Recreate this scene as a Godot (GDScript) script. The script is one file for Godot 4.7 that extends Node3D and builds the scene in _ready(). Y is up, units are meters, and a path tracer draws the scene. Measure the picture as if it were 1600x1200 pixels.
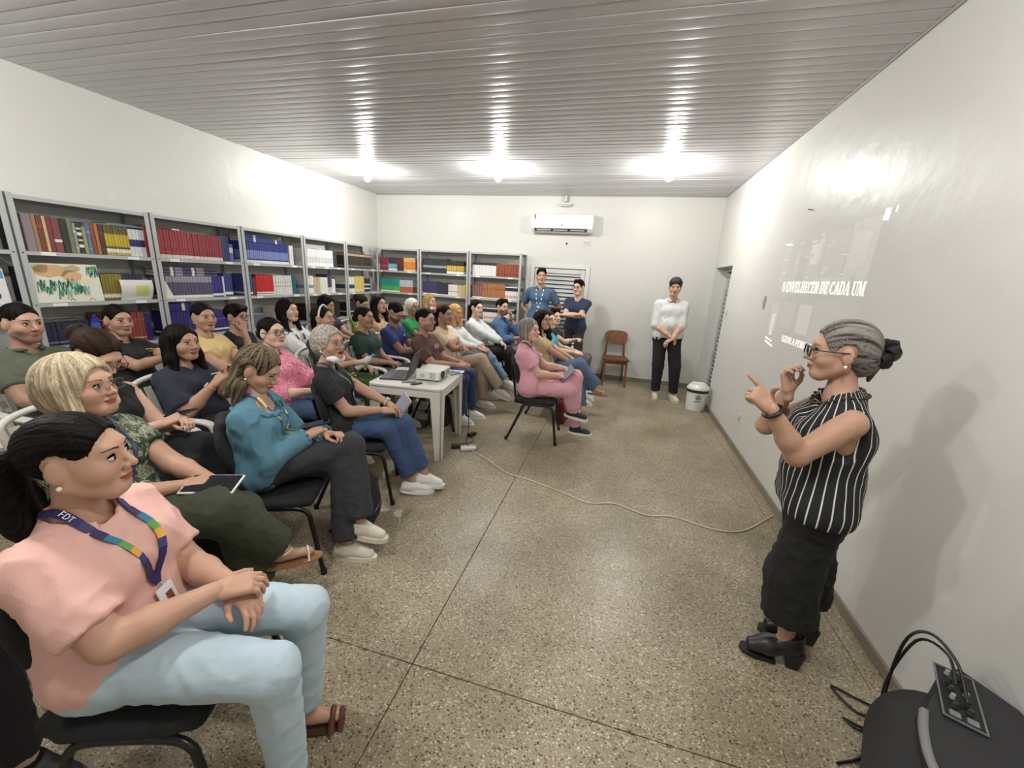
extends Node3D
# A lecture in a small library room: shell, shelves, books, seats, people, presenter.

const XR := 1.31      # wall_right face
const XL := -4.46     # wall_left face
const ZB := -6.88     # wall_back face
const ZF := 1.90      # wall behind the camera
const YC := 2.89      # ceiling height

var rng := RandomNumberGenerator.new()
var mats := {}

func _ready() -> void:
	rng.seed = 7
	setup_camera()
	setup_light()
	build_room()
	build_ceiling()
	build_lamps()
	build_shelves()
	build_books()
	build_wall_things()
	build_furniture()
	build_people()
	build_seats()
	build_floor_things()

func setup_camera() -> void:
	var cam := Camera3D.new()
	cam.name = "camera"
	add_child(cam)
	cam.fov = 87.78
	cam.near = 0.05
	cam.far = 60.0
	cam.transform = Transform3D(Basis(Vector3(0.963843, 0.055834, -0.260555), Vector3(-0.119936, 0.964058, -0.237083), Vector3(0.237953, 0.259761, 0.935897)), Vector3(0, 1.6, 0))
	cam.current = true

func setup_light() -> void:
	var we := WorldEnvironment.new()
	we.name = "environment"
	var e := Environment.new()
	e.background_mode = Environment.BG_COLOR
	e.background_color = Color(0, 0, 0)
	e.tonemap_mode = Environment.TONE_MAPPER_LINEAR
	e.tonemap_exposure = 1.0
	e.sdfgi_enabled = true
	e.ssao_enabled = true
	e.ssil_enabled = true
	we.environment = e
	add_child(we)

const LAMP_SPOTS := [Vector3(-3.5, YC, -5.2), Vector3(-1.65, YC, -5.2), Vector3(0.355, YC, -5.2), Vector3(-3.5, YC, -0.75), Vector3(-1.65, YC, -0.75), Vector3(0.355, YC, -0.75)]
const LAMP_ENERGY := 1.62

# ---------------------------------------------------------------- helpers: materials
func col(r: float, g: float, b: float) -> Color:   # 0..255 sRGB
	return Color(r / 255.0, g / 255.0, b / 255.0)

func mat(key: String, c: Color, rough := 0.6, metal := 0.0, spec := 0.5) -> StandardMaterial3D:
	if mats.has(key):
		return mats[key]
	var m := StandardMaterial3D.new()
	m.albedo_color = c
	m.roughness = rough
	m.metallic = metal
	m.metallic_specular = spec
	mats[key] = m
	return m

func cmat(c: Color, rough := 0.6, metal := 0.0) -> StandardMaterial3D:
	return mat("c%s_%.2f_%.2f" % [c.to_html(false), rough, metal], c, rough, metal)

func vmat(rough := 0.6) -> StandardMaterial3D:     # colours come from the mesh
	var k := "v%.2f" % rough
	if not mats.has(k):
		var m := StandardMaterial3D.new()
		m.vertex_color_use_as_albedo = true
		m.roughness = rough
		mats[k] = m
	return mats[k]

func noise_tex(seed_: int, freq: float, lo: Color, hi: Color, size := 256, oct := 4, kind := FastNoiseLite.TYPE_SIMPLEX_SMOOTH) -> ImageTexture:
	var n := FastNoiseLite.new()
	n.seed = seed_
	n.frequency = freq
	n.noise_type = kind
	n.fractal_octaves = oct
	var im := n.get_seamless_image(size, size)
	im.convert(Image.FORMAT_RGB8)
	var out := Image.create(size, size, false, Image.FORMAT_RGB8)
	for y in size:
		for x in size:
			out.set_pixel(x, y, lo.lerp(hi, im.get_pixel(x, y).r))
	return ImageTexture.create_from_image(out)

func bump(m: StandardMaterial3D, tex: Texture2D, cm: float) -> void:
	m.heightmap_enabled = true
	m.heightmap_texture = tex
	m.heightmap_scale = cm

# ---------------------------------------------------------------- helpers: nodes
func tag(o: Node3D, label: String, category: String, group := "") -> Node3D:
	o.set_meta("label", label)
	o.set_meta("category", category)
	if group != "":
		o.set_meta("group", group)
	return o

func thing(called: String, label: String, category: String, at := Vector3.ZERO, turn := 0.0, group := "") -> Node3D:
	var o := Node3D.new()
	o.name = called
	add_child(o, true)
	o.position = at
	o.rotation.y = turn
	return tag(o, label, category, group)

func put(called: String, mesh: Mesh, m: Material, parent: Node = self) -> MeshInstance3D:
	var o := MeshInstance3D.new()
	o.name = called
	o.mesh = mesh
	if m:
		o.material_override = m
	o.cast_shadow = GeometryInstance3D.SHADOW_CASTING_SETTING_ON
	parent.add_child(o, true)
	return o

func struct(called: String, mesh: Mesh, m: Material) -> MeshInstance3D:
	var o := put(called, mesh, m)
	o.set_meta("kind", "structure")
	return o

# ---------------------------------------------------------------- helpers: mesh builder
class MB:
	var v := PackedVector3Array()
	var n := PackedVector3Array()
	var c := PackedColorArray()
	var u := PackedVector2Array()
	var w := PackedVector2Array()
	var tint := Color.WHITE
	var two := false
	func tri(a: Vector3, b: Vector3, d: Vector3, na: Vector3, nb: Vector3, nd: Vector3, ua := Vector2.ZERO, ub := Vector2.ZERO, ud := Vector2.ZERO) -> void:
		if (b - a).cross(d - a).dot(na + nb + nd) > 0.0:
			v.append(a); v.append(d); v.append(b)
			n.append(na); n.append(nd); n.append(nb)
			u.append(ua); u.append(ud); u.append(ub)
		else:
			v.append(a); v.append(b); v.append(d)
			n.append(na); n.append(nb); n.append(nd)
			u.append(ua); u.append(ub); u.append(ud)
		for i in 3:
			c.append(tint)
	func quad(a: Vector3, b: Vector3, d: Vector3, e: Vector3, nn: Vector3, ua := Vector2(0, 0), ub := Vector2(1, 0), ud := Vector2(1, 1), ue := Vector2(0, 1)) -> void:
		tri(a, b, d, nn, nn, nn, ua, ub, ud)
		tri(a, d, e, nn, nn, nn, ua, ud, ue)
	func flat(pts: Array, out_from: Vector3) -> void:      # a flat convex polygon facing away from out_from
		var nn: Vector3 = (pts[1] - pts[0]).cross(pts[2] - pts[0]).normalized()
		var mid := Vector3.ZERO
		for p in pts:
			mid += p
		mid /= pts.size()
		if nn.dot(mid - out_from) < 0.0:
			nn = -nn
		for i in range(1, pts.size() - 1):
			tri(pts[0], pts[i], pts[i + 1], nn, nn, nn)
	func box(at: Vector3, size: Vector3, b := Basis(), bevel := 0.0) -> void:
		var h := size * 0.5
		var r := minf(bevel, minf(h.x, minf(h.y, h.z)) * 0.95)
		var ax := [b.x, b.y, b.z]
		for i in 3:
			for s in [-1.0, 1.0]:
				var j := (i + 1) % 3
				var k := (i + 2) % 3
				var o: Vector3 = at + ax[i] * h[i] * s
				var e: Vector3 = ax[j] * (h[j] - r)
				var f: Vector3 = ax[k] * (h[k] - r)
				quad(o - e - f, o + e - f, o + e + f, o - e + f, ax[i] * s)
		if r <= 0.0:
			return
		for i in 3:                      # edges
			var j := (i + 1) % 3
			var k := (i + 2) % 3
			var L: Vector3 = ax[i] * (h[i] - r)
			for s in [-1.0, 1.0]:
				for t in [-1.0, 1.0]:
					var p: Vector3 = at + ax[j] * s * h[j] + ax[k] * t * (h[k] - r)
					var q: Vector3 = at + ax[j] * s * (h[j] - r) + ax[k] * t * h[k]
					var nj: Vector3 = ax[j] * s
					var nk: Vector3 = ax[k] * t
					tri(p - L, p + L, q + L, nj, nj, nk)
					tri(p - L, q + L, q - L, nj, nk, nk)
		for s in [-1.0, 1.0]:
			for t in [-1.0, 1.0]:
				for w_ in [-1.0, 1.0]:
					var cx: Vector3 = at + ax[0] * s * h.x + ax[1] * t * (h.y - r) + ax[2] * w_ * (h.z - r)
					var cy: Vector3 = at + ax[0] * s * (h.x - r) + ax[1] * t * h.y + ax[2] * w_ * (h.z - r)
					var cz: Vector3 = at + ax[0] * s * (h.x - r) + ax[1] * t * (h.y - r) + ax[2] * w_ * h.z
					tri(cx, cy, cz, ax[0] * s, ax[1] * t, ax[2] * w_)
	func hexa(p: Array) -> void:      # eight corners: bottom ring 0..3, top ring 4..7
		var mid := Vector3.ZERO
		for q in p:
			mid += q / 8.0
		flat([p[0], p[1], p[2], p[3]], mid)
		flat([p[4], p[5], p[6], p[7]], mid)
		for i in 4:
			flat([p[i], p[(i + 1) % 4], p[4 + (i + 1) % 4], p[4 + i]], mid)
	func ring_frame(pts: PackedVector3Array, i: int) -> Basis:
		var t := (pts[mini(i + 1, pts.size() - 1)] - pts[maxi(i - 1, 0)]).normalized()
		var up := Vector3.UP if absf(t.y) < 0.95 else Vector3.RIGHT
		var x := up.cross(t).normalized()
		return Basis(x, t.cross(x).normalized(), t)
	func tube(path: Array, radius, sides := 8, caps := true) -> void:
		var pts := PackedVector3Array(path)
		var rings := []
		var norms := []
		var prev := Basis()
		for i in pts.size():
			var t := (pts[mini(i + 1, pts.size() - 1)] - pts[maxi(i - 1, 0)]).normalized()
			var x: Vector3
			if i == 0:
				x = ring_frame(pts, 0).x
			else:
				x = (prev.x - t * prev.x.dot(t)).normalized()
			prev = Basis(x, t.cross(x).normalized(), t)
			var r: float = radius if radius is float else radius[i]
			var ring := []
			var rn := []
			for k in sides:
				var a := TAU * k / sides
				var d := prev.x * cos(a) + prev.y * sin(a)
				ring.append(pts[i] + d * r)
				rn.append(d)
			rings.append(ring)
			norms.append(rn)
		for i in pts.size() - 1:
			for k in sides:
				var l := (k + 1) % sides
				tri(rings[i][k], rings[i][l], rings[i + 1][l], norms[i][k], norms[i][l], norms[i + 1][l])
				tri(rings[i][k], rings[i + 1][l], rings[i + 1][k], norms[i][k], norms[i + 1][l], norms[i + 1][k])
		if caps:
			flat(rings[0], pts[1])
			flat(rings[-1], pts[pts.size() - 2])
	func lathe(profile: Array, sides := 20, at := Vector3.ZERO, b := Basis()) -> void:   # Vector2(radius, height)
		for i in profile.size() - 1:
			var p: Vector2 = profile[i]
			var q: Vector2 = profile[i + 1]
			var d := q - p
			var s2 := Vector2(d.y, -d.x).normalized()
			for k in sides:
				var a0 := TAU * k / sides
				var a1 := TAU * (k + 1) / sides
				var e0 := b * Vector3(cos(a0), 0, sin(a0))
				var e1 := b * Vector3(cos(a1), 0, sin(a1))
				var n0 := e0 * s2.x + b.y * s2.y
				var n1 := e1 * s2.x + b.y * s2.y
				var A := at + e0 * p.x + b.y * p.y
				var B := at + e1 * p.x + b.y * p.y
				var C := at + e1 * q.x + b.y * q.y
				var D := at + e0 * q.x + b.y * q.y
				if p.x > 1e-6:
					tri(A, B, C, n0, n1, n1, Vector2(float(k) / sides, p.y), Vector2(float(k + 1) / sides, p.y), Vector2(float(k + 1) / sides, q.y))
				if q.x > 1e-6:
					tri(A, C, D, n0, n1, n0, Vector2(float(k) / sides, p.y), Vector2(float(k + 1) / sides, q.y), Vector2(float(k) / sides, q.y))
	func prism(poly: PackedVector2Array, depth: float, t: Transform3D) -> void:   # polygon in xy, extruded +-depth/2 in z
		var idx := Geometry2D.triangulate_polygon(poly)
		for s in [-1.0, 1.0]:
			for i in range(0, idx.size(), 3):
				var a: Vector3 = t * Vector3(poly[idx[i]].x, poly[idx[i]].y, depth * 0.5 * s)
				var b: Vector3 = t * Vector3(poly[idx[i + 1]].x, poly[idx[i + 1]].y, depth * 0.5 * s)
				var d: Vector3 = t * Vector3(poly[idx[i + 2]].x, poly[idx[i + 2]].y, depth * 0.5 * s)
				var nn: Vector3 = t.basis.z * s
				tri(a, b, d, nn, nn, nn, poly[idx[i]], poly[idx[i + 1]], poly[idx[i + 2]])
		var turn := 1.0 if Geometry2D.is_polygon_clockwise(poly) else -1.0
		for i in poly.size():
			var p := poly[i]
			var q := poly[(i + 1) % poly.size()]
			var e := (q - p).normalized()
			var nn: Vector3 = t.basis * Vector3(-e.y, e.x, 0) * turn
			quad(t * Vector3(p.x, p.y, -depth * 0.5), t * Vector3(q.x, q.y, -depth * 0.5), t * Vector3(q.x, q.y, depth * 0.5), t * Vector3(p.x, p.y, depth * 0.5), nn)
	func grid(f: Callable, nu: int, nv: int) -> void:        # smooth sheet p = f(u, v), u and v in 0..1
		var pts := []
		for j in nv + 1:
			var row := []
			for i in nu + 1:
				row.append(f.call(float(i) / nu, float(j) / nv))
			pts.append(row)
		var nor := []
		for j in nv + 1:
			var row := []
			for i in nu + 1:
				var du: Vector3 = pts[j][mini(i + 1, nu)] - pts[j][maxi(i - 1, 0)]
				var dv: Vector3 = pts[mini(j + 1, nv)][i] - pts[maxi(j - 1, 0)][i]
				row.append(du.cross(dv).normalized())
			nor.append(row)
		for j in nv:
			for i in nu:
				var u0 := Vector2(float(i) / nu, float(j) / nv)
				var u1 := Vector2(float(i + 1) / nu, float(j + 1) / nv)
				tri(pts[j][i], pts[j][i + 1], pts[j + 1][i + 1], nor[j][i], nor[j][i + 1], nor[j + 1][i + 1], u0, Vector2(u1.x, u0.y), u1)
				tri(pts[j][i], pts[j + 1][i + 1], pts[j + 1][i], nor[j][i], nor[j + 1][i + 1], nor[j + 1][i], u0, u1, Vector2(u0.x, u1.y))
	func done(second := false) -> ArrayMesh:
		var a := []
		a.resize(Mesh.ARRAY_MAX)
		a[Mesh.ARRAY_VERTEX] = v
		a[Mesh.ARRAY_NORMAL] = n
		a[Mesh.ARRAY_COLOR] = c
		a[Mesh.ARRAY_TEX_UV] = u
		if second:
			a[Mesh.ARRAY_TEX_UV2] = w
		var m := ArrayMesh.new()
		m.add_surface_from_arrays(Mesh.PRIMITIVE_TRIANGLES, a)
		return m

func lin(c: Color) -> Color:
	return c.srgb_to_linear()

func box_mesh(at: Vector3, size: Vector3, bevel := 0.0, b := Basis()) -> ArrayMesh:
	var q := MB.new()
	q.box(at, size, b, bevel)
	return q.done()

func span_mesh(lo: Vector3, hi: Vector3, bevel := 0.0) -> ArrayMesh:
	return box_mesh((lo + hi) * 0.5, hi - lo, bevel)

func smooth_path(p: Array, steps := 6) -> Array:        # Catmull-Rom through the points
	var out := []
	for i in p.size() - 1:
		var a: Vector3 = p[maxi(i - 1, 0)]
		var b: Vector3 = p[i]
		var c: Vector3 = p[i + 1]
		var d: Vector3 = p[mini(i + 2, p.size() - 1)]
		for s in steps:
			out.append(b.cubic_interpolate(c, a, d, float(s) / steps))
	out.append(p[-1])
	return out

# ---------------------------------------------------------------- the room
func wall_material() -> StandardMaterial3D:
	var m := mat("wall", col(209, 207, 202), 0.38, 0.0, 0.32)
	if not m.heightmap_enabled:
		bump(m, noise_tex(3, 0.012, Color.BLACK, Color.WHITE, 256, 5), 0.35)
		m.uv1_triplanar = true
		m.uv1_world_triplanar = true
		m.uv1_scale = Vector3(0.9, 0.9, 0.9)
	return m

func terrazzo_material() -> StandardMaterial3D:
	if mats.has("terrazzo"):
		return mats.terrazzo
	var m := StandardMaterial3D.new()
	var S := 1024
	var im := Image.create(S, S, false, Image.FORMAT_RGB8)
	im.fill(col(164, 152, 130))
	var r := RandomNumberGenerator.new()
	r.seed = 11
	var chips := [col(200, 188, 162), col(214, 204, 180), col(92, 80, 66), col(156, 136, 106), col(122, 112, 98), col(70, 62, 54), col(224, 216, 198), col(174, 158, 130), col(136, 112, 88), col(184, 174, 154)]
	for i in 52000:
		var s := 1 + int(pow(r.randf(), 2.0) * 5.0)
		var c: Color = chips[r.randi() % chips.size()]
		var x := r.randi() % S
		var y := r.randi() % S
		im.fill_rect(Rect2i(x, y, s, s), c)
		if s > 2:
			im.fill_rect(Rect2i(x - 1, y + 1, s + 2, s - 2), c)
	m.albedo_texture = ImageTexture.create_from_image(im)
	# worn and greasy patches of the trodden floor
	var big := noise_tex(5, 0.011, col(196, 192, 182), col(255, 255, 255), 512, 5)
	m.detail_enabled = true
	m.detail_blend_mode = BaseMaterial3D.BLEND_MODE_MUL
	m.detail_albedo = big
	m.detail_uv_layer = BaseMaterial3D.DETAIL_UV_2
	m.roughness_texture = noise_tex(6, 0.02, Color(0.75, 0.75, 0.75), Color(1, 1, 1), 256, 4)
	m.roughness = 0.42
	bump(m, noise_tex(8, 0.05, Color.BLACK, Color.WHITE, 256, 4), 0.08)
	mats["terrazzo"] = m
	return m

func slab(x0: float, x1: float, z0: float, z1: float) -> ArrayMesh:
	var q := MB.new()
	var g := 0.0028
	q.box(Vector3((x0 + x1) * 0.5, -0.05, (z0 + z1) * 0.5), Vector3(x1 - x0 - g, 0.1, z1 - z0 - g), Basis(), 0.0025)
	for p in q.v:
		q.w.append(Vector2(p.x, p.z) / 5.3)
	for i in q.v.size():
		q.u[i] = Vector2(q.v[i].x, q.v[i].z) / 1.25
	return q.done(true)

func build_room() -> void:
	var wm := wall_material()
	# floor slabs between thin sunk joints
	var fl := struct("floor", span_mesh(Vector3(XL - 0.2, -0.25, ZB - 0.2), Vector3(XR + 0.2, -0.012, ZF + 0.2)), cmat(col(58, 50, 42), 0.9))
	var xs := [XL - 0.1, -4.45, -2.56, -0.665, 1.215, XR + 0.1]
	var zs := [ZB - 0.1, -4.94, -3.09, -1.188, 0.71, ZF + 0.1]
	for i in xs.size() - 1:
		for j in zs.size() - 1:
			if xs[i + 1] - xs[i] > 0.05:
				put("slab", slab(xs[i], xs[i + 1], zs[j], zs[j + 1]), terrazzo_material(), fl)
	var t := 0.2
	struct("wall_left", span_mesh(Vector3(XL - t, 0, ZB - t), Vector3(XL, YC + 0.1, ZF + t)), wm)
	struct("wall_front", span_mesh(Vector3(XL, 0, ZF), Vector3(XR, YC + 0.1, ZF + t)), wm)
	# back wall with a door opening
	var q := MB.new()
	var d0 := -1.50
	var d1 := -0.58
	var dt := 1.80
	for b in [[XL, d0, 0.0, YC + 0.1], [d1, XR, 0.0, YC + 0.1], [d0, d1, dt, YC + 0.1]]:
		q.box(Vector3((b[0] + b[1]) * 0.5, (b[2] + b[3]) * 0.5, ZB - t * 0.5), Vector3(b[1] - b[0], b[3] - b[2], t))
	q.box(Vector3((d0 + d1) * 0.5, dt * 0.5, ZB - t - 0.01), Vector3(d1 - d0 + 0.2, dt + 0.2, 0.02))
	struct("wall_back", q.done(), wm)
	# right wall with a recessed door opening in its far end
	q = MB.new()
	var r0 := -6.76
	var r1 := -5.80
	var rt := 1.89
	for b in [[ZB, r0, 0.0, YC + 0.1], [r1, ZF, 0.0, YC + 0.1], [r0, r1, rt, YC + 0.1]]:
		q.box(Vector3(XR + t * 0.5, (b[2] + b[3]) * 0.5, (b[0] + b[1]) * 0.5), Vector3(t, b[3] - b[2], b[1] - b[0]))
	q.box(Vector3(XR + t + 0.01, rt * 0.5, (r0 + r1) * 0.5), Vector3(0.02, rt + 0.2, r1 - r0 + 0.2))
	struct("wall_right", q.done(), wm)
	# skirtings of the same ground stone
	var sk := mat("skirting", col(126, 116, 101), 0.5)
	for b in [["baseboard_back", Vector3(-0.56, 0, ZB), Vector3(XR, 0.066, ZB + 0.014)], ["baseboard_right", Vector3(XR - 0.014, 0, r1), Vector3(XR, 0.058, ZF)],
			["baseboard_left", Vector3(XL, 0, ZB), Vector3(XL + 0.014, 0.062, ZF)], ["baseboard_corner", Vector3(XR - 0.014, 0, ZB), Vector3(XR, 0.058, r0)]]:
		struct(b[0], span_mesh(b[1], b[2], 0.004), sk)
	# back door: aluminium frame and louvres
	var alu := mat("aluminium", col(204, 205, 204), 0.34, 0.25)
	var white_alu := mat("white_aluminium", col(214, 214, 210), 0.4, 0.1)
	var dr := struct("door_1", span_mesh(Vector3(d0, 0, ZB - 0.06), Vector3(d1, dt, ZB - 0.05)), cmat(col(70, 72, 72), 0.7))
	for b in [[d0 - 0.035, d0 + 0.035, 0.0, dt + 0.035], [d1 - 0.035, d1 + 0.035, 0.0, dt + 0.035], [d0 + 0.035, d1 - 0.035, dt - 0.03, dt + 0.035]]:
		put("door_frame", span_mesh(Vector3(b[0], b[2], ZB - 0.02), Vector3(b[1], b[3], ZB + 0.025), 0.006), white_alu, dr)
	for b in [[d0 + 0.04, d0 + 0.11, 0.01, dt - 0.035], [d1 - 0.11, d1 - 0.04, 0.01, dt - 0.035], [d0 + 0.11, d1 - 0.11, dt - 0.11, dt - 0.035], [d0 + 0.11, d1 - 0.11, 0.01, 0.12]]:
		put("leaf_rail", span_mesh(Vector3(b[0], b[2], ZB - 0.04), Vector3(b[1], b[3], ZB), 0.005), alu, dr)
	var lou := box_mesh(Vector3.ZERO, Vector3(d1 - d0 - 0.22, 0.060, 0.006), 0.0, Basis(Vector3.RIGHT, -0.6))
	var y := 0.16
	while y < dt - 0.12:
		put("louvre", lou, alu, dr).position = Vector3((d0 + d1) * 0.5, y, ZB - 0.022)
		y += 0.066
	# right door: white reveal, grey louvred leaf set back in it
	var d2 := struct("door_2", span_mesh(Vector3(XR + 0.188, 0, r0), Vector3(XR + 0.198, rt, r1)), cmat(col(78, 76, 72), 0.7))
	for b in [[r0, r0 + 0.05, 0.0, rt], [r1 - 0.05, r1, 0.0, rt], [r0 + 0.05, r1 - 0.05, rt - 0.05, rt]]:
		put("door_frame", span_mesh(Vector3(XR + 0.15, b[2], b[0]), Vector3(XR + 0.186, b[3], b[1]), 0.004), alu, d2)
	lou = box_mesh(Vector3.ZERO, Vector3(0.006, 0.058, r1 - r0 - 0.1), 0.0, Basis(Vector3.BACK, 0.5))
	y = 0.05
	while y < rt - 0.06:
		put("louvre", lou, alu, d2).position = Vector3(XR + 0.166, y, (r0 + r1) * 0.5)
		y += 0.062
	var hd := put("lock", box_mesh(Vector3(XR + 0.14, 0.98, r1 - 0.12), Vector3(0.03, 0.16, 0.035), 0.004), cmat(col(150, 150, 146), 0.35, 0.8), d2)
	put("handle", box_mesh(Vector3(XR + 0.118, 1.0, r1 - 0.12), Vector3(0.018, 0.02, 0.11), 0.006), cmat(col(160, 160, 156), 0.3, 0.8), hd)

func build_ceiling() -> void:
	var base := struct("ceiling", span_mesh(Vector3(XL - 0.1, YC + 0.03, ZB - 0.1), Vector3(XR + 0.1, YC + 0.2, ZF + 0.1)), cmat(col(150, 148, 146), 0.8))
	# strips of glossy plastic lining, a little crowned, each with a tongue sunk beside it
	var pitch := 0.0945
	var pr := [Vector2(-0.0472, 0.007), Vector2(-0.0455, 0.0068), Vector2(-0.0445, 0.0022), Vector2(-0.042, 0.0004), Vector2(-0.02, -0.0006), Vector2(0.0, -0.0009), Vector2(0.02, -0.0006), Vector2(0.0425, 0.0004), Vector2(0.0448, 0.0024), Vector2(0.0458, 0.007), Vector2(0.0473, 0.007)]
	var variants := []
	for k in 4:
		var q := MB.new()
		var nseg := 8
		var f := func(a: float, b: float) -> Vector3:
			var i := b * (pr.size() - 1)
			var p: Vector2 = pr[mini(int(i), pr.size() - 2)].lerp(pr[mini(int(i), pr.size() - 2) + 1], i - mini(int(i), pr.size() - 2))
			var x := lerpf(XL - 0.02, XR + 0.02, a)
			return Vector3(x, p.y + 0.0016 * sin(x * (1.1 + 0.23 * k) + k * 1.7), p.x)
		q.grid(f, nseg, pr.size() - 1)
		for i in q.n.size():
			if q.n[i].y > 0.0:
				q.n[i] = -q.n[i]
		variants.append(q.done())
	var pm := mat("pvc", col(197, 195, 197), 0.24, 0.0, 0.5)
	bump(pm, noise_tex(21, 0.03, Color.BLACK, Color.WHITE, 128, 3), 0.05)
	pm.uv1_triplanar = true
	pm.uv1_world_triplanar = true
	pm.uv1_scale = Vector3(1.2, 1.2, 3.0)
	var z := ZB + pitch * 0.5
	var i := 0
	while z < ZF:
		var o := put("plastic_strip", variants[(i * 7) % 4], pm, base)
		o.position = Vector3(0, YC + rng.randf_range(-0.0006, 0.0006), z)
		o.rotation.x = rng.randf_range(-0.006, 0.006)
		z += pitch
		i += 1
	struct("trim_1", span_mesh(Vector3(XL, YC - 0.012, ZB), Vector3(XR, YC + 0.012, ZB + 0.012), 0.003), cmat(col(160, 158, 156), 0.35))
	struct("trim_2", span_mesh(Vector3(XR - 0.012, YC - 0.010, ZB), Vector3(XR, YC + 0.014, ZF), 0.003), cmat(col(160, 158, 156), 0.35))

func build_lamps() -> void:
	var spots := ["above the corner of the shelves", "left of the air conditioner", "nearest the standing white shirt", "above the drawing shelf", "above the pink tee woman", "above the photographer"]
	for i in LAMP_SPOTS.size():
		var t := thing("ceiling_lamp", "bare white bulb on the ceiling " + spots[i], "lamp", LAMP_SPOTS[i], 0.0, "bare ceiling bulbs")
		var q := MB.new()
		q.lathe([Vector2(0.0, 0.0), Vector2(0.052, 0.0), Vector2(0.052, -0.010), Vector2(0.044, -0.018), Vector2(0.026, -0.024), Vector2(0.022, -0.05), Vector2(0.0, -0.052)], 20)
		put("lamp_holder", q.done(), mat("lamp_white", col(225, 225, 222), 0.4), t)
		q = MB.new()
		var pr := []
		for k in 13:
			var a := PI * k / 12.0
			var r := 0.047 * sin(a)
			var yy := -0.115 - 0.052 * -cos(a) - 0.0
			if k < 4:
				r = maxf(r, 0.02 + 0.004 * k)
			pr.append(Vector2(r if k < 12 else 0.0, yy))
		pr.reverse()
		q.lathe(pr, 20)
		var bm := mat("bulb", Color(1, 1, 1), 0.4)
		bm.emission_enabled = true
		bm.emission = Color(1.0, 0.985, 0.95)
		bm.emission_energy_multiplier = 6.0
		put("bulb", q.done(), bm, t)
		var l := OmniLight3D.new()
		l.name = "bulb_light"
		l.light_color = Color(0.985, 0.985, 0.965)
		l.light_energy = LAMP_ENERGY
		l.light_size = 0.045
		l.omni_range = 14.0
		l.omni_attenuation = 2.0
		l.shadow_enabled = true
		l.position = Vector3(0, -0.115, 0)
		t.add_child(l)

# ---------------------------------------------------------------- steel shelving
const SHELF_Y := [0.10, 0.47, 0.845, 1.215, 1.583]
const LEFT_RUN := [-1.05, -1.93, -2.81, -3.71, -4.62, -5.47, -6.33]
const BACK_RUN := [-4.36, -3.43, -2.52, -1.61]
const SHELF_DEPTH := 0.34

func shelf_unit(w: float, label: String, at: Vector3, turn: float, bolted := false) -> void:
	# local: x along the shelf 0..w, front at z = 0, back at z = -SHELF_DEPTH
	var t := thing("steel_bookshelf", label, "bookshelf", at, turn, "grey steel bookshelves along the walls")
	var gm := mat("steel_paint", col(176, 178, 177), 0.42, 0.05)
	var bm := mat("steel_back", col(206, 208, 204), 0.5, 0.0)
	var H := 1.965
	for sx in [0, 1]:
		for sz in [0, 1]:
			var q := MB.new()
			var x: float = 0.004 if sx == 0 else w - 0.004
			var dx: float = 1.0 if sx == 0 else -1.0
			var z: float = 0.0 if sz == 0 else -SHELF_DEPTH
			var dz: float = -1.0 if sz == 0 else 1.0
			q.box(Vector3(x + dx * 0.018, H * 0.5, z + dz * 0.0011), Vector3(0.036, H, 0.0022))
			q.box(Vector3(x + dx * 0.0011, H * 0.5, z + dz * 0.018), Vector3(0.0022, H, 0.036))
			var p := put("post", q.done(), gm, t)
			if sz == 0 and bolted:
				for y in [1.583, 1.215]:
					q = MB.new()
					q.lathe([Vector2(0.0, 0.0035), Vector2(0.004, 0.003), Vector2(0.0055, 0.0)], 6, Vector3(x + dx * 0.02, y - 0.012, 0.0), Basis(Vector3.RIGHT, PI / 2))
					put("bolt", q.done(), cmat(col(60, 60, 58), 0.5, 0.5), p)
	for y in SHELF_Y + [1.955]:
		var q := MB.new()
		q.box(Vector3(w * 0.5, y - 0.001, -SHELF_DEPTH * 0.5), Vector3(w - 0.012, 0.0025, SHELF_DEPTH - 0.006))
		q.box(Vector3(w * 0.5, y - 0.014, -0.004), Vector3(w - 0.012, 0.028, 0.0025), Basis(), 0.001)
		q.box(Vector3(w * 0.5, y - 0.014, -SHELF_DEPTH + 0.006), Vector3(w - 0.012, 0.028, 0.0025))
		put("shelf_board", q.done(), gm, t)
	put("back_sheet", box_mesh(Vector3(w * 0.5, 1.0, -SHELF_DEPTH + 0.002), Vector3(w - 0.01, 1.9, 0.0015)), bm, t)
	# paper shelf marks stuck on the front lips
	for y in [1.583, 1.215]:
		var n := 2 + int(w * 7.0) % 2
		for k in n:
			put("shelf_mark", box_mesh(Vector3(w * (0.18 + 0.62 * k / maxf(1, n - 1)), y - 0.014, -0.0016), Vector3(0.085, 0.024, 0.0008)), cmat(col(232, 232, 230), 0.6), t)

func build_shelves() -> void:
	var names := ["steel bookshelf cut off by the left edge of the photo", "steel bookshelf holding old mixed books above the leaning drawing", "steel bookshelf with the long red set on top", "steel bookshelf with the blue set on top", "steel bookshelf with the white set on top", "steel bookshelf with dark green books in the room corner"]
	for i in 6:
		shelf_unit(LEFT_RUN[i] - LEFT_RUN[i + 1], names[i], Vector3(XL + 0.02 + SHELF_DEPTH, 0, LEFT_RUN[i]), PI / 2, i < 4)
	names = ["back wall steel bookshelf with orange and teal books", "back wall steel bookshelf with black and yellow sets", "back wall steel bookshelf next to the louvred door"]
	for i in 3:
		shelf_unit(BACK_RUN[i + 1] - BACK_RUN[i], names[i], Vector3(BACK_RUN[i], 0, ZB + 0.02 + SHELF_DEPTH), 0.0)

# ---------------------------------------------------------------- books
var book_meshes := {}
var small_books: MB = null      # past the first three hundred: the farthest, smallest volumes

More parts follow.
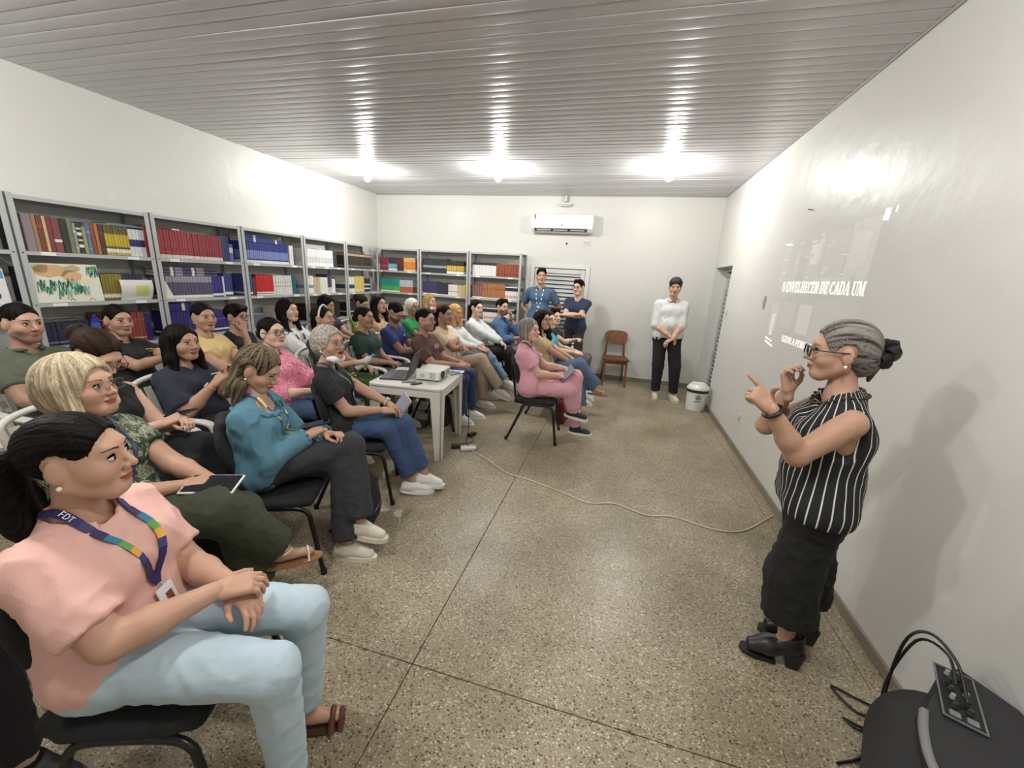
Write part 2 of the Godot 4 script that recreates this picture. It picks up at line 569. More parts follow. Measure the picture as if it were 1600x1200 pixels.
func book_mesh(th: float, hh: float, dp: float, cover: Color, bands: Array) -> ArrayMesh:
	# local: spine faces +z at z = 0, x is the thickness, y up from 0; bands: [from, to, colour] as shares of the height
	var key := str([th, hh, dp, cover, bands])
	if book_meshes.has(key):
		return book_meshes[key]
	var q := MB.new()
	var r := minf(0.004, th * 0.25)
	var ys := [0.0, 1.0]
	for b in bands:
		ys.append(b[0])
		ys.append(b[1])
	ys.sort()
	var pr := [Vector2(-th * 0.5, -dp), Vector2(-th * 0.5, -r), Vector2(-th * 0.5 + r, 0), Vector2(th * 0.5 - r, 0), Vector2(th * 0.5, -r), Vector2(th * 0.5, -dp)]
	for j in ys.size() - 1:
		if ys[j + 1] - ys[j] < 0.001:
			continue
		var m: float = (ys[j] + ys[j + 1]) * 0.5
		q.tint = lin(cover)
		for b in bands:
			if m > b[0] and m < b[1]:
				q.tint = lin(b[2])
		for i in pr.size() - 1:
			var e: Vector2 = (pr[i + 1] - pr[i]).normalized()
			var nn := Vector3(-e.y, 0, e.x)
			q.quad(Vector3(pr[i].x, ys[j] * hh, pr[i].y), Vector3(pr[i + 1].x, ys[j] * hh, pr[i + 1].y), Vector3(pr[i + 1].x, ys[j + 1] * hh, pr[i + 1].y), Vector3(pr[i].x, ys[j + 1] * hh, pr[i].y), nn)
	q.tint = lin(col(214, 206, 188))
	q.box(Vector3(0, hh * 0.5, -dp * 0.5 - 0.002), Vector3(th - 0.005, hh - 0.006, dp - 0.008))
	book_meshes[key] = q.done()
	return book_meshes[key]

func sh(c: Color, k: float) -> Color:
	return Color(c.r * k, c.g * k, c.b * k)

func row(at: Vector3, turn: float, x0: float, runs: Array, mixed := false) -> void:
	# runs: [count, thickness, height, cover, bands, label, lean]
	var b := Basis(Vector3.UP, turn)
	var x := x0
	for r in runs:
		if r[0] == 0:
			x += r[1]
			continue
		for i in r[0]:
			var lean: float = r[6] if r.size() > 6 else 0.0
			var tr := Transform3D(b * Basis(Vector3.BACK, lean + rng.randf_range(-0.004, 0.004)), at + b * Vector3(x + r[1] * 0.5, 0.001, -0.045 - rng.randf_range(0.0, 0.006)))
			if small_books != null:
				var a := book_mesh(r[1], r[2], 0.20, r[3], r[4]).surface_get_arrays(0)
				small_books.v.append_array(tr * (a[Mesh.ARRAY_VERTEX] as PackedVector3Array))
				small_books.n.append_array(Transform3D(tr.basis, Vector3.ZERO) * (a[Mesh.ARRAY_NORMAL] as PackedVector3Array))
				small_books.c.append_array(a[Mesh.ARRAY_COLOR])
				small_books.u.append_array(a[Mesh.ARRAY_TEX_UV])
				x += r[1] + 0.0006
				continue
			var o := put("book", book_mesh(r[1], r[2], 0.20, r[3], r[4]), vmat(0.5))
			o.transform = tr
			tag(o, r[5], "book", r[5] if r[0] > 1 else "")
			x += r[1] + 0.0006

func lying(at: Vector3, turn: float, x: float, y: float, n: int, th: float, length: float, cover: Color, bands: Array, label: String) -> void:
	var b := Basis(Vector3.UP, turn)
	for i in n:
		var o := put("book", book_mesh(th, length, 0.19, cover, bands), vmat(0.5))
		o.transform = Transform3D(b * Basis(Vector3.UP, rng.randf_range(-0.012, 0.012)) * Basis(Vector3.BACK, -PI / 2), at + b * Vector3(x, y + (th + 0.001) * i + th * 0.5 + 0.001, -0.05))
		tag(o, label, "book", label if n > 1 else "")

func build_books() -> void:
	var L := func(i: int, lev: int) -> Vector3: return Vector3(XL + 0.02 + SHELF_DEPTH, SHELF_Y[lev] + 0.0015, LEFT_RUN[i])
	var B := func(i: int, lev: int) -> Vector3: return Vector3(BACK_RUN[i], SHELF_Y[lev] + 0.0015, ZB + 0.02 + SHELF_DEPTH)
	var T := PI / 2
	var wl := col(226, 224, 218)
	# shelf cut by the photo's edge
	row(L.call(0, 4), T, 0.05, [[3, 0.034, 0.24, col(200, 196, 190), [], "pale book on the shelf cut by the left edge"], [0, 0.40], [3, 0.03, 0.22, col(54, 60, 72), [], "dark book on the shelf cut by the left edge"], [4, 0.028, 0.25, col(170, 164, 154), [], "grey book at the end of the shelf cut by the edge"]])
	row(L.call(0, 3), T, 0.45, [[2, 0.03, 0.24, col(30, 34, 44), [], "black book behind the blue and white sheet"], [2, 0.02, 0.26, col(58, 110, 168), [], "bright blue book behind the small round print"], [6, 0.03, 0.25, col(28, 28, 34), [], "black volume beside the post of the drawing shelf"]])
	# old mixed books
	var old := [[0.03, 0.245, col(56, 46, 52)], [0.05, 0.25, col(150, 138, 146)], [0.026, 0.255, col(156, 128, 92)], [0.03, 0.25, col(112, 60, 44)], [0.018, 0.25, col(196, 168, 120)], [0.026, 0.255, col(118, 50, 52)], [0.046, 0.245, col(122, 66, 68)], [0.036, 0.24, col(44, 46, 40)], [0.03, 0.25, col(112, 116, 92)], [0.02, 0.225, col(140, 146, 132)], [0.03, 0.225, col(48, 44, 40)], [0.024, 0.205, col(146, 150, 104)], [0.03, 0.235, col(96, 110, 138)], [0.026, 0.24, col(132, 74, 42)], [0.02, 0.24, col(170, 112, 66)], [0.034, 0.235, col(74, 42, 34)]]
	var words := ["charcoal old book at the start of the mixed row", "wide mauve-grey old book", "tan old book beside the wide mauve one", "rust-brown old book in the mixed row", "thin straw-coloured old book", "dark red old book beside the straw-coloured one", "wide faded red book with a paper tag", "black old book beside the wide red one", "olive old book in the mixed row", "thin sage old book", "black and white spotted old book", "short yellow-green old book", "slate blue old book in the mixed row", "chestnut old book near the olive-yellow set", "thin orange-tan old book", "dark brown old book touching the olive-yellow set"]
	var x := 0.045
	for i in old.size():
		var bands := [] if i % 3 else [[0.68, 0.74, sh(old[i][2], 1.35)], [0.16, 0.2, sh(old[i][2], 1.35)]]
		if i == 6:
			bands = [[0.3, 0.38, wl]]
		if i == 10:
			bands = [[0.2, 0.3, wl], [0.42, 0.47, wl], [0.6, 0.7, wl], [0.8, 0.85, wl]]
		row(L.call(1, 4), T, x, [[1, old[i][0], old[i][1], old[i][2], bands, words[i], 0.0]])
		x += old[i][0] + 0.002
	row(L.call(1, 4), T, x, [[8, 0.021, 0.235, col(96, 88, 52), [[0.0, 0.1, col(176, 162, 92)], [0.1, 0.22, wl], [0.3, 0.72, col(190, 168, 34)]], "olive volume with a yellow band in the set by the mixed books"],
		[4, 0.030, 0.225, col(214, 214, 214), [[0.36, 0.62, col(52, 34, 104)]], "white volume with a purple band beside the yellow-banded set"], [2, 0.03, 0.27, col(136, 34, 40), [], "tall crimson book at the end of the mixed row"]])
	lying(L.call(1, 4), T, 0.60, 0.236, 1, 0.02, 0.25, col(106, 130, 146), [], "grey-blue book lying on the yellow-banded set")
	row(L.call(1, 3), T, 0.042, [[3, 0.024, 0.25, col(58, 34, 62), [], "plum book hidden behind the leaning drawing"], [0, 0.35], [6, 0.025, 0.215, col(134, 122, 46), [[0.0, 0.1, col(120, 108, 50)], [0.1, 0.22, wl], [0.22, 0.26, col(180, 170, 110)]], "olive-yellow volume right of the leaning drawing"], [6, 0.025, 0.215, col(44, 50, 66), [[0.1, 0.22, wl], [0.3, 0.36, col(96, 104, 130)]], "navy volume beside the olive-yellow ones under the mixed books"]])
	row(L.call(1, 2), T, 0.06, [[8, 0.033, 0.225, col(34, 42, 66), [[0.1, 0.18, col(150, 158, 170)], [0.26, 0.32, col(110, 118, 140)]], "navy volume behind the man in the olive polo"], [0, 0.10], [11, 0.027, 0.26, col(134, 58, 50), [[0.1, 0.16, col(190, 150, 120)], [0.72, 0.76, col(160, 96, 76)]], "brick-red volume behind the woman in the black polo"], [2, 0.025, 0.24, col(48, 38, 96), [], "indigo volume beside the brick-red ones"]])
	# the long red set
	row(L.call(2, 4), T, 0.045, [[12, 0.0262, 0.255, col(142, 40, 48), [[0.0, 0.13, col(208, 198, 196)], [0.2, 0.24, col(166, 66, 72)], [0.4, 0.56, col(150, 48, 54)]], "red volume of the long set on the top shelf, half beside the mixed books"], [12, 0.0262, 0.25, col(136, 36, 44), [[0.0, 0.13, col(208, 198, 196)], [0.4, 0.56, col(146, 44, 50)]], "red volume of the long set on the top shelf, half beside the navy books"], [3, 0.03, 0.26, col(38, 50, 94), [], "navy book beside the long red set"], [2, 0.02, 0.18, col(84, 112, 176), [[0.5, 0.8, wl]], "small light blue book beside the navy ones"]])
	lying(L.call(2, 4), T, 0.06, 0.257, 1, 0.012, 0.22, col(120, 30, 40), [[0.7, 1.0, wl]], "crimson pamphlet lying on the long red set")
	row(L.call(2, 3), T, 0.085, [[16, 0.0275, 0.205, col(84, 78, 106), [[0.0, 0.12, wl], [0.72, 1.0, col(150, 148, 158)]], "mauve-grey volume of the set under the red books"], [4, 0.029, 0.21, col(50, 40, 118), [[0.06, 0.16, wl]], "violet volume beside the mauve-grey set"], [1, 0.02, 0.21, col(206, 206, 210), [], "single white book among the violet ones"], [3, 0.03, 0.24, col(48, 58, 122), [[0.08, 0.2, wl]], "blue book at the end of the mauve-grey row"]])
	lying(L.call(2, 3), T, 0.05, 0.206, 3, 0.027, 0.56, col(72, 66, 100), [[0.16, 0.21, wl], [0.24, 0.36, col(140, 136, 150)], [0.52, 0.57, wl], [0.6, 0.74, col(140, 136, 150)]], "mauve binder lying across the mauve-grey set")
	row(L.call(2, 2), T, 0.05, [[7, 0.036, 0.245, col(52, 42, 112), [[0.14, 0.2, wl]], "purple volume behind the woman in the beige tee"], [2, 0.06, 0.24, col(176, 168, 204), [], "lilac volume behind the woman in the beige tee"], [7, 0.034, 0.225, col(52, 42, 116), [[0.1, 0.18, wl], [0.6, 0.64, col(104, 96, 160)]], "purple volume behind the woman resting her chin"]])
	lying(L.call(2, 2), T, 0.05, 0.247, 3, 0.024, 0.24, col(52, 42, 118), [[0.6, 0.72, wl]], "purple binder lying on the purple volumes")
	# blue set
	row(L.call(3, 4), T, 0.045, [[24, 0.0262, 0.23, col(44, 54, 128), [[0.0, 0.13, wl], [0.2, 0.6, col(120, 132, 186)]], "blue volume of the pale-lettered set on the top shelf"], [0, 0.02], [2, 0.034, 0.235, col(216, 214, 210), [], "white book beside the blue set"]])
	lying(L.call(3, 4), T, 0.06, 0.232, 3, 0.024, 0.28, col(50, 60, 128), [[0.5, 0.6, wl]], "blue binder lying on the near end of the blue set")
	lying(L.call(3, 4), T, 0.36, 0.232, 2, 0.024, 0.26, col(48, 56, 122), [[0.55, 0.65, wl]], "blue binder lying on the far end of the blue set")
	row(L.call(3, 3), T, 0.04, [[3, 0.027, 0.24, col(62, 78, 144), [[0.08, 0.16, wl]], "blue book beside the scarlet set"], [2, 0.026, 0.20, col(104, 36, 46), [], "maroon book beside the scarlet set"], [7, 0.034, 0.235, col(188, 38, 36), [[0.0, 0.06, wl], [0.1, 0.16, wl]], "scarlet volume under the blue set"], [8, 0.036, 0.235, col(208, 206, 202), [[0.4, 0.46, col(176, 174, 172)], [0.62, 0.66, col(176, 174, 172)]], "white volume beside the scarlet ones"], [2, 0.03, 0.24, col(36, 92, 106), [], "teal book at the end of the scarlet row"]])
	row(L.call(3, 2), T, 0.05, [[1, 0.22, 0.15, col(96, 98, 112), [], "slate document box behind the seated glasses wearer"], [0, 0.14], [4, 0.04, 0.23, col(206, 198, 190), [], "cream file behind the woman in the white coat"], [5, 0.04, 0.20, col(60, 38, 34), [], "dark brown file behind the woman in the white coat"]])
	# white set
	row(L.call(4, 4), T, 0.04, [[18, 0.0315, 0.225, col(226, 226, 224), [[0.2, 0.55, col(206, 206, 208)]], "white volume of the long set on the top shelf"], [2, 0.04, 0.225, col(54, 58, 66), [], "charcoal book beside the long white set"]])
	lying(L.call(4, 4), T, 0.03, 0.226, 3, 0.018, 0.42, col(186, 184, 180), [], "grey folder lying on the long white set")
	row(L.call(4, 3), T, 0.04, [[4, 0.036, 0.235, col(224, 224, 222), [[0.3, 0.5, col(140, 150, 186)]], "white volume with blue print under the white set"], [4, 0.034, 0.22, col(188, 172, 138), [], "beige volume under the white set"], [4, 0.036, 0.22, col(216, 214, 206), [], "ivory volume beside the beige ones"], [3, 0.03, 0.26, col(74, 72, 92), [[0.0, 0.3, col(190, 192, 196)]], "slate volume beside the ivory ones"], [2, 0.036, 0.2, wl, [], "short white file beside the slate volumes"]])
	row(L.call(4, 2), T, 0.06, [[5, 0.04, 0.23, col(52, 34, 36), [[0.7, 0.8, col(110, 40, 40)]], "black file behind the woman with the headband"], [0, 0.12], [4, 0.05, 0.2, col(146, 142, 84), [[0.0, 0.14, wl]], "khaki file behind the dark haired woman"], [3, 0.04, 0.25, col(40, 42, 48), [], "black binder behind the dark haired woman"]])
	# corner unit and back wall: the smallest in view, past the first three hundred
	small_books = MB.new()
	row(L.call(5, 4), T, 0.04, [[20, 0.034, 0.225, col(54, 54, 44), [[0.1, 0.2, col(112, 108, 92)], [0.5, 0.62, col(70, 52, 42)], [0.82, 0.96, col(178, 156, 120)]], "dark green volume with a tan head band in the corner shelf"]])
	row(L.call(5, 3), T, 0.04, [[5, 0.04, 0.235, col(218, 216, 206), [[0.24, 0.5, col(42, 82, 92)]], "white volume with a teal band in the corner shelf"], [6, 0.042, 0.245, col(206, 184, 112), [[0.1, 0.16, col(226, 214, 170)]], "pale yellow volume in the corner shelf"], [4, 0.042, 0.21, col(50, 52, 56), [[0.2, 0.3, wl], [0.5, 0.6, wl]], "black and white banded volume in the corner shelf"]])
	row(L.call(5, 2), T, 0.05, [[6, 0.05, 0.21, col(48, 42, 44), [[0.3, 0.36, wl]], "dark file low in the corner shelf"], [3, 0.045, 0.25, col(178, 46, 38), [], "bright red folder low in the corner shelf"]])
	# back wall
	row(B.call(0, 4), 0.0, 0.13, [[4, 0.042, 0.22, col(126, 52, 66), [[0.3, 0.4, col(150, 90, 100)]], "wine-red volume on the back wall"], [5, 0.033, 0.22, col(58, 52, 66), [[0.14, 0.52, col(112, 158, 184)], [0.0, 0.14, wl]], "dark volume with a sky-blue block on the back wall"], [4, 0.033, 0.22, col(88, 46, 40), [[0.25, 0.3, col(60, 40, 38)]], "brown volume beside the orange ones"], [7, 0.032, 0.225, col(206, 128, 56), [[0.0, 0.12, col(214, 200, 170)], [0.7, 1.0, col(214, 168, 110)]], "orange volume on the back wall"]])
	row(B.call(0, 3), 0.0, 0.13, [[10, 0.038, 0.225, col(38, 138, 130), [[0.0, 0.1, wl], [0.14, 0.44, col(84, 164, 74)]], "teal and green volume on the back wall"], [6, 0.042, 0.215, col(178, 190, 194), [[0.0, 0.46, col(174, 96, 78)]], "pale grey volume with a red foot on the back wall"]])
	row(B.call(0, 2), 0.0, 0.13, [[14, 0.034, 0.16, col(196, 194, 172), [[0.86, 1.0, col(110, 96, 70)]], "cream volume low on the back wall"]])
	row(B.call(1, 4), 0.0, 0.045, [[10, 0.044, 0.235, col(48, 48, 54), [[0.36, 0.52, col(150, 152, 158)]], "black volume with a grey band on the back wall"], [7, 0.044, 0.215, col(42, 40, 38), [[0.0, 0.2, wl], [0.24, 0.62, col(198, 160, 62)]], "black volume with a yellow block on the back wall"]])
	row(B.call(1, 3), 0.0, 0.045, [[8, 0.032, 0.215, col(66, 58, 100), [[0.0, 0.1, wl]], "violet-blue volume on the back wall"], [6, 0.036, 0.205, col(48, 50, 66), [[0.0, 0.08, wl]], "midnight blue volume on the back wall"], [4, 0.042, 0.19, col(218, 216, 206), [[0.34, 0.44, col(180, 170, 140)]], "white volume beside the midnight blue ones"], [3, 0.036, 0.185, col(196, 178, 140), [], "sand-coloured volume on the back wall"], [2, 0.036, 0.2, col(206, 164, 64), [], "mustard volume on the back wall"]])
	row(B.call(1, 2), 0.0, 0.30, [[8, 0.046, 0.21, col(190, 56, 42), [], "vermilion volume low on the back wall"], [4, 0.04, 0.19, col(146, 102, 52), [], "ochre volume low on the back wall"]])
	row(B.call(2, 4), 0.0, 0.05, [[10, 0.041, 0.21, col(220, 218, 214), [[0.8, 1.0, col(46, 44, 48)]], "white volume with a black head on the back wall"], [8, 0.05, 0.2, col(138, 70, 44), [[0.14, 0.22, col(100, 48, 36)]], "russet volume beside the door"]])
	row(B.call(2, 3), 0.0, 0.05, [[4, 0.046, 0.215, col(128, 92, 84), [[0.0, 0.1, wl]], "mauve-brown volume on the back wall"], [9, 0.044, 0.245, col(164, 106, 66), [[0.0, 0.06, wl], [0.6, 0.68, col(140, 84, 52)]], "tan-brown volume on the back wall"], [6, 0.041, 0.215, col(226, 226, 224), [[0.66, 0.92, col(44, 44, 48)], [0.1, 0.34, col(206, 170, 160)]], "white volume with a black square beside the door"]])
	row(B.call(2, 2), 0.0, 0.26, [[13, 0.042, 0.215, col(226, 226, 224), [[0.66, 0.92, col(44, 44, 48)], [0.1, 0.34, col(206, 170, 160)]], "white volume with a black square in the low long set"]])
	var rest := put("distant_books", small_books.done(), vmat(0.5))
	small_books = null
	rest.set_meta("kind", "stuff")
	tag(rest, "rows of small bound volumes on the corner and back wall shelves", "books")

# ---------------------------------------------------------------- smooth bodies: tapered bones joined by a smooth minimum, meshed as surface nets
class Blob:
	var prims := []                # [kind, op, k, a, b, ra, rb, cut_a, cut_b, basis]
	func cap(a: Vector3, b: Vector3, ra: float, rb: float, k := 0.03, cut_a := false, cut_b := false, op := 0) -> void:
		prims.append([0, op, k, a, b, ra, rb, cut_a, cut_b, null])
	func ball(a: Vector3, r: float, k := 0.03, op := 0) -> void:
		prims.append([0, op, k, a, a + Vector3(0, 0.0005, 0), r, r, false, false, null])
	func egg(a: Vector3, r: Vector3, k := 0.03, op := 0, b := Basis()) -> void:
		prims.append([1, op, k, a, r, 0.0, 0.0, false, false, b])
	func below(p: Vector3, n: Vector3) -> void:      # keep what lies behind the plane
		prims.append([2, 2, 0.0, p, n.normalized(), 0.0, 0.0, false, false, null])
	func at(p: Vector3) -> float:
		var f := 1.0
		for q in prims:
			var d: float
			if q[0] == 0:
				var ab: Vector3 = q[4] - q[3]
				var t := clampf((p - q[3]).dot(ab) / ab.length_squared(), 0.0, 1.0)
				d = (p - q[3] - ab * t).length() - lerpf(q[5], q[6], t)
				if q[7]:
					d = maxf(d, -(p - q[3]).dot(ab) / ab.length())
				if q[8]:
					d = maxf(d, (p - q[4]).dot(ab) / ab.length())
			elif q[0] == 1:
				var l: Vector3 = q[9].inverse() * (p - q[3])
				var r: Vector3 = q[4]
				var k0 := (l / r).length()
				var k1 := (l / (r * r)).length()
				d = k0 * (k0 - 1.0) / maxf(k1, 1e-5)
			else:
				f = maxf(f, (p - q[3]).dot(q[4]))
				continue
			if q[1] == 0:
				var h := maxf(q[2] - absf(f - d), 0.0)
				f = minf(f, d) - h * h * 0.25 / maxf(q[2], 1e-6)
			else:
				var h := maxf(q[2] - absf(f + d), 0.0)
				f = maxf(f, -d) + h * h * 0.25 / maxf(q[2], 1e-6)
		return f
	func grad(p: Vector3) -> Vector3:
		var e := 0.004
		return Vector3(at(p + Vector3(e, 0, 0)) - at(p - Vector3(e, 0, 0)), at(p + Vector3(0, e, 0)) - at(p - Vector3(0, e, 0)), at(p + Vector3(0, 0, e)) - at(p - Vector3(0, 0, e))).normalized()
	func onto(p: Vector3, dir: Vector3, off := 0.004) -> Vector3:   # walk along dir until the surface
		var q := p
		for i in 40:
			var d := at(q) - off
			if d < 0.0008:
				break
			q += dir * minf(d, 0.05)
		return q
	func net(cell: float) -> Dictionary:
		var lo := Vector3.ONE * 1e9
		var hi := -lo
		for q in prims:
			if q[1] != 0:
				continue
			if q[0] == 0:
				var r: float = maxf(q[5], q[6])
				lo = lo.min(q[3] - Vector3.ONE * r).min(q[4] - Vector3.ONE * r)
				hi = hi.max(q[3] + Vector3.ONE * r).max(q[4] + Vector3.ONE * r)
			else:
				var r: Vector3 = Vector3.ONE * maxf(q[4].x, maxf(q[4].y, q[4].z)) if q[9] != Basis() else q[4]
				lo = lo.min(q[3] - r)
				hi = hi.max(q[3] + r)
		lo -= Vector3.ONE * (cell * 4.0 + 0.012)
		hi += Vector3.ONE * (cell * 4.0 + 0.012)
		var nx := int((hi.x - lo.x) / cell) + 2
		var ny := int((hi.y - lo.y) / cell) + 2
		var nz := int((hi.z - lo.z) / cell) + 2
		var nxy := nx * ny
		var F := PackedFloat32Array()
		F.resize(nxy * nz)
		F.fill(1.0)
		for q in prims:
			var kind: int = q[0]
			var op: int = q[1]
			var k: float = maxf(q[2], 1e-5)
			var A: Vector3 = q[3]
			var B: Vector3 = q[4]
			var m := k + cell * 3.2
			var pl: Vector3
			var ph: Vector3
			var ra: float = q[5]
			var rb: float = q[6]
			if kind == 0:
				pl = (A - Vector3.ONE * ra).min(B - Vector3.ONE * rb) - Vector3.ONE * m
				ph = (A + Vector3.ONE * ra).max(B + Vector3.ONE * rb) + Vector3.ONE * m
			elif kind == 1:
				var rr: Vector3 = Vector3.ONE * maxf(B.x, maxf(B.y, B.z)) if q[9] != Basis() else B
				pl = A - rr - Vector3.ONE * m
				ph = A + rr + Vector3.ONE * m
			else:
				pl = lo
				ph = hi
			var i0 := clampi(int((pl.x - lo.x) / cell), 0, nx - 1)
			var i1 := clampi(int((ph.x - lo.x) / cell) + 1, 0, nx - 1)
			var j0 := clampi(int((pl.y - lo.y) / cell), 0, ny - 1)
			var j1 := clampi(int((ph.y - lo.y) / cell) + 1, 0, ny - 1)
			var k0 := clampi(int((pl.z - lo.z) / cell), 0, nz - 1)
			var k1 := clampi(int((ph.z - lo.z) / cell) + 1, 0, nz - 1)
			var ab := B - A
			var len2 := maxf(ab.length_squared(), 1e-9)
			var len := sqrt(len2)
			var inv := 1.0 / len2
			var abx := ab.x
			var aby := ab.y
			var abz := ab.z
			var dr := rb - ra
			var ca: bool = q[7]
			var cb: bool = q[8]
			var cuts := ca or cb
			var bi := Basis() if q[9] == null else (q[9] as Basis).inverse()
			var ik := 0.25 / k
			var rmax := maxf(ra, rb) + m
			for kk in range(k0, k1 + 1):
				var dz := lo.z + kk * cell - A.z
				for jj in range(j0, j1 + 1):
					var dy := lo.y + jj * cell - A.y
					var o := kk * nxy + jj * nx
					if kind == 0:
						var part := dy * aby + dz * abz
						for ii in range(i0, i1 + 1):
							var dx := lo.x + ii * cell - A.x
							var tt := (dx * abx + part) * inv
							var t := 0.0 if tt < 0.0 else (1.0 if tt > 1.0 else tt)
							var ex := dx - abx * t
							var ey := dy - aby * t
							var ez := dz - abz * t
							var d := sqrt(ex * ex + ey * ey + ez * ez) - ra - dr * t
							if d > m:
								continue
							if cuts:
								if ca:
									d = maxf(d, -tt * len)
								if cb:
									d = maxf(d, (tt - 1.0) * len)
							var f := F[o + ii]
							if op == 0:
								var h := k - absf(f - d)
								var lowest := d if d < f else f
								F[o + ii] = lowest - (h * h * ik if h > 0.0 else 0.0)
							else:
								var h := k - absf(f + d)
								F[o + ii] = maxf(f, -d) + (h * h * ik if h > 0.0 else 0.0)
					elif kind == 1:
						for ii in range(i0, i1 + 1):
							var l := bi * Vector3(lo.x + ii * cell - A.x, dy, dz)
							var e := l / B
							var g := e / B
							var ke := e.length()
							var d := ke * (ke - 1.0) / maxf(g.length(), 1e-4)
							if d > m:
								continue
							var f := F[o + ii]
							if op == 0:
								var h := k - absf(f - d)
								F[o + ii] = minf(f, d) - (h * h * ik if h > 0.0 else 0.0)
							else:
								var h := k - absf(f + d)
								F[o + ii] = maxf(f, -d) + (h * h * ik if h > 0.0 else 0.0)
					else:
						for ii in range(i0, i1 + 1):
							var d := (lo.x + ii * cell - A.x) * B.x + dy * B.y + dz * B.z
							if d > F[o + ii]:
								F[o + ii] = d
		# one vertex in each crossed cell
		var id := PackedInt32Array()
		id.resize(nxy * nz)
		id.fill(-1)
		var V := PackedVector3Array()
		var owner := PackedInt32Array()
		var band := cell * 4.0
		var off := PackedInt32Array([0, 1, nx, nx + 1, nxy, nxy + 1, nxy + nx, nxy + nx + 1])
		var ea := PackedInt32Array([0, 2, 4, 6, 0, 1, 4, 5, 0, 1, 2, 3])
		var eb := PackedInt32Array([1, 3, 5, 7, 2, 3, 6, 7, 4, 5, 6, 7])
		var cx := PackedFloat32Array([0, 1, 0, 1, 0, 1, 0, 1])
		var cy := PackedFloat32Array([0, 0, 1, 1, 0, 0, 1, 1])
		var cz := PackedFloat32Array([0, 0, 0, 0, 1, 1, 1, 1])
		for kk in range(0, nz - 1):
			for jj in range(0, ny - 1):
				var o := kk * nxy + jj * nx
				for ii in range(0, nx - 1):
					var f0 := F[o + ii]
					if f0 > band or f0 < -band:
						continue
					var b := o + ii
					var s := f0 < 0.0
					if (F[b + 1] < 0.0) == s and (F[b + nx] < 0.0) == s and (F[b + nx + 1] < 0.0) == s and (F[b + nxy] < 0.0) == s and (F[b + nxy + 1] < 0.0) == s and (F[b + nxy + nx] < 0.0) == s and (F[b + nxy + nx + 1] < 0.0) == s:
						continue
					var sx := 0.0
					var sy := 0.0
					var sz := 0.0
					var cnt := 0
					for e in 12:
						var p := ea[e]
						var r := eb[e]
						var fp := F[b + off[p]]
						var fr := F[b + off[r]]
						if (fp < 0.0) != (fr < 0.0):
							var t := fp / (fp - fr)
							sx += cx[p] + (cx[r] - cx[p]) * t
							sy += cy[p] + (cy[r] - cy[p]) * t
							sz += cz[p] + (cz[r] - cz[p]) * t
							cnt += 1
					id[b] = V.size()
					owner.append(b)
					V.append(lo + Vector3(ii + sx / cnt, jj + sy / cnt, kk + sz / cnt) * cell)
		var I := PackedInt32Array()
		for n in owner.size():
			var b := owner[n]
			var s := F[b] < 0.0
			# quads round the three edges that leave this cell's low corner
			if (F[b + 1] < 0.0) != s and b >= nx + nxy:
				quad(I, id[b - nx - nxy], id[b - nxy], id[b], id[b - nx], s)
			if (F[b + nx] < 0.0) != s and b >= 1 + nxy:
				quad(I, id[b - 1 - nxy], id[b - 1], id[b], id[b - nxy], s)
			if (F[b + nxy] < 0.0) != s and b >= 1 + nx:
				quad(I, id[b - 1 - nx], id[b - nx], id[b], id[b - 1], s)
		return {"v": V, "i": I, "n": normals(V, I)}
	static func quad(I: PackedInt32Array, a: int, b: int, c: int, d: int, s: bool) -> void:
		if a < 0 or b < 0 or c < 0 or d < 0:
			return
		if s:
			I.append_array(PackedInt32Array([a, c, b, a, d, c]))
		else:
			I.append_array(PackedInt32Array([a, b, c, a, c, d]))
	static func normals(V: PackedVector3Array, I: PackedInt32Array) -> PackedVector3Array:
		var N := PackedVector3Array()
		N.resize(V.size())
		for t in range(0, I.size(), 3):
			var a := I[t]
			var b := I[t + 1]
			var c := I[t + 2]
			var n := (V[c] - V[a]).cross(V[b] - V[a])      # clockwise front faces
			N[a] += n
			N[b] += n
			N[c] += n
		for i in N.size():
			N[i] = N[i].normalized()
		return N

func net_mesh(d: Dictionary) -> ArrayMesh:
	var a := []
	a.resize(Mesh.ARRAY_MAX)
	a[Mesh.ARRAY_VERTEX] = d.v
	a[Mesh.ARRAY_NORMAL] = d.n
	if d.has("c"):
		a[Mesh.ARRAY_COLOR] = d.c
	if d.has("u"):
		a[Mesh.ARRAY_TEX_UV] = d.u
	a[Mesh.ARRAY_INDEX] = d.i
	var m := ArrayMesh.new()
	m.add_surface_from_arrays(Mesh.PRIMITIVE_TRIANGLES, a)
	return m

func net_add(into: Dictionary, d: Dictionary, t: Transform3D) -> void:     # joins a piece to a body
	var flip := t.basis.determinant() < 0.0
	var base: int = into.v.size()
	var v: PackedVector3Array = t * (d.v as PackedVector3Array)
	into.v.append_array(v)
	var nb := t.basis.inverse().transposed()
	var ns := PackedVector3Array()
	ns.resize(v.size())
	for i in v.size():
		ns[i] = (nb * d.n[i]).normalized()
	into.n.append_array(ns)
	if into.has("u"):
		if d.has("u"):
			into.u.append_array(d.u)
		else:
			var blank := PackedVector2Array()
			blank.resize(v.size())
			into.u.append_array(blank)
	var src: PackedInt32Array = d.i
	var idx := PackedInt32Array()
	idx.resize(src.size())
	for i in range(0, src.size(), 3):
		idx[i] = src[i] + base
		idx[i + 1] = (src[i + 2] if flip else src[i + 1]) + base
		idx[i + 2] = (src[i + 1] if flip else src[i + 2]) + base
	into.i.append_array(idx)

var fold_noise := FastNoiseLite.new()

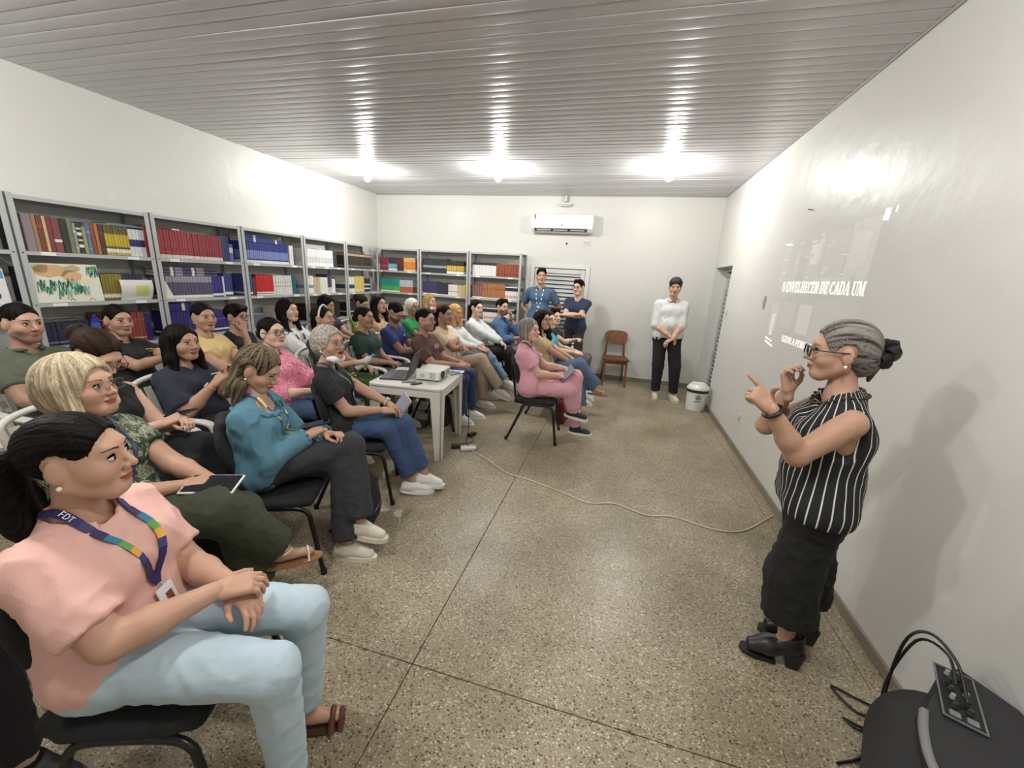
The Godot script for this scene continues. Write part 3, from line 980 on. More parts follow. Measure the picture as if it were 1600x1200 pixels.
func folds(d: Dictionary, amp: float, freq: float, stretch: Vector3, seed_: int) -> void:   # cloth folds: stretched ridged relief
	fold_noise.seed = seed_
	fold_noise.noise_type = FastNoiseLite.TYPE_SIMPLEX_SMOOTH
	fold_noise.frequency = freq
	fold_noise.fractal_octaves = 2
	var v: PackedVector3Array = d.v
	for i in v.size():
		var p := v[i] * stretch
		var r := 1.0 - 2.0 * absf(fold_noise.get_noise_3d(p.x, p.y, p.z))
		v[i] += d.n[i] * amp * (r * r - 0.45)
	d.v = v
	d.n = Blob.normals(v, d.i)

# ---------------------------------------------------------------- heads, hands, hair (local: +x face, +y up, +z the person's right)
var head_cache := {}
var hand_cache := {}
var hair_cache := {}
var face_tex := {}

func head_net(kind: String, fine: bool) -> Dictionary:
	var key := kind + str(fine)
	if head_cache.has(key):
		return head_cache[key]
	var b := Blob.new()
	var m := kind == "m"
	var full := 1.12 if kind == "r" else 1.0                                  # a rounder face
	b.egg(Vector3(-0.012, 0.030, 0), Vector3(0.097, 0.087, 0.074), 0.03)
	b.egg(Vector3(0.024, -0.028, 0), Vector3(0.062, 0.084, 0.058 * full), 0.03)
	b.cap(Vector3(0.058, -0.096, -0.014), Vector3(0.058, -0.096, 0.014), 0.020 if not m else 0.024, 0.020 if not m else 0.024, 0.03)
	for s in [-1.0, 1.0]:
		b.cap(Vector3(-0.012, -0.055, s * 0.050 * full), Vector3(0.048, -0.094, s * 0.016), 0.018 if not m else 0.022, 0.018, 0.03)
		b.ball(Vector3(0.052, -0.032, s * 0.038 * full), 0.026, 0.03)
	b.cap(Vector3(0.074, 0.024, -0.030), Vector3(0.074, 0.024, 0.030), 0.013 if not m else 0.015, 0.013 if not m else 0.015, 0.024)
	for s in [-1.0, 1.0]:
		b.ball(Vector3(0.100, -0.001, s * 0.031), 0.0155, 0.010, 1)
	b.cap(Vector3(0.083, 0.012, 0), Vector3(0.107, -0.031, 0), 0.0065, 0.0105, 0.012)
	for s in [-1.0, 1.0]:
		b.ball(Vector3(0.096, -0.036, s * 0.0115), 0.0085, 0.007)
	b.egg(Vector3(0.0855, -0.0590, 0), Vector3(0.0105, 0.0060, 0.024), 0.006)
	b.egg(Vector3(0.0845, -0.0700, 0), Vector3(0.0105, 0.0070, 0.021), 0.006)
	b.cap(Vector3(0.098, -0.0645, -0.018), Vector3(0.098, -0.0645, 0.018), 0.0028, 0.0028, 0.003, false, false, 1)
	for s in [-1.0, 1.0]:
		b.egg(Vector3(-0.012, -0.008, s * 0.077), Vector3(0.019, 0.032, 0.008), 0.006, 0, Basis(Vector3.UP, s * 0.35))
	var d := b.net(0.0042 if fine else 0.0068)
	d["u"] = PackedVector2Array()
	# eyelids: two shells over each eye
	for s in [-1.0, 1.0]:
		for up in [true, false]:
			var q := MB.new()
			var c := Vector3(0.0765, 0.0, s * 0.031)
			var f := func(a: float, e: float) -> Vector3:
				var az := lerpf(-1.45, 1.45, a)
				var rim := (0.34 if up else -0.36) * cos(az * 0.95) + (0.05 if up else 0.0)
				var el := lerpf(rim, 1.5 if up else -1.5, e)
				return c + Vector3(cos(el) * cos(az), sin(el), cos(el) * sin(az)) * 0.0142
			q.grid(f, 12, 4)
			var add := {"v": q.v, "n": q.n, "i": PackedInt32Array(range(q.v.size()))}
			for i in q.n.size():
				if q.n[i].dot(q.v[i] - c) < 0.0:
					add.n[i] = -q.n[i]
			net_add_plain(d, add)
	for p in d.v:
		d.u.append(Vector2(0.5 + p.z / 0.2, clampf(0.5 - p.y / 0.26, 0.0, 1.0)) if p.x > 0.0 else Vector2(0.5 + p.z / 0.2, 0.01))
	head_cache[key] = d
	return d

func net_add_plain(into: Dictionary, d: Dictionary) -> void:
	var base: int = into.v.size()
	into.v.append_array(d.v)
	into.n.append_array(d.n)
	for i in d.i:
		into.i.append(i + base)

func face_texture(kind: String) -> ImageTexture:      # print on the skin: brows, lips, beard hair
	if face_tex.has(kind):
		return face_tex[kind]
	var S := 320
	var im := Image.create(S, S, false, Image.FORMAT_RGB8)
	im.fill(Color.WHITE)
	var r := RandomNumberGenerator.new()
	r.seed = 5
	var beard := kind == "beard" or kind == "stubble"
	var brow := Color(0.30, 0.24, 0.22)
	if kind == "fair":
		brow = Color(0.55, 0.45, 0.38)
	var lip := Color(0.86, 0.62, 0.62)
	if kind == "lips":
		lip = Color(0.62, 0.20, 0.24)
	if kind == "m" or beard:
		lip = Color(0.88, 0.72, 0.70)
	for py in S:
		for px in S:
			var z := absf((float(px) / S - 0.5) * 0.2)
			var y := (0.5 - float(py) / S) * 0.26
			var c := Color.WHITE
			# brow
			var bt := (z - 0.012) / 0.038
			if bt > 0.0 and bt < 1.0:
				var by := 0.0205 + 0.0075 * sin(bt * 2.2) - 0.003 * bt
				var th := (0.0042 if kind == "m" or beard else 0.0030) * (1.0 - 0.6 * bt)
				var e := absf(y - by) / th
				if e < 1.3:
					c = c.lerp(brow, clampf(1.5 - e, 0.0, 1.0) * (0.75 + 0.25 * r.randf()))
			# lips
			var lw := 0.0235
			if z < lw:
				var k := 1.0 - pow(z / lw, 2.0)
				var top := -0.0640 + 0.0095 * pow(k, 0.6) - 0.002 * exp(-pow(z / 0.004, 2.0))
				var bot := -0.0645 - 0.0105 * pow(k, 0.7)
				if y < top and y > bot:
					c = c * lip
				if absf(y + 0.0645) < 0.0011:
					c = c * Color(0.55, 0.42, 0.42)
			# nostrils
			if Vector2(z - 0.008, y + 0.0415).length() < 0.0032:
				c = c * Color(0.45, 0.35, 0.33)
			if beard:
				var line := -0.030 - 0.030 * clampf(1.0 - z / 0.06, 0.0, 1.0)
				var inb := y < line - 0.012 or (z < 0.03 and y < -0.046 and y > -0.058)
				if inb and not (z < 0.022 and y < -0.056 and y > -0.075):
					var g := (0.72 if kind == "beard" else 0.35) * (0.55 + 0.45 * r.randf())
					c = c.lerp(Color(0.2, 0.16, 0.15), g)
			im.set_pixel(px, py, c)
	face_tex[kind] = ImageTexture.create_from_image(im)
	return face_tex[kind]

func skin_mat(tone: Color, face: String) -> StandardMaterial3D:
	var k := "skin%s%s" % [tone.to_html(false), face]
	if not mats.has(k):
		var m := StandardMaterial3D.new()
		m.albedo_color = tone
		m.albedo_texture = face_texture(face)
		m.roughness = 0.5
		m.metallic_specular = 0.4
		mats[k] = m
	return mats[k]

var eye_mesh_cache: ArrayMesh

func eye_mesh() -> ArrayMesh:
	if eye_mesh_cache:
		return eye_mesh_cache
	var q := MB.new()
	var r := 0.0132
	var rings := 14
	for j in rings:
		var a0 := PI * 0.55 * j / rings
		var a1 := PI * 0.55 * (j + 1) / rings
		var am := (a0 + a1) * 0.5
		q.tint = lin(col(214, 206, 198))
		if am < 0.46:
			q.tint = lin(col(52, 32, 22))
		if am < 0.2:
			q.tint = lin(col(14, 10, 9))
		for k in 16:
			var p := []
			for w in [[a0, k], [a1, k], [a1, k + 1], [a0, k + 1]]:
				var b: float = TAU * w[1] / 16.0
				p.append(Vector3(cos(w[0]), sin(w[0]) * sin(b), sin(w[0]) * cos(b)))
			q.tri(p[0] * r, p[1] * r, p[2] * r, p[0], p[1], p[2])
			if j > 0:
				q.tri(p[0] * r, p[2] * r, p[3] * r, p[0], p[2], p[3])
	eye_mesh_cache = q.done()
	return eye_mesh_cache

func hand_net(pose: String, fine: bool) -> Dictionary:      # a right hand: fingers +x, palm down, thumb towards -z
	var key := pose + str(fine)
	if hand_cache.has(key):
		return hand_cache[key]
	var curls := {"relaxed": [22, 30, 18], "fist": [72, 88, 50], "hold": [38, 52, 35], "flat": [8, 12, 8], "point": [76, 88, 55]}
	var b := Blob.new()
	b.cap(Vector3(-0.03, 0, 0), Vector3(0.02, -0.002, 0), 0.0235, 0.022, 0.02)
	var kz := [-0.029, -0.0095, 0.0105, 0.028]
	var ln := [0.070, 0.079, 0.073, 0.057]
	for i in 4:
		var kn := Vector3(0.088 - 0.004 * absf(i - 1.0), 0, kz[i])
		b.cap(Vector3(0.012, -0.004, kz[i] * 0.6), kn, 0.0165, 0.0118, 0.012)
		var p := kn
		var a := 0.0
		var c: Array = curls[pose]
		if pose == "point" and i == 0:
			c = [-6, 6, 4]
		for s in 3:
			a += deg_to_rad(c[s] + (3.0 * i if pose == "relaxed" else 0.0))
			var l: float = ln[i] * [0.45, 0.31, 0.24][s]
			var e := p + Vector3(cos(a), -sin(a), kz[i] * (0.9 if pose == "flat" or pose == "relaxed" else 0.0)).normalized() * l
			b.cap(p, e, 0.0096 - 0.0011 * s, 0.0088 - 0.0011 * s, 0.0035)
			p = e
	if pose == "point":
		b.cap(Vector3(0.022, -0.006, -0.026), Vector3(0.045, 0.010, -0.044), 0.0145, 0.011, 0.012)
		b.cap(Vector3(0.045, 0.010, -0.044), Vector3(0.058, 0.040, -0.046), 0.0108, 0.0098, 0.004)
		b.cap(Vector3(0.058, 0.040, -0.046), Vector3(0.060, 0.066, -0.043), 0.0096, 0.0076, 0.004)
	elif pose == "fist" or pose == "hold":
		b.cap(Vector3(0.020, -0.008, -0.026), Vector3(0.048, -0.026, -0.046), 0.0145, 0.0115, 0.012)
		b.cap(Vector3(0.048, -0.026, -0.046), Vector3(0.074, -0.042, -0.036), 0.0108, 0.0095, 0.004)
		b.cap(Vector3(0.074, -0.042, -0.036), Vector3(0.090, -0.050, -0.020), 0.0095, 0.0075, 0.004)
	else:
		b.cap(Vector3(0.020, -0.006, -0.026), Vector3(0.046, -0.014, -0.050), 0.0145, 0.0115, 0.012)
		b.cap(Vector3(0.046, -0.014, -0.050), Vector3(0.072, -0.020, -0.060), 0.0108, 0.0095, 0.004)
		b.cap(Vector3(0.072, -0.020, -0.060), Vector3(0.093, -0.024, -0.062), 0.0095, 0.0075, 0.004)
	hand_cache[key] = b.net(0.0034 if fine else 0.0055)
	return hand_cache[key]

func hair_net(style: String, fine: bool) -> Dictionary:
	var key := style + str(fine)
	if hair_cache.has(key):
		return hair_cache[key]
	var b := Blob.new()
	var strands := "down"
	var cut := true
	var ears := true
	match style:
		"short", "fade":
			b.egg(Vector3(-0.016, 0.040, 0), Vector3(0.106, 0.093, 0.082) if style == "short" else Vector3(0.102, 0.089, 0.078), 0.02)
			if style == "short":
				b.cap(Vector3(0.055, 0.098, -0.035), Vector3(0.055, 0.098, 0.035), 0.026, 0.026, 0.03)
			b.below(Vector3(0, -0.055, 0), Vector3(0.3, -1, 0))
		"fringe":                                  # man with hair falling on the forehead
			b.egg(Vector3(-0.012, 0.042, 0), Vector3(0.110, 0.095, 0.088), 0.02)
			b.cap(Vector3(0.070, 0.088, -0.045), Vector3(0.080, 0.078, 0.045), 0.024, 0.024, 0.03)
			b.below(Vector3(0, -0.06, 0), Vector3(0.3, -1, 0))
		"tied", "bun", "pony", "band":
			strands = "back"
			b.egg(Vector3(-0.016, 0.036, 0), Vector3(0.105, 0.092, 0.081), 0.02)
			b.below(Vector3(0, -0.075, 0), Vector3(0.35, -1, 0))
			if style == "bun":
				b.egg(Vector3(-0.125, 0.045, 0), Vector3(0.042, 0.046, 0.046), 0.012)
			if style == "tied":
				b.egg(Vector3(-0.118, -0.005, 0), Vector3(0.035, 0.045, 0.04), 0.02)
			if style == "pony":
				b.cap(Vector3(-0.105, 0.03, 0), Vector3(-0.155, 0.0, 0), 0.022, 0.034, 0.015)
				b.cap(Vector3(-0.155, 0.0, 0), Vector3(-0.150, -0.16, 0.01), 0.034, 0.036, 0.02)
				b.cap(Vector3(-0.150, -0.16, 0.01), Vector3(-0.125, -0.28, 0.02), 0.036, 0.012, 0.02)
			if style == "band":
				b.cap(Vector3(-0.10, -0.02, 0), Vector3(-0.13, -0.16, 0), 0.035, 0.02, 0.02)
		"long", "wavy":
			ears = false
			b.egg(Vector3(-0.016, 0.036, 0), Vector3(0.110, 0.097, 0.089), 0.02)
			for s in [-1.0, 1.0]:
				b.cap(Vector3(0.005, 0.04, s * 0.072), Vector3(0.0, -0.10, s * 0.088), 0.024, 0.030, 0.03)
				b.cap(Vector3(0.0, -0.10, s * 0.088), Vector3(0.03, -0.27, s * 0.098), 0.032, 0.022, 0.03)
				b.cap(Vector3(-0.06, 0.0, s * 0.055), Vector3(-0.075, -0.24, s * 0.06), 0.045, 0.035, 0.04)
				if style == "wavy":
					b.ball(Vector3(0.012, -0.15, s * 0.108), 0.036, 0.03)
					b.ball(Vector3(0.030, -0.23, s * 0.085), 0.036, 0.03)
		"shoulder":                                 # to the shoulders, tucked behind the ears
			b.egg(Vector3(-0.016, 0.036, 0), Vector3(0.110, 0.097, 0.087), 0.02)
			for s in [-1.0, 1.0]:
				b.cap(Vector3(-0.035, 0.03, s * 0.066), Vector3(-0.035, -0.10, s * 0.080), 0.026, 0.036, 0.03)
				b.cap(Vector3(-0.035, -0.10, s * 0.080), Vector3(-0.010, -0.195, s * 0.080), 0.036, 0.022, 0.03)
				b.cap(Vector3(-0.065, 0.0, s * 0.04), Vector3(-0.080, -0.18, s * 0.045), 0.045, 0.03, 0.04)
		"bob":
			ears = false
			b.egg(Vector3(-0.030, 0.040, 0), Vector3(0.128, 0.106, 0.102), 0.02)
			for s in [-1.0, 1.0]:
				b.cap(Vector3(-0.005, 0.02, s * 0.078), Vector3(0.012, -0.085, s * 0.078), 0.036, 0.026, 0.03)
			b.egg(Vector3(-0.075, -0.02, 0), Vector3(0.085, 0.090, 0.098), 0.04)
			b.egg(Vector3(-0.035, -0.115, 0), Vector3(0.055, 0.05, 0.05), 0.03, 1)
			b.below(Vector3(0, -0.105, 0), Vector3(0.1, -1, 0))
		"grey":                                      # short full grey hair
			ears = false
			b.egg(Vector3(-0.022, 0.034, 0), Vector3(0.114, 0.100, 0.094), 0.02)
			for s in [-1.0, 1.0]:
				b.cap(Vector3(0.0, 0.02, s * 0.076), Vector3(-0.005, -0.07, s * 0.080), 0.028, 0.022, 0.03)
			b.egg(Vector3(-0.06, -0.05, 0), Vector3(0.055, 0.065, 0.075), 0.04)
		"knot":                                      # the presenter: swept back to a low twisted knot
			strands = "back"
			b.egg(Vector3(-0.018, 0.036, 0), Vector3(0.108, 0.096, 0.084), 0.02)
			b.egg(Vector3(-0.075, -0.025, 0), Vector3(0.055, 0.065, 0.062), 0.03)
			b.below(Vector3(0, -0.088, 0), Vector3(0.45, -1, 0))
		"net", "cap":
			strands = "none"
			ears = false
			b.egg(Vector3(-0.024, 0.036, 0), Vector3(0.116, 0.102, 0.093), 0.02)
			b.egg(Vector3(-0.07, -0.015, 0), Vector3(0.066, 0.075, 0.078), 0.04)
			b.below(Vector3(0, -0.095, 0), Vector3(0.5, -1, 0))
		"scarf":
			strands = "down"
			ears = false
			b.egg(Vector3(-0.016, 0.038, 0), Vector3(0.112, 0.099, 0.088), 0.02)
			for s in [-1.0, 1.0]:
				b.cap(Vector3(0.0, 0.0, s * 0.075), Vector3(0.02, -0.16, s * 0.060), 0.028, 0.034, 0.03)
				b.cap(Vector3(-0.06, 0.0, s * 0.04), Vector3(-0.05, -0.17, s * 0.05), 0.05, 0.05, 0.04)
	if style == "bob":
		b.egg(Vector3(0.108, -0.028, -0.010), Vector3(0.086, 0.108, 0.078), 0.012, 1, Basis(Vector3.RIGHT, 0.28))
	elif style in ["long", "wavy", "shoulder", "scarf", "grey"]:
		b.egg(Vector3(0.105, -0.040, 0), Vector3(0.082, 0.116, 0.078), 0.012, 1)
		b.egg(Vector3(0.09, -0.16, 0), Vector3(0.075, 0.12, 0.062), 0.012, 1)
	elif style == "net" or style == "cap":
		b.egg(Vector3(0.110, -0.050, 0), Vector3(0.095, 0.130, 0.102), 0.008, 1)
	elif style == "fringe":
		b.egg(Vector3(0.100, -0.050, 0), Vector3(0.075, 0.105, 0.084), 0.010, 1)
	else:
		b.egg(Vector3(0.102, -0.035, 0), Vector3(0.080, 0.112, 0.086), 0.010, 1)
	if ears:
		for s in [-1.0, 1.0]:
			b.egg(Vector3(-0.008, -0.010, s * 0.096), Vector3(0.044, 0.056, 0.046), 0.006, 1)
	var d := b.net(0.0044 if fine else 0.0085)
	var c := PackedColorArray()
	var nz := FastNoiseLite.new()
	nz.seed = 31
	nz.frequency = 1.0
	nz.fractal_octaves = 3
	var v: PackedVector3Array = d.v
	for i in v.size():
		var p := v[i]
		var a: float
		var l: float
		if strands == "back":
			a = atan2(p.z, p.y + 0.02)
			l = p.x
		else:
			a = atan2(p.z, p.x + 0.03)
			l = p.y
		var g := nz.get_noise_2d(a * (24.0 if fine else 9.0), l * 5.0)
		var h := nz.get_noise_2d(a * 5.0 + 40.0, l * 2.0)
		if strands == "none":
			g = nz.get_noise_3d(p.x * 40.0, p.y * 40.0, p.z * 40.0)
			h = 0.0
		v[i] = p + d.n[i] * g * (0.0032 if fine else 0.005)
		var t := clampf(0.5 + 0.9 * h + 0.8 * g, 0.0, 1.0)
		c.append(Color(t, t, t))
	d.v = v
	d["c"] = c
	d.n = Blob.normals(v, d.i)
	hair_cache[key] = d
	return d

var hair_mesh_cache := {}

func hair_mesh(style: String, fine: bool, dark: Color, light: Color) -> ArrayMesh:
	var key := style + str(fine) + dark.to_html() + light.to_html()
	if not hair_mesh_cache.has(key):
		var d := hair_net(style, fine).duplicate()
		var c := PackedColorArray()
		var a := lin(dark)
		var b := lin(light)
		for t in d.c:
			c.append(a.lerp(b, t.r))
		d["c"] = c
		hair_mesh_cache[key] = net_mesh(d)
	return hair_mesh_cache[key]

func glasses(parent: Node3D, t: Transform3D, c: Color, thick := 0.0016, round_ := false) -> void:
	var q := MB.new()
	for s in [-1.0, 1.0]:
		var loop := []
		for k in 17:
			var a := TAU * k / 16.0
			var e := 2.0 if round_ else 4.0
			var rx := signf(cos(a)) * pow(absf(cos(a)), 2.0 / e) * 0.0265
			var ry := signf(sin(a)) * pow(absf(sin(a)), 2.0 / e) * 0.0195
			loop.append(t * Vector3(0.1065 - 0.12 * absf(rx + 0.0) * 0.25, -0.004 + ry, s * (0.034 + rx)))
		q.tube(loop, thick, 6, false)
		q.tube([t * Vector3(0.103, 0.004, s * 0.060), t * Vector3(0.06, 0.005, s * 0.076), t * Vector3(-0.012, 0.006, s * 0.083), t * Vector3(-0.03, -0.012, s * 0.084)], thick, 6)
	q.tube([t * Vector3(0.108, -0.001, -0.009), t * Vector3(0.112, 0.002, 0), t * Vector3(0.108, -0.001, 0.009)], thick, 6)
	var g := put("glasses", q.done(), cmat(c, 0.3), parent)
	var lm := mat("lens", Color(0.2, 0.22, 0.24, 0.05), 0.0, 0.0, 0.25)
	lm.transparency = BaseMaterial3D.TRANSPARENCY_ALPHA
	for s in [-1.0, 1.0]:
		var ln := MB.new()
		ln.box(t * Vector3(0.1055, -0.004, s * 0.034), Vector3(0.001, 0.034, 0.048), t.basis.orthonormalized())
		put("lens", ln.done(), lm, g)

# ---------------------------------------------------------------- people
func ik(a: Vector3, b: Vector3, l1: float, l2: float, pole: Vector3) -> Array:   # [joint, end]
	var d := b - a
	var L := d.length()
	var m := (l1 + l2) * 0.998
	if L > m:
		b = a + d / L * m
		L = m
		d = b - a
	L = maxf(L, absf(l1 - l2) + 0.01)
	var x := (l1 * l1 - l2 * l2 + L * L) / (2.0 * L)
	var h := sqrt(maxf(l1 * l1 - x * x, 0.0))
	var u := d.normalized()
	var p := (pole - u * pole.dot(u)).normalized()
	return [a + u * x + p * h, b]

func look(dir: Vector3, up: Vector3) -> Basis:      # +x along dir, +y near up
	var x := dir.normalized()
	var z := x.cross(up).normalized()
	return Basis(x, z.cross(x).normalized(), z)

func cloth_mat(key: String, c: Color, rough := 0.85) -> StandardMaterial3D:
	var m := mat("cloth_" + key + c.to_html(false), c, rough)
	if not m.heightmap_enabled:
		if not mats.has("weave_tex"):
			mats["weave_tex"] = noise_tex(41, 0.25, Color.BLACK, Color.WHITE, 128, 2)
		m.uv1_triplanar = true
		m.uv1_scale = Vector3(6, 6, 6)
		m.normal_enabled = false
		m.rim_enabled = true
		m.rim = 0.12
		m.rim_tint = 0.7
		bump(m, mats["weave_tex"], 0.05)
	return m

func print_mat(key: String, tex: Texture2D, scale: float, tint := Color.WHITE) -> StandardMaterial3D:
	if not mats.has("print_" + key):
		var m := StandardMaterial3D.new()
		m.albedo_texture = tex
		m.albedo_color = tint
		m.uv1_triplanar = true
		m.uv1_scale = Vector3.ONE * scale
		m.roughness = 0.8
		mats["print_" + key] = m
	return mats["print_" + key]

func hair_mat(rough: float) -> StandardMaterial3D:
	var k := "hair%.2f" % rough
	if not mats.has(k):
		var m := StandardMaterial3D.new()
		m.vertex_color_use_as_albedo = true
		m.roughness = rough
		m.metallic_specular = 0.22
		mats[k] = m
	return mats[k]

var person_seed := 100

func person(sp: Dictionary) -> Dictionary:
	person_seed += 1
	var yaw: float = deg_to_rad(sp.get("yaw", 0.0))
	var F := Vector3(cos(yaw), 0, -sin(yaw))
	var head_w: Vector3 = sp.head
	var stand: bool = sp.get("stand", false)
	var lean: float = sp.get("lean", -0.09)           # how far the head sits in front of the hips
	var s: float = sp.get("s", 1.0 if sp.get("stand", false) else 0.95)
	var hipw: Vector3 = head_w - F * lean
	hipw.y = 0.0
	if sp.has("hip"):
		hipw = Vector3(sp.hip.x, 0, sp.hip.y)
	var t := thing("person", sp.label, "person", hipw, yaw)
	var inv := t.transform.affine_inverse()
	var male: bool = sp.get("male", false)
	var fat: float = sp.get("fat", 1.0)
	var cell: float = sp.get("cell", 0.016)
	var fine: bool = sp.get("fine", cell <= 0.0146)
	var hs: float = sp.get("hs", 1.0) * (0.975 if male else 0.94)      # head size
	var head := inv * head_w
	var hy: float = sp.get("hy", (head.y - 0.66 * s) if stand else 0.535)
	var hip := Vector3(0, hy, 0)
	var hd: Array = sp.get("look", [0.0, 0.0, 0.0])                   # yaw (to the left +), pitch (up +), roll in degrees
	if not sp.has("look") or sp.has("gz"):
		var tg: Vector3 = inv * (sp.get("gz", Vector3(0.9, 1.38, -2.0) if head_w.z > -3.0 else Vector3(1.3, 1.45, -3.6)) as Vector3) - head
		hd = [clampf(rad_to_deg(atan2(-tg.z, tg.x)), -62, 62) + sp.get("turn", 0.0), rad_to_deg(atan2(tg.y, Vector2(tg.x, tg.z).length())) + sp.get("nod", 0.0), sp.get("tilt", 0.0)]
	var hb := Basis(Vector3.UP, deg_to_rad(hd[0])) * Basis(Vector3.BACK, deg_to_rad(hd[1])) * Basis(Vector3.RIGHT, deg_to_rad(hd[2] if hd.size() > 2 else 0.0))
	var skull := head - hb * Vector3(0.02, 0.02, 0) * hs              # where the neck ends
	var neck := head + Vector3(-0.045, -0.168, 0) * hs
	var up := (neck - hip).normalized()
	var zed := Vector3(0, 0, 1).rotated(Vector3.UP, deg_to_rad(sp.get("twist", 0.0)))
	var fwd := up.cross(zed) * -1.0
	if fwd.x < 0.0:
		fwd = -fwd
	var tl := (neck - hip).length()
	var waist := hip.lerp(neck, 0.32) - fwd * 0.005
	var chest := hip.lerp(neck, 0.66) + fwd * 0.004
	var sw: float = sp.get("sw", 0.178 if male else 0.160) * s
	var shy: float = sp.get("shrug", 0.0)
	var shc := hip.lerp(neck, 0.845) + up * shy
	var shR := shc + zed * sw
	var shL := shc - zed * sw
	# arms
	var l1: float = sp.get("l1", 0.285 if male else 0.262) * s
	var l2: float = sp.get("l2", 0.255 if male else 0.232) * s
	var wr_R: Vector3
	var wr_L: Vector3
	if stand:
		wr_R = sp.get("hr", Vector3(0.06, hy - 0.02, 0.24))
		wr_L = sp.get("hl", Vector3(0.06, hy - 0.02, -0.24))
	else:
		wr_R = sp.get("hr", Vector3(0.29, 0.68, 0.07))
		wr_L = sp.get("hl", Vector3(0.29, 0.68, -0.07))
	if sp.has("hrw"):
		wr_R = inv * sp.hrw
	if sp.has("hlw"):
		wr_L = inv * sp.hlw
	var aR := ik(shR, wr_R, l1, l2, sp.get("pr", Vector3(-0.35, -1.0, 0.45)))
	var aL := ik(shL, wr_L, l1, l2, sp.get("pl", Vector3(-0.35, -1.0, -0.45)))
	if sp.has("erw"):
		aR[0] = inv * sp.erw
	if sp.has("elw"):
		aL[0] = inv * sp.elw
	# legs
	var knR: Vector3
	var knL: Vector3
	var anR: Vector3
	var anL: Vector3
	var hw := 0.085 * s * lerpf(1.0, fat, 0.4)
	if stand:
		knR = Vector3(0.03, hy * 0.52, 0.10)
		knL = Vector3(0.03, hy * 0.52, -0.10)
		anR = Vector3(0, 0.09, 0.11)
		anL = Vector3(0, 0.09, -0.11)
	else:
		knR = Vector3(0.44 * s, 0.515, 0.11)
		knL = Vector3(0.44 * s, 0.515, -0.11)
		anR = Vector3(0.46 * s, 0.09, 0.11)
		anL = Vector3(0.46 * s, 0.09, -0.11)
		if sp.get("cross", "") == "r":        # right leg laid over the left
			knR = Vector3(0.46 * s, 0.635, 0.03)
			anR = Vector3(0.62 * s, 0.30, -0.09)
			knL = Vector3(0.44 * s, 0.53, -0.06)
			anL = Vector3(0.40 * s, 0.09, -0.02)
		if sp.get("cross", "") == "l":
			knL = Vector3(0.46 * s, 0.635, -0.03)
			anL = Vector3(0.62 * s, 0.30, 0.09)
			knR = Vector3(0.44 * s, 0.53, 0.06)
			anR = Vector3(0.40 * s, 0.09, 0.02)
	for k in [["knr", 0], ["knl", 1], ["anr", 2], ["anl", 3]]:
		if sp.has(k[0]):
			var p: Vector3 = inv * sp[k[0]]
			match k[1]:
				0: knR = p
				1: knL = p
				2: anR = p
				3: anL = p
	var fR: Vector3 = sp.get("fr", Vector3(1, -0.1, 0.15))
	var fL: Vector3 = sp.get("fl", Vector3(1, -0.1, -0.15))
	var hipR := hip + Vector3(0.0, -0.005, hw)
	var hipL := hip + Vector3(0.0, -0.005, -hw)
	var top: Dictionary = sp.get("top", {"c": col(60, 60, 60), "sleeve": 1.0})
	var bottom: Dictionary = sp.get("bottom", {"c": col(40, 40, 46)})
	var sleeve: float = top.get("sleeve", 1.0)
	var ft := fat
	var thick := 1.12 if male else 1.0
	thick *= lerpf(1.0, fat, 0.75)
	# ---- skin
	var b := Blob.new()
	b.cap(hipR, hipL, 0.092 * ft, 0.092 * ft, 0.04)
	b.cap(waist - zed * 0.045, waist + zed * 0.045, 0.085 * ft, 0.085 * ft, 0.06)
	b.cap(chest - zed * 0.07, chest + zed * 0.07, 0.090, 0.090, 0.06)
	for e in [shR, shL]:
		b.cap(neck - up * 0.012, e - (e - shc) * 0.12, 0.044, 0.040, 0.04)
	b.cap(neck - up * 0.03, skull, 0.052 if male else 0.046, 0.050 if male else 0.043, 0.03)
	for a in [[shR, aR], [shL, aL]]:
		b.cap(a[0], a[1][0], 0.046 * thick, 0.037 * thick, 0.02)
		b.cap(a[1][0], a[1][0].lerp(a[1][1], 0.35), 0.037 * thick, 0.037 * thick, 0.015)
		b.cap(a[1][0].lerp(a[1][1], 0.35), a[1][1], 0.036 * thick, 0.0235 * lerpf(1.0, thick, 0.5), 0.015)
	for a in [[hipR, knR, anR, fR], [hipL, knL, anL, fL]]:
		b.cap(a[0], a[1], 0.070 * ft, 0.048, 0.03)
		b.cap(a[1], a[1].lerp(a[2], 0.3), 0.046, 0.046, 0.02)
		b.cap(a[1].lerp(a[2], 0.3), a[2], 0.046, 0.031, 0.02)
		var fd: Vector3 = a[3].normalized()
		b.cap(a[2] + Vector3(0, -0.035, 0) - fd * 0.02, a[2] + Vector3(0, -0.05, 0) + fd * 0.11, 0.029, 0.022, 0.03)
	var body := b.net(cell)
	body["u"] = PackedVector2Array()
	body.u.resize(body.v.size())
	var hk: String = sp.get("head_kind", "m" if male else "f")
	var ht := Transform3D(hb.scaled(Vector3.ONE * hs), head)
	net_add(body, head_net(hk, fine), ht)
	var pR: String = sp.get("pose_r", "relaxed")
	var pL: String = sp.get("pose_l", "relaxed")
	var hz := (1.06 if male else 0.96) * s
	var hdR: Vector3 = sp.get("dir_r", (aR[1] - aR[0]))
	var hdL: Vector3 = sp.get("dir_l", (aL[1] - aL[0]))
	var huR: Vector3 = sp.get("back_r", Vector3(0, 1, 0.35))
	var huL: Vector3 = sp.get("back_l", Vector3(0, 1, -0.35))
	var bR := look(hdR, huR)
	var bL := look(hdL, huL)
	net_add(body, hand_net(pR, fine), Transform3D(bR.scaled(Vector3.ONE * hz), aR[1]))
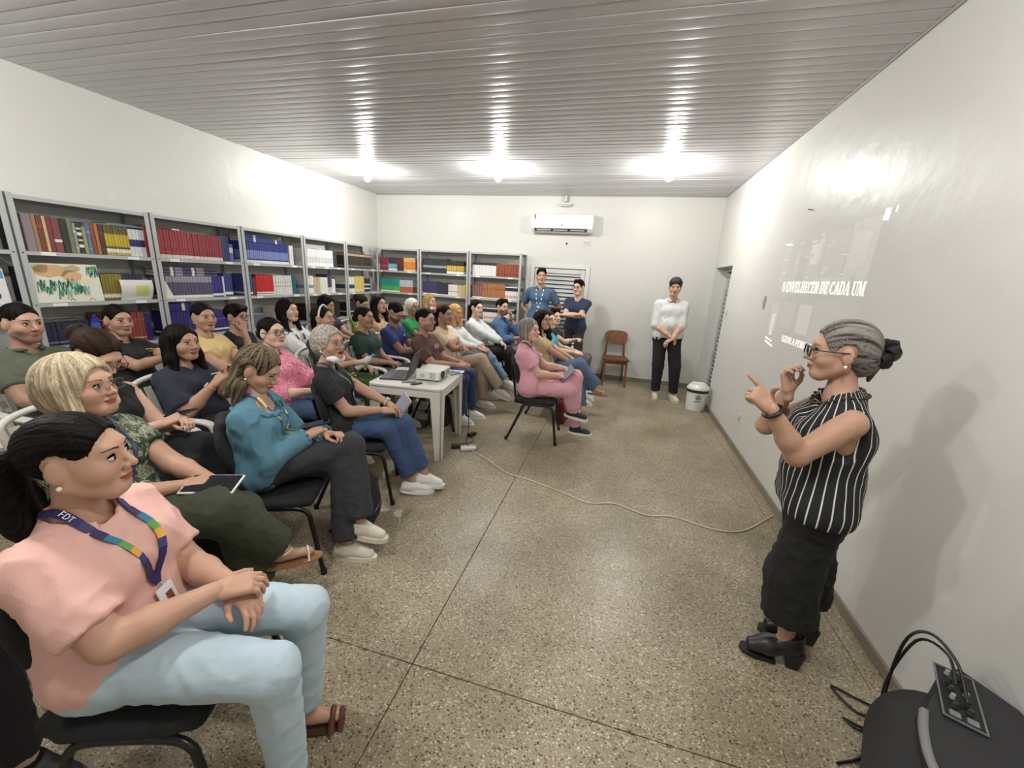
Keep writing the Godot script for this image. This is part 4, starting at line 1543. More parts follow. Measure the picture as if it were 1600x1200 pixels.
	net_add(body, hand_net(pL, fine), Transform3D(Basis(bL.x, bL.y, -bL.z).scaled(Vector3.ONE * hz), aL[1]))
	put("body", net_mesh(body), skin_mat(sp.get("skin", col(176, 128, 98)), sp.get("face", "m" if male else "f")), t)
	for e in [-1.0, 1.0]:
		var o := put("eye", eye_mesh(), vmat(0.25), t)
		o.transform = ht * Transform3D(Basis(Vector3.BACK, deg_to_rad(sp.get("gaze", -2.0))), Vector3(0.0765, 0, e * 0.031))
	# ---- top
	var g := Blob.new()
	var ease: float = top.get("ease", 0.012)
	g.cap(hipR + up * 0.02, hipL + up * 0.02, 0.094 * ft + ease, 0.094 * ft + ease, 0.04)
	g.cap(waist - zed * 0.045, waist + zed * 0.045, 0.088 * ft + ease, 0.088 * ft + ease, 0.07)
	if sp.has("belly"):
		g.ball(waist + fwd * 0.05, 0.075 + sp.belly, 0.06)
	g.cap(chest - zed * 0.07, chest + zed * 0.07, 0.092 * lerpf(1.0, ft, 0.5) + ease, 0.092 * lerpf(1.0, ft, 0.5) + ease, 0.07)
	if not male:
		var bust: float = sp.get("bust", 0.066)
		for e in [-1.0, 1.0]:
			g.ball(chest + fwd * 0.062 + zed * e * 0.064 - up * 0.012, bust, 0.04)
	for e in [shR, shL]:
		g.cap(neck - up * 0.014, e - (e - shc) * 0.12, 0.047 + ease * 0.5, 0.044 + ease * 0.5, 0.05)
	g.cap(neck - up * 0.055, neck + up * 0.0, 0.068, 0.054, 0.04)
	var wide: float = top.get("wide", 0.016)
	for a in [[shR, aR], [shL, aL]]:
		if sleeve <= 0.0:
			continue
		var r0 := 0.045 * thick + 0.009
		var upto: float = clampf(sleeve, 0.0, 1.0)
		var share: float = top.get("cut", 0.62) if sleeve <= 1.0 else 1.0
		var el: Vector3 = a[1][0]
		var e1: Vector3 = a[0].lerp(el, share * upto)
		g.cap(a[0], e1, r0, lerpf(r0, 0.037 * thick + wide + 0.004, share * upto), 0.03, false, sleeve <= 1.0)
		if sleeve > 1.0:
			g.cap(el, el.lerp(a[1][1], sleeve - 1.0), 0.037 * thick + wide, (0.026 if sleeve > 1.6 else 0.034 * thick) + wide, 0.02, false, true)
	# neckline
	var nk: String = top.get("neck", "crew")
	g.cap(neck - up * 0.02 + fwd * 0.016, neck + up * 0.16 + fwd * 0.02, 0.060, 0.085, 0.006, false, false, 1)
	if nk == "v":
		g.cap(neck + fwd * 0.09 + up * 0.02, neck + fwd * 0.135 - up * 0.10, 0.042, 0.008, 0.006, false, false, 1)
	elif nk == "wide":
		g.cap(neck + fwd * 0.07 - up * 0.02 - zed * 0.03, neck + fwd * 0.07 - up * 0.02 + zed * 0.03, 0.055, 0.055, 0.008, false, false, 1)
	elif nk == "tank":
		g.cap(neck + fwd * 0.09 - up * 0.01, neck + fwd * 0.12 - up * 0.07, 0.06, 0.045, 0.008, false, false, 1)
		for a in [shR, shL]:
			var o2: Vector3 = a + zed * signf(a.z) * 0.055
			g.cap(o2 + up * 0.06, o2 - up * 0.10, 0.058, 0.055, 0.008, false, false, 1)
	var hem: float = top.get("hem", 0.085)
	g.below(hip - up * hem, -up)
	var gn := g.net(cell * 0.95)
	folds(gn, top.get("fold", 0.0075), 7.0, Vector3(1.0, 0.55, 1.0), person_seed)
	if top.get("stripes", 0.0) > 0.0:
		var uu := PackedVector2Array()
		for p in gn.v:
			var q: Vector3 = p - hip
			uu.append(Vector2(atan2(q.z, q.x - q.y * (neck.x - hip.x) / tl) / TAU * top.stripes, p.y * 3.0))
		gn["u"] = uu
	var tm: Material = top.get("mat", null)
	if tm == null:
		tm = cloth_mat("t", top.c)
	var shirt := put(top.get("name", "shirt"), net_mesh(gn), tm, t)
	# ---- trousers
	var w := Blob.new()
	var lw: float = bottom.get("wide", 0.014)
	var hemr: float = bottom.get("hemr", 0.050)
	var blen: float = bottom.get("len", 0.93)
	w.cap(hipR, hipL, 0.098 * ft, 0.098 * ft, 0.04)
	w.below(hip + up * (0.09 if stand else 0.07), up)
	for a in [[hipR, knR, anR], [hipL, knL, anL]]:
		w.cap(a[0], a[1], 0.080 * ft, 0.052 + lw, 0.03)
		w.cap(a[1], a[1].lerp(a[2], blen), 0.050 + lw, hemr, 0.02, false, true)
	var wn := w.net(cell)
	folds(wn, bottom.get("fold", 0.0055), 9.0, Vector3(1, 1, 1), person_seed + 500)
	var bm: Material = bottom.get("mat", null)
	if bm == null:
		bm = cloth_mat("b", bottom.c)
	put(bottom.get("name", "trousers"), net_mesh(wn), bm, t)
	# ---- hair
	var hr: Array = sp.get("hair", ["tied", col(24, 18, 16), col(52, 40, 34)])
	if hr.size():
		var o := put(hr[3] if hr.size() > 3 else "hair", hair_mesh(hr[0], fine, hr[1], hr[2]), hair_mat(hr[4] if hr.size() > 4 else 0.55), t)
		o.transform = ht
	if sp.has("glasses"):
		glasses(t, ht, sp.glasses, sp.get("rim", 0.0016), sp.get("round", false))
	if sp.has("earring"):
		for e in [-1.0, 1.0]:
			var q := MB.new()
			q.lathe([Vector2(0, -0.006), Vector2(0.0045, -0.004), Vector2(0.006, 0), Vector2(0.0045, 0.004), Vector2(0, 0.006)], 10, ht * Vector3(-0.010, -0.046, e * 0.083))
			put("earring", q.done(), cmat(sp.earring, 0.2), t)
	# ---- shoes
	var sh_: Array = sp.get("shoes", ["sneaker", col(226, 226, 222), col(236, 236, 232)])
	if sh_.size():
		for a in [[anR, fR, knR], [anL, fL, knL]]:
			shoe(t, a[0], a[1], sh_, sp.get("fine", false))
	var drape := Blob.new()
	for p in g.prims:
		if p[1] != 1:
			drape.prims.append(p)
	var info := {"t": t, "top": drape, "neck": neck, "up": up, "fwd": fwd, "zed": zed, "chest": chest, "hip": hip, "aR": aR, "aL": aL, "bR": bR, "bL": bL, "head": ht, "thick": thick, "shirt": shirt, "inv": inv, "fine": fine, "legs": w}
	if sp.has("lanyard"):
		lanyard(info, sp.lanyard)
	if sp.has("watch"):
		bracelet(info, sp.watch)
	return info

func shoe(t: Node3D, an: Vector3, fdir: Vector3, kind: Array, fine: bool) -> void:
	var d := fdir.normalized()
	var bs := look(d, Vector3.UP)
	var tr := Transform3D(bs, an)
	var q := MB.new()
	var outline := PackedVector2Array()
	for k in 20:
		var a := TAU * k / 20.0
		var x := 0.045 + 0.128 * cos(a)
		var z := (0.043 - 0.006 * cos(a) * -1.0) * sin(a)
		outline.append(Vector2(x, z))
	var lay := Transform3D(Basis(Vector3(1, 0, 0), Vector3(0, 0, 1), Vector3(0, 1, 0)), Vector3.ZERO)
	match kind[0]:
		"sneaker":
			q.prism(outline, 0.030, tr * Transform3D(Basis(), Vector3(0, -0.074, 0)) * lay)
			var u := Blob.new()
			u.cap(Vector3(-0.035, -0.040, 0), Vector3(0.125, -0.052, 0), 0.040, 0.031, 0.02)
			u.cap(Vector3(0.0, -0.03, 0), Vector3(-0.008, 0.016, 0), 0.042, 0.040, 0.03)
			u.cap(Vector3(0.03, -0.02, 0), Vector3(0.09, -0.045, 0), 0.032, 0.030, 0.02)
			u.below(Vector3(0, 0.006, 0), Vector3(0.1, 1, 0))
			u.below(Vector3(0, -0.062, 0), Vector3(0, -1, 0))
			var key := "shoe" + str(fine)
			if not hand_cache.has(key):
				hand_cache[key] = net_mesh(u.net(0.006 if fine else 0.010))
			var o := put("shoe", hand_cache[key], cmat(kind[1], 0.6), t)
			o.transform = tr
			var sole := MB.new()
			sole.prism(outline, 0.030, Transform3D(Basis(), Vector3(0, -0.074, 0)) * lay)
			put("sole", sole.done(), cmat(kind[2], 0.6), o)
			if fine:
				for k in 4:
					var l := MB.new()
					var x := 0.045 + 0.018 * k
					var y := 0.010 - 0.0095 * k
					l.tube([Vector3(x - 0.004, y - 0.014, -0.026), Vector3(x, y + 0.004, 0), Vector3(x + 0.004, y - 0.014, 0.026)], 0.0028, 6)
					put("lace", l.done(), cmat(col(240, 240, 236), 0.7), o)
		"sandal", "flat":
			q.prism(outline, 0.012, Transform3D(Basis(), Vector3(0, -0.084, 0)) * lay)
			var o := put("sandal" if kind[0] == "sandal" else "shoe", q.done(), cmat(kind[2], 0.6), t)
			o.transform = tr
			for p in ([[Vector3(0.105, -0.078, -0.040), Vector3(0.105, -0.030, -0.015), Vector3(0.105, -0.030, 0.015), Vector3(0.105, -0.078, 0.040)], [Vector3(-0.035, -0.02, -0.01), Vector3(0.0, -0.012, -0.038), Vector3(0.036, -0.010, 0.0), Vector3(0.0, -0.012, 0.038), Vector3(-0.035, -0.02, 0.01)]] if kind[0] == "sandal" else [[Vector3(0.09, -0.078, -0.042), Vector3(0.09, -0.026, 0), Vector3(0.09, -0.078, 0.042)], [Vector3(0.12, -0.078, -0.035), Vector3(0.12, -0.032, 0), Vector3(0.12, -0.078, 0.035)], [Vector3(-0.05, -0.06, -0.03), Vector3(-0.075, -0.045, 0), Vector3(-0.05, -0.06, 0.03)]]):
				var l := MB.new()
				l.tube(smooth_path(p, 5), 0.0055 if kind[0] == "sandal" else 0.012, 6)
				put("strap", l.done(), cmat(kind[1], 0.55), o)

func ribbon(info: Dictionary, pts: Array, width: float, bands: Array) -> ArrayMesh:
	# pts on the cloth; bands: colours repeated along the ribbon
	var q := MB.new()
	var run := 0.0
	for i in pts.size() - 1:
		var a: Vector3 = pts[i]
		var b: Vector3 = pts[i + 1]
		var na: Vector3 = info.top.grad(a)
		var d := (b - a).normalized()
		var sd := d.cross(na).normalized() * width * 0.5
		q.tint = lin(bands[int(run / 0.035) % bands.size()])
		q.quad(a - sd, a + sd, b + sd, b - sd, na)
		q.quad(a - sd - na * 0.001, a + sd - na * 0.001, b + sd - na * 0.001, b - sd - na * 0.001, -na)
		run += (b - a).length()
	return q.done()

func lanyard(info: Dictionary, sp: Dictionary) -> void:
	var up: Vector3 = info.up
	var fwd: Vector3 = info.fwd
	var zed: Vector3 = info.zed
	var drop: float = sp.get("drop", 0.30)
	var t: Node3D = info.t
	var low: Vector3 = info.neck - up * drop + zed * sp.get("side", 0.0)
	var end: Vector3 = info.top.onto(low + fwd * 0.4, -fwd, 0.006)
	var first: MeshInstance3D
	for e in [1.0, -1.0]:
		var pts := []
		var start: Vector3 = info.neck + zed * e * 0.062 + up * 0.012 - fwd * 0.02
		for k in 15:
			var f := k / 14.0
			var p: Vector3 = start.lerp(low, f) + zed * e * 0.018 * sin(f * PI)
			pts.append(info.top.onto(p + fwd * 0.4 * f + up * 0.12 * (1.0 - f), (-fwd * 0.4 * f - up * 0.12 * (1.0 - f)).normalized(), 0.0045))
		pts[-1] = end
		var m := ribbon(info, pts, sp.get("w", 0.015), sp.get("bands", [col(40, 44, 92)]))
		if first == null:
			first = put("lanyard", m, vmat(0.6), t)
		else:
			put("ribbon", m, vmat(0.6), first)
		if sp.has("text"):
			for k in sp.get("at", [3]):
				var a: Vector3 = pts[k]
				var d: Vector3 = (pts[k + 1] - pts[k]).normalized()
				var n: Vector3 = info.top.grad(a)
				var x := d if d.z * e < 0.0 or true else -d
				if e < 0.0:
					x = -d
				x = d if e > 0.0 else d
				var tx := TextMesh.new()
				tx.text = sp.text
				tx.font_size = 16
				tx.pixel_size = 0.00115
				tx.depth = 0.0006
				var y := n.cross(x).normalized()
				var o := put("lettering", tx, cmat(col(232, 232, 236), 0.6), first)
				o.transform = Transform3D(Basis(x, y, n), a + n * 0.003)
	if sp.get("badge", true):
		var bn: Vector3 = info.top.grad(end)
		var hang: Vector3 = end + Vector3(0, -0.055, 0)
		hang = info.top.onto(hang + fwd * 0.3, -fwd, 0.006)
		bn = (info.top.grad(hang) + fwd * 0.5).normalized()
		var y := (Vector3.UP - bn * bn.y).normalized()
		var bs := Basis(y.cross(bn).normalized(), y, bn)
		var card := put("badge", box_mesh(hang + bn * 0.004, Vector3(0.056, 0.086, 0.003), 0.001, bs), cmat(sp.get("card", col(232, 232, 228)), 0.35), t)
		put("badge_photo", box_mesh(hang + bn * 0.006 + bs * Vector3(0.004, 0.004, 0), Vector3(0.022, 0.030, 0.0006), 0.0, bs), cmat(sp.get("photo", col(140, 64, 60)), 0.4), card)
		put("badge_print", box_mesh(hang + bn * 0.006 + bs * Vector3(0, -0.026, 0), Vector3(0.036, 0.006, 0.0006), 0.0, bs), cmat(col(70, 74, 90), 0.4), card)
		var cl := MB.new()
		cl.tube([end + bn * 0.003, hang + bs.y * 0.045 + bn * 0.004], 0.003, 6)
		put("clip", cl.done(), cmat(col(170, 170, 170), 0.3, 0.8), card)

func bracelet(info: Dictionary, sp: Dictionary) -> void:
	for side in sp.get("on", ["aL"]):
		var a: Array = info[side]
		var d: Vector3 = (a[1] - a[0]).normalized()
		var q := MB.new()
		var bs := look(d, Vector3.UP)
		var c: Vector3 = a[1] - d * sp.get("back", 0.02)
		var loop := []
		for k in 17:
			var w := TAU * k / 16.0
			loop.append(c + (bs.y * cos(w) + bs.z * sin(w)) * (0.0275 * lerpf(1.0, info.thick, 0.5)))
		q.tube(loop, sp.get("r", 0.005), 6, false)
		var o := put("watch" if sp.get("face", true) else "bracelet", q.done(), cmat(sp.get("c", col(30, 30, 32)), 0.4), info.t)
		if sp.get("face", true):
			var n: Vector3 = bs.y if not sp.has("n") else sp.n
			put("watch_face", box_mesh(c + n * 0.031, Vector3(0.032, 0.008, 0.026), 0.003, look(d, n)), cmat(sp.get("fc", col(24, 24, 28)), 0.2), o)

# ---------------------------------------------------------------- everyone in the room
var DARK := [col(12, 10, 10), col(30, 25, 23)]
var BROWN := [col(30, 21, 17), col(58, 42, 33)]
const T_LIGHT := Color(0.82, 0.665, 0.58)
const T_MID := Color(0.745, 0.585, 0.495)
const T_TAN := Color(0.70, 0.545, 0.46)
const T_DEEP := Color(0.61, 0.465, 0.385)
const T_PALE := Color(0.85, 0.71, 0.63)
var folk := {}

func pattern(kind: String) -> ImageTexture:
	var S := 256
	var n := FastNoiseLite.new()
	n.noise_type = FastNoiseLite.TYPE_SIMPLEX_SMOOTH
	n.seed = 9
	n.frequency = 0.022
	n.fractal_octaves = 2
	var im := n.get_seamless_image(S, S)
	var out := Image.create(S, S, false, Image.FORMAT_RGB8)
	var n2 := FastNoiseLite.new()
	n2.seed = 17
	n2.frequency = 0.05
	var im2 := n2.get_seamless_image(S, S)
	for y in S:
		for x in S:
			var v := im.get_pixel(x, y).r
			var w := im2.get_pixel(x, y).r
			var c: Color
			match kind:
				"swirl":                              # pink cloth with pale scrolls
					c = col(206, 70, 108)
					if absf(fmod(v * 11.0, 1.0) - 0.5) < 0.2:
						c = col(246, 214, 222)
					if w > 0.62:
						c = c.lerp(col(226, 130, 156), 0.6)
				"fern":                               # dark green with cream fronds
					c = col(34, 56, 34)
					if v > 0.56 and absf(fmod(w * 7.0 + v * 5.0, 1.0) - 0.5) < 0.24:
						c = col(222, 218, 190)
					elif absf(v - 0.56) < 0.018:
						c = col(210, 206, 176)
				"leaf":                               # green and yellow leaves
					c = col(44, 66, 36)
					if v > 0.52:
						c = col(122, 158, 62)
					if w > 0.6:
						c = col(196, 204, 96)
				"waves":                              # turquoise with blue strokes
					c = col(42, 158, 190)
					if absf(fmod(v * 6.0, 1.0) - 0.5) < 0.12:
						c = col(24, 84, 130)
					if w > 0.66:
						c = col(150, 212, 224)
				"straw":
					c = col(206, 178, 122)
					if fmod(x + y, 32) < 3:
						c = col(222, 202, 156)
					if w > 0.68:
						c = col(60, 70, 120)
				"tulle":
					c = col(206, 198, 192)
					if absf(fmod(v * 10.0, 1.0) - 0.5) < 0.1 or w > 0.64:
						c = col(238, 236, 232)
			out.set_pixel(x, y, c)
	return ImageTexture.create_from_image(out)

func stripe_mat() -> StandardMaterial3D:
	var S := 128
	var im := Image.create(S, 16, false, Image.FORMAT_RGB8)
	im.fill(col(20, 21, 24))
	im.fill_rect(Rect2i(52, 0, 18, 16), col(214, 212, 204))
	var m := StandardMaterial3D.new()
	m.albedo_texture = ImageTexture.create_from_image(im)
	m.roughness = 0.85
	return m

const LAN := [Color(0.17, 0.15, 0.36), Color(0.17, 0.15, 0.36), Color(0.17, 0.15, 0.36), Color(0.17, 0.15, 0.36), Color(0.20, 0.48, 0.60), Color(0.36, 0.60, 0.30), Color(0.85, 0.62, 0.25), Color(0.20, 0.22, 0.44)]

func build_people() -> void:
	# ---- nearest row
	folk.pink = person({"label": "woman in a pink tee and pale blue jeans, hands folded on her lap", "head": Vector3(-1.289, 1.09, -0.625), "yaw": 20.0, "lean": -0.03, "fat": 1.22, "cell": 0.0105, "fine": true, "head_kind": "r",
		"skin": T_MID, "turn": 2.0, "nod": -2.0, "hair": ["pony"] + DARK, "earring": col(238, 232, 222), "bust": 0.082, "hs": 1.03,
		"top": {"c": col(224, 176, 166), "sleeve": 1.0, "cut": 0.78, "wide": 0.026, "fold": 0.009}, "bottom": {"c": col(178, 197, 208), "wide": 0.016, "hemr": 0.052, "fold": 0.004, "name": "jeans"},
		"knr": Vector3(-0.79, 0.53, -0.66), "knl": Vector3(-0.86, 0.53, -0.86), "anr": Vector3(-0.80, 0.09, -0.68), "anl": Vector3(-0.90, 0.09, -0.86),
		"hrw": Vector3(-1.00, 0.70, -0.70), "hlw": Vector3(-1.01, 0.655, -0.76), "pr": Vector3(-0.3, -0.8, 0.9), "dir_l": Vector3(0.7, -0.25, 0.45), "dir_r": Vector3(0.75, -0.1, -0.45),
		"shoes": ["flat", col(96, 52, 42), col(70, 40, 34)], "lanyard": {"bands": LAN, "text": "FDT", "at": [3], "drop": 0.25, "w": 0.021}})
	folk.blonde = person({"label": "woman with a blonde bob, rimless glasses and a green fern-print blouse", "head": Vector3(-1.962, 1.095, -1.009), "yaw": 14.0, "lean": -0.03, "fat": 1.18, "cell": 0.012, "fine": true,
		"skin": T_MID, "face": "fair", "turn": 0.0, "nod": 4.0, "hair": ["bob", col(138, 122, 98), col(216, 200, 168)], "glasses": col(120, 110, 104), "rim": 0.0009, "hs": 1.03,
		"top": {"c": col(44, 62, 40), "sleeve": 1.0, "cut": 0.55, "wide": 0.03, "neck": "v", "mat": print_mat("fern", pattern("fern"), 2.4), "name": "blouse"}, "bottom": {"c": col(54, 60, 42), "wide": 0.045, "hemr": 0.085, "len": 0.9},
		"hrw": Vector3(-1.66, 0.69, -1.09), "hlw": Vector3(-1.62, 0.68, -1.18), "knr": Vector3(-1.50, 0.60, -1.10), "anr": Vector3(-1.40, 0.30, -1.30), "knl": Vector3(-1.52, 0.52, -1.20), "anl": Vector3(-1.52, 0.09, -1.25), "fr": Vector3(0.85, -0.05, -0.6),
		"shoes": ["sandal", col(226, 214, 190), col(160, 118, 84)], "lanyard": {"bands": [col(60, 72, 112), col(42, 48, 84)], "drop": 0.26, "w": 0.012, "photo": col(90, 112, 160)}})
	folk.teal = person({"label": "woman in a teal ruffled blouse looking down at her phone", "head": Vector3(-1.729, 1.075, -1.583), "yaw": 24.0, "lean": 0.02, "cell": 0.012, "fine": true, "fat": 1.05,
		"skin": T_MID, "look": [-8.0, -26.0, 0.0], "gaze": -30.0, "hair": ["shoulder", col(40, 33, 28), col(132, 116, 92)], "earring": col(236, 232, 224),
		"top": {"c": col(82, 126, 144), "sleeve": 1.93, "wide": 0.030, "neck": "wide", "fold": 0.010, "ease": 0.016, "name": "blouse"}, "bottom": {"c": col(44, 44, 47), "wide": 0.024, "hemr": 0.080, "name": "jeans"},
		"hrw": Vector3(-1.56, 0.70, -1.68), "hlw": Vector3(-1.50, 0.69, -1.76), "pose_r": "hold", "pose_l": "hold", "pr": Vector3(-0.4, -1, 0.5),
		"knr": Vector3(-1.38, 0.62, -1.80), "anr": Vector3(-1.27, 0.215, -1.70), "knl": Vector3(-1.40, 0.52, -1.76), "anl": Vector3(-1.33, 0.09, -1.66), "fr": Vector3(0.95, -0.18, 0.15), "fl": Vector3(1, -0.06, 0.2),
		"shoes": ["sneaker", col(218, 210, 194), col(226, 220, 204)], "lanyard": {"bands": [col(40, 70, 130), col(70, 130, 170), col(200, 210, 150)], "drop": 0.25, "w": 0.012, "card": col(150, 160, 176)}})
	folk.net = person({"label": "woman in a white hair net and black scrub top holding a notebook", "head": Vector3(-1.837, 1.1, -2.237), "yaw": 26.0, "lean": -0.08, "cell": 0.0125, "fine": true,
		"skin": T_TAN, "face": "lips", "turn": 0.0, "nod": 2.0, "hair": ["net", col(122, 110, 100), col(196, 188, 180), "hair_net", 0.7], "glasses": col(150, 140, 130), "rim": 0.0009, "earring": col(236, 236, 230),
		"top": {"c": col(26, 26, 28), "sleeve": 1.0, "cut": 0.6, "wide": 0.026, "neck": "v"}, "bottom": {"c": col(56, 76, 112), "name": "jeans", "len": 0.86, "hemr": 0.058},
		"hrw": Vector3(-1.50, 0.66, -2.30), "hlw": Vector3(-1.46, 0.66, -2.40), "knr": Vector3(-1.46, 0.53, -2.30), "knl": Vector3(-1.40, 0.54, -2.42), "anr": Vector3(-1.33, 0.10, -2.40), "anl": Vector3(-1.26, 0.14, -2.46), "fr": Vector3(1, -0.1, 0.0), "fl": Vector3(1, -0.25, -0.1),
		"watch": {"c": col(210, 206, 196), "fc": col(180, 170, 150)}, "lanyard": {"bands": LAN, "drop": 0.34, "w": 0.014, "card": col(226, 190, 190)}})
	# ---- second row
	folk.sleeveless = person({"label": "dark haired woman in a sleeveless black top bent over her phone", "head": Vector3(-2.46, 1.115, -1.345), "yaw": 14.0, "lean": 0.06, "cell": 0.013, "skin": T_LIGHT, "look": [-6.0, -32.0, 0.0], "gaze": -30.0, "fat": 1.1, "hs": 1.06, "hair": ["bun"] + BROWN, "glasses": col(96, 40, 36),
		"top": {"c": col(22, 22, 24), "sleeve": 0.0, "neck": "tank"}, "bottom": {"c": col(22, 22, 24), "wide": 0.03, "hemr": 0.07, "len": 0.8}, "hrw": Vector3(-2.20, 0.77, -1.40), "hlw": Vector3(-2.20, 0.75, -1.49), "pose_r": "hold", "pose_l": "hold", "pr": Vector3(0.1, -1, 0.7), "knr": Vector3(-2.08, 0.53, -1.42), "anr": Vector3(-2.06, 0.09, -1.44), "knl": Vector3(-2.10, 0.62, -1.50), "anl": Vector3(-1.92, 0.30, -1.52), "shoes": ["sandal", col(40, 30, 28), col(60, 44, 38)]})
	folk.navy = person({"label": "woman in a navy scrub suit with clasped raised hands", "head": Vector3(-2.725, 1.065, -1.942), "yaw": 14.0, "cell": 0.0135, "skin": T_TAN, "turn": 0.0, "nod": -2.0, "fat": 1.2, "head_kind": "r", "hair": ["long"] + DARK, "lean": -0.05,
		"top": {"c": col(34, 38, 54), "sleeve": 1.0, "cut": 0.85, "wide": 0.034, "neck": "v"}, "bottom": {"c": col(32, 34, 48)}, "hrw": Vector3(-2.46, 0.82, -1.90), "hlw": Vector3(-2.44, 0.86, -2.01), "back_r": Vector3(-0.2, 0.6, 0.8), "back_l": Vector3(-0.2, 0.6, -0.8), "pose_l": "flat",
		"watch": {"on": ["aR", "aL"], "c": col(200, 160, 120), "r": 0.0025, "fc": col(226, 214, 190)}})
	folk.pinkpat = person({"label": "woman in black glasses and a pink scroll-print blouse", "head": Vector3(-2.503, 1.09, -2.434), "yaw": 14.0, "cell": 0.0135, "skin": T_PALE, "turn": 2.0, "nod": 4.0, "fat": 1.1, "hair": ["tied"] + DARK, "glasses": col(22, 20, 22), "rim": 0.0026,
		"top": {"c": col(214, 96, 130), "sleeve": 1.3, "wide": 0.03, "mat": print_mat("swirl", pattern("swirl"), 1.3), "name": "blouse"}, "bottom": {"c": col(60, 84, 116), "name": "jeans"}, "hrw": Vector3(-2.20, 0.67, -2.45)})
	folk.headband = person({"label": "woman with a white headband and dark green scrubs holding a bottle", "head": Vector3(-2.665, 1.12, -3.18), "yaw": 8.0, "cell": 0.0145, "skin": T_TAN, "nod": 5.0, "turn": 4.0, "hair": ["band"] + DARK,
		"top": {"c": col(40, 54, 38), "sleeve": 1.0, "neck": "v"}, "bottom": {"c": col(50, 72, 36), "wide": 0.03, "hemr": 0.06}, "hrw": Vector3(-2.33, 0.74, -3.16), "pose_r": "hold", "hlw": Vector3(-2.33, 0.68, -3.30)})
	folk.dgreen = person({"label": "woman in bottle-green scrubs sitting with hands between her knees", "head": Vector3(-2.59, 1.095, -3.71), "yaw": 4.0, "cell": 0.0145, "skin": T_DEEP, "turn": 4.0, "hair": ["tied"] + DARK,
		"top": {"c": col(30, 56, 48), "sleeve": 1.0, "cut": 0.66}, "bottom": {"c": col(32, 54, 46), "wide": 0.024}, "hrw": Vector3(-2.290, 0.640, -3.700), "hlw": Vector3(-2.280, 0.620, -3.760), "knl": Vector3(-2.170, 0.530, -3.920), "anl": Vector3(-2.100, 0.220, -3.840)})
	folk.bluescrub = person({"label": "bearded man in royal blue scrubs looking down", "head": Vector3(-2.56, 1.11, -4.27), "male": true, "yaw": 4.0, "lean": 0.03, "cell": 0.0145, "skin": T_TAN, "face": "beard", "look": [-10.0, -30.0, 0.0], "gaze": -30.0, "fat": 1.08, "hair": ["fade"] + DARK,
		"top": {"c": col(40, 48, 104), "sleeve": 1.0, "neck": "v", "cut": 0.58}, "bottom": {"c": col(38, 44, 92)}, "hrw": Vector3(-2.210, 0.680, -4.280), "hlw": Vector3(-2.210, 0.660, -4.380), "glasses": col(26, 24, 24)})
	folk.greencap = person({"label": "woman in a white cap and bright green tee", "head": Vector3(-2.811, 1.105, -5.148), "yaw": -4.0, "cell": 0.0165, "skin": T_DEEP, "turn": 0.0, "hair": ["cap", col(190, 186, 176), col(224, 222, 214), "head_cap", 0.8], "glasses": col(90, 80, 74), "rim": 0.0012,
		"top": {"c": col(30, 128, 72), "sleeve": 1.0}, "bottom": {"c": col(60, 66, 84), "name": "jeans"}})
	folk.blondmask = person({"label": "woman with long blonde hair, lowered mask and rose shirt", "head": Vector3(-2.886, 1.15, -5.836), "yaw": -6.0, "cell": 0.0165, "skin": T_LIGHT, "face": "fair", "turn": 10.0, "hair": ["long", col(122, 92, 58), col(186, 152, 102)], "glasses": col(110, 100, 96), "rim": 0.001,
		"top": {"c": col(196, 110, 130), "sleeve": 1.0}, "bottom": {"c": col(50, 54, 64)}})
	# ---- row along the shelves
	folk.olive = person({"label": "man with a short beard in an olive polo shirt", "head": Vector3(-3.568, 1.15, -1.618), "male": true, "yaw": 8.0, "lean": -0.12, "cell": 0.0135, "skin": T_MID, "face": "stubble", "turn": 0.0, "nod": -2.0, "fat": 1.08, "hair": ["fade"] + DARK,
		"top": {"c": col(84, 88, 72), "sleeve": 1.0, "cut": 0.66, "name": "polo_shirt"}, "bottom": {"c": col(52, 44, 56)}, "hrw": Vector3(-3.16, 0.68, -1.56)})
	folk.blackpolo = person({"label": "woman in a black polo shirt holding a phone by the brick-red books", "head": Vector3(-3.693, 1.11, -2.192), "yaw": 10.0, "cell": 0.0145, "skin": T_TAN, "nod": -4.0, "hair": ["tied"] + DARK, "fat": 1.1,
		"top": {"c": col(26, 25, 26), "sleeve": 1.0, "cut": 0.6, "name": "polo_shirt"}, "bottom": {"c": col(30, 30, 34)}, "hrw": Vector3(-3.31, 0.86, -2.25), "hlw": Vector3(-3.30, 0.88, -2.34), "pose_r": "hold", "pose_l": "hold", "pr": Vector3(-0.2, -1, 0.4)})
	folk.beige = person({"label": "woman in a pale yellow tee in front of the purple volumes", "head": Vector3(-3.353, 1.13, -2.589), "yaw": 6.0, "cell": 0.0145, "skin": T_TAN, "turn": 0.0, "nod": -2.0, "hair": ["tied"] + DARK, "fat": 1.14, "head_kind": "r", "earring": col(230, 226, 216),
		"top": {"c": col(206, 178, 124), "sleeve": 1.0, "cut": 0.6}, "bottom": {"c": col(70, 66, 60)}})
	folk.blktee = person({"label": "person in glasses and a black tee resting chin on hand", "head": Vector3(-3.529, 1.08, -3.045), "yaw": 6.0, "lean": 0.02, "cell": 0.0145, "skin": T_TAN, "turn": 0.0, "hair": ["fringe"] + DARK, "glasses": col(60, 54, 52), "rim": 0.0014,
		"top": {"c": col(26, 25, 26), "sleeve": 1.0, "cut": 0.62}, "bottom": {"c": col(38, 38, 44)}, "hrw": Vector3(-3.430, 0.960, -3.020), "erw": Vector3(-3.340, 0.725, -2.990), "dir_r": Vector3(-0.1, 1, -0.1), "back_r": Vector3(1, 0.1, 0.2), "pose_r": "hold", "hlw": Vector3(-3.260, 0.705, -3.040)})
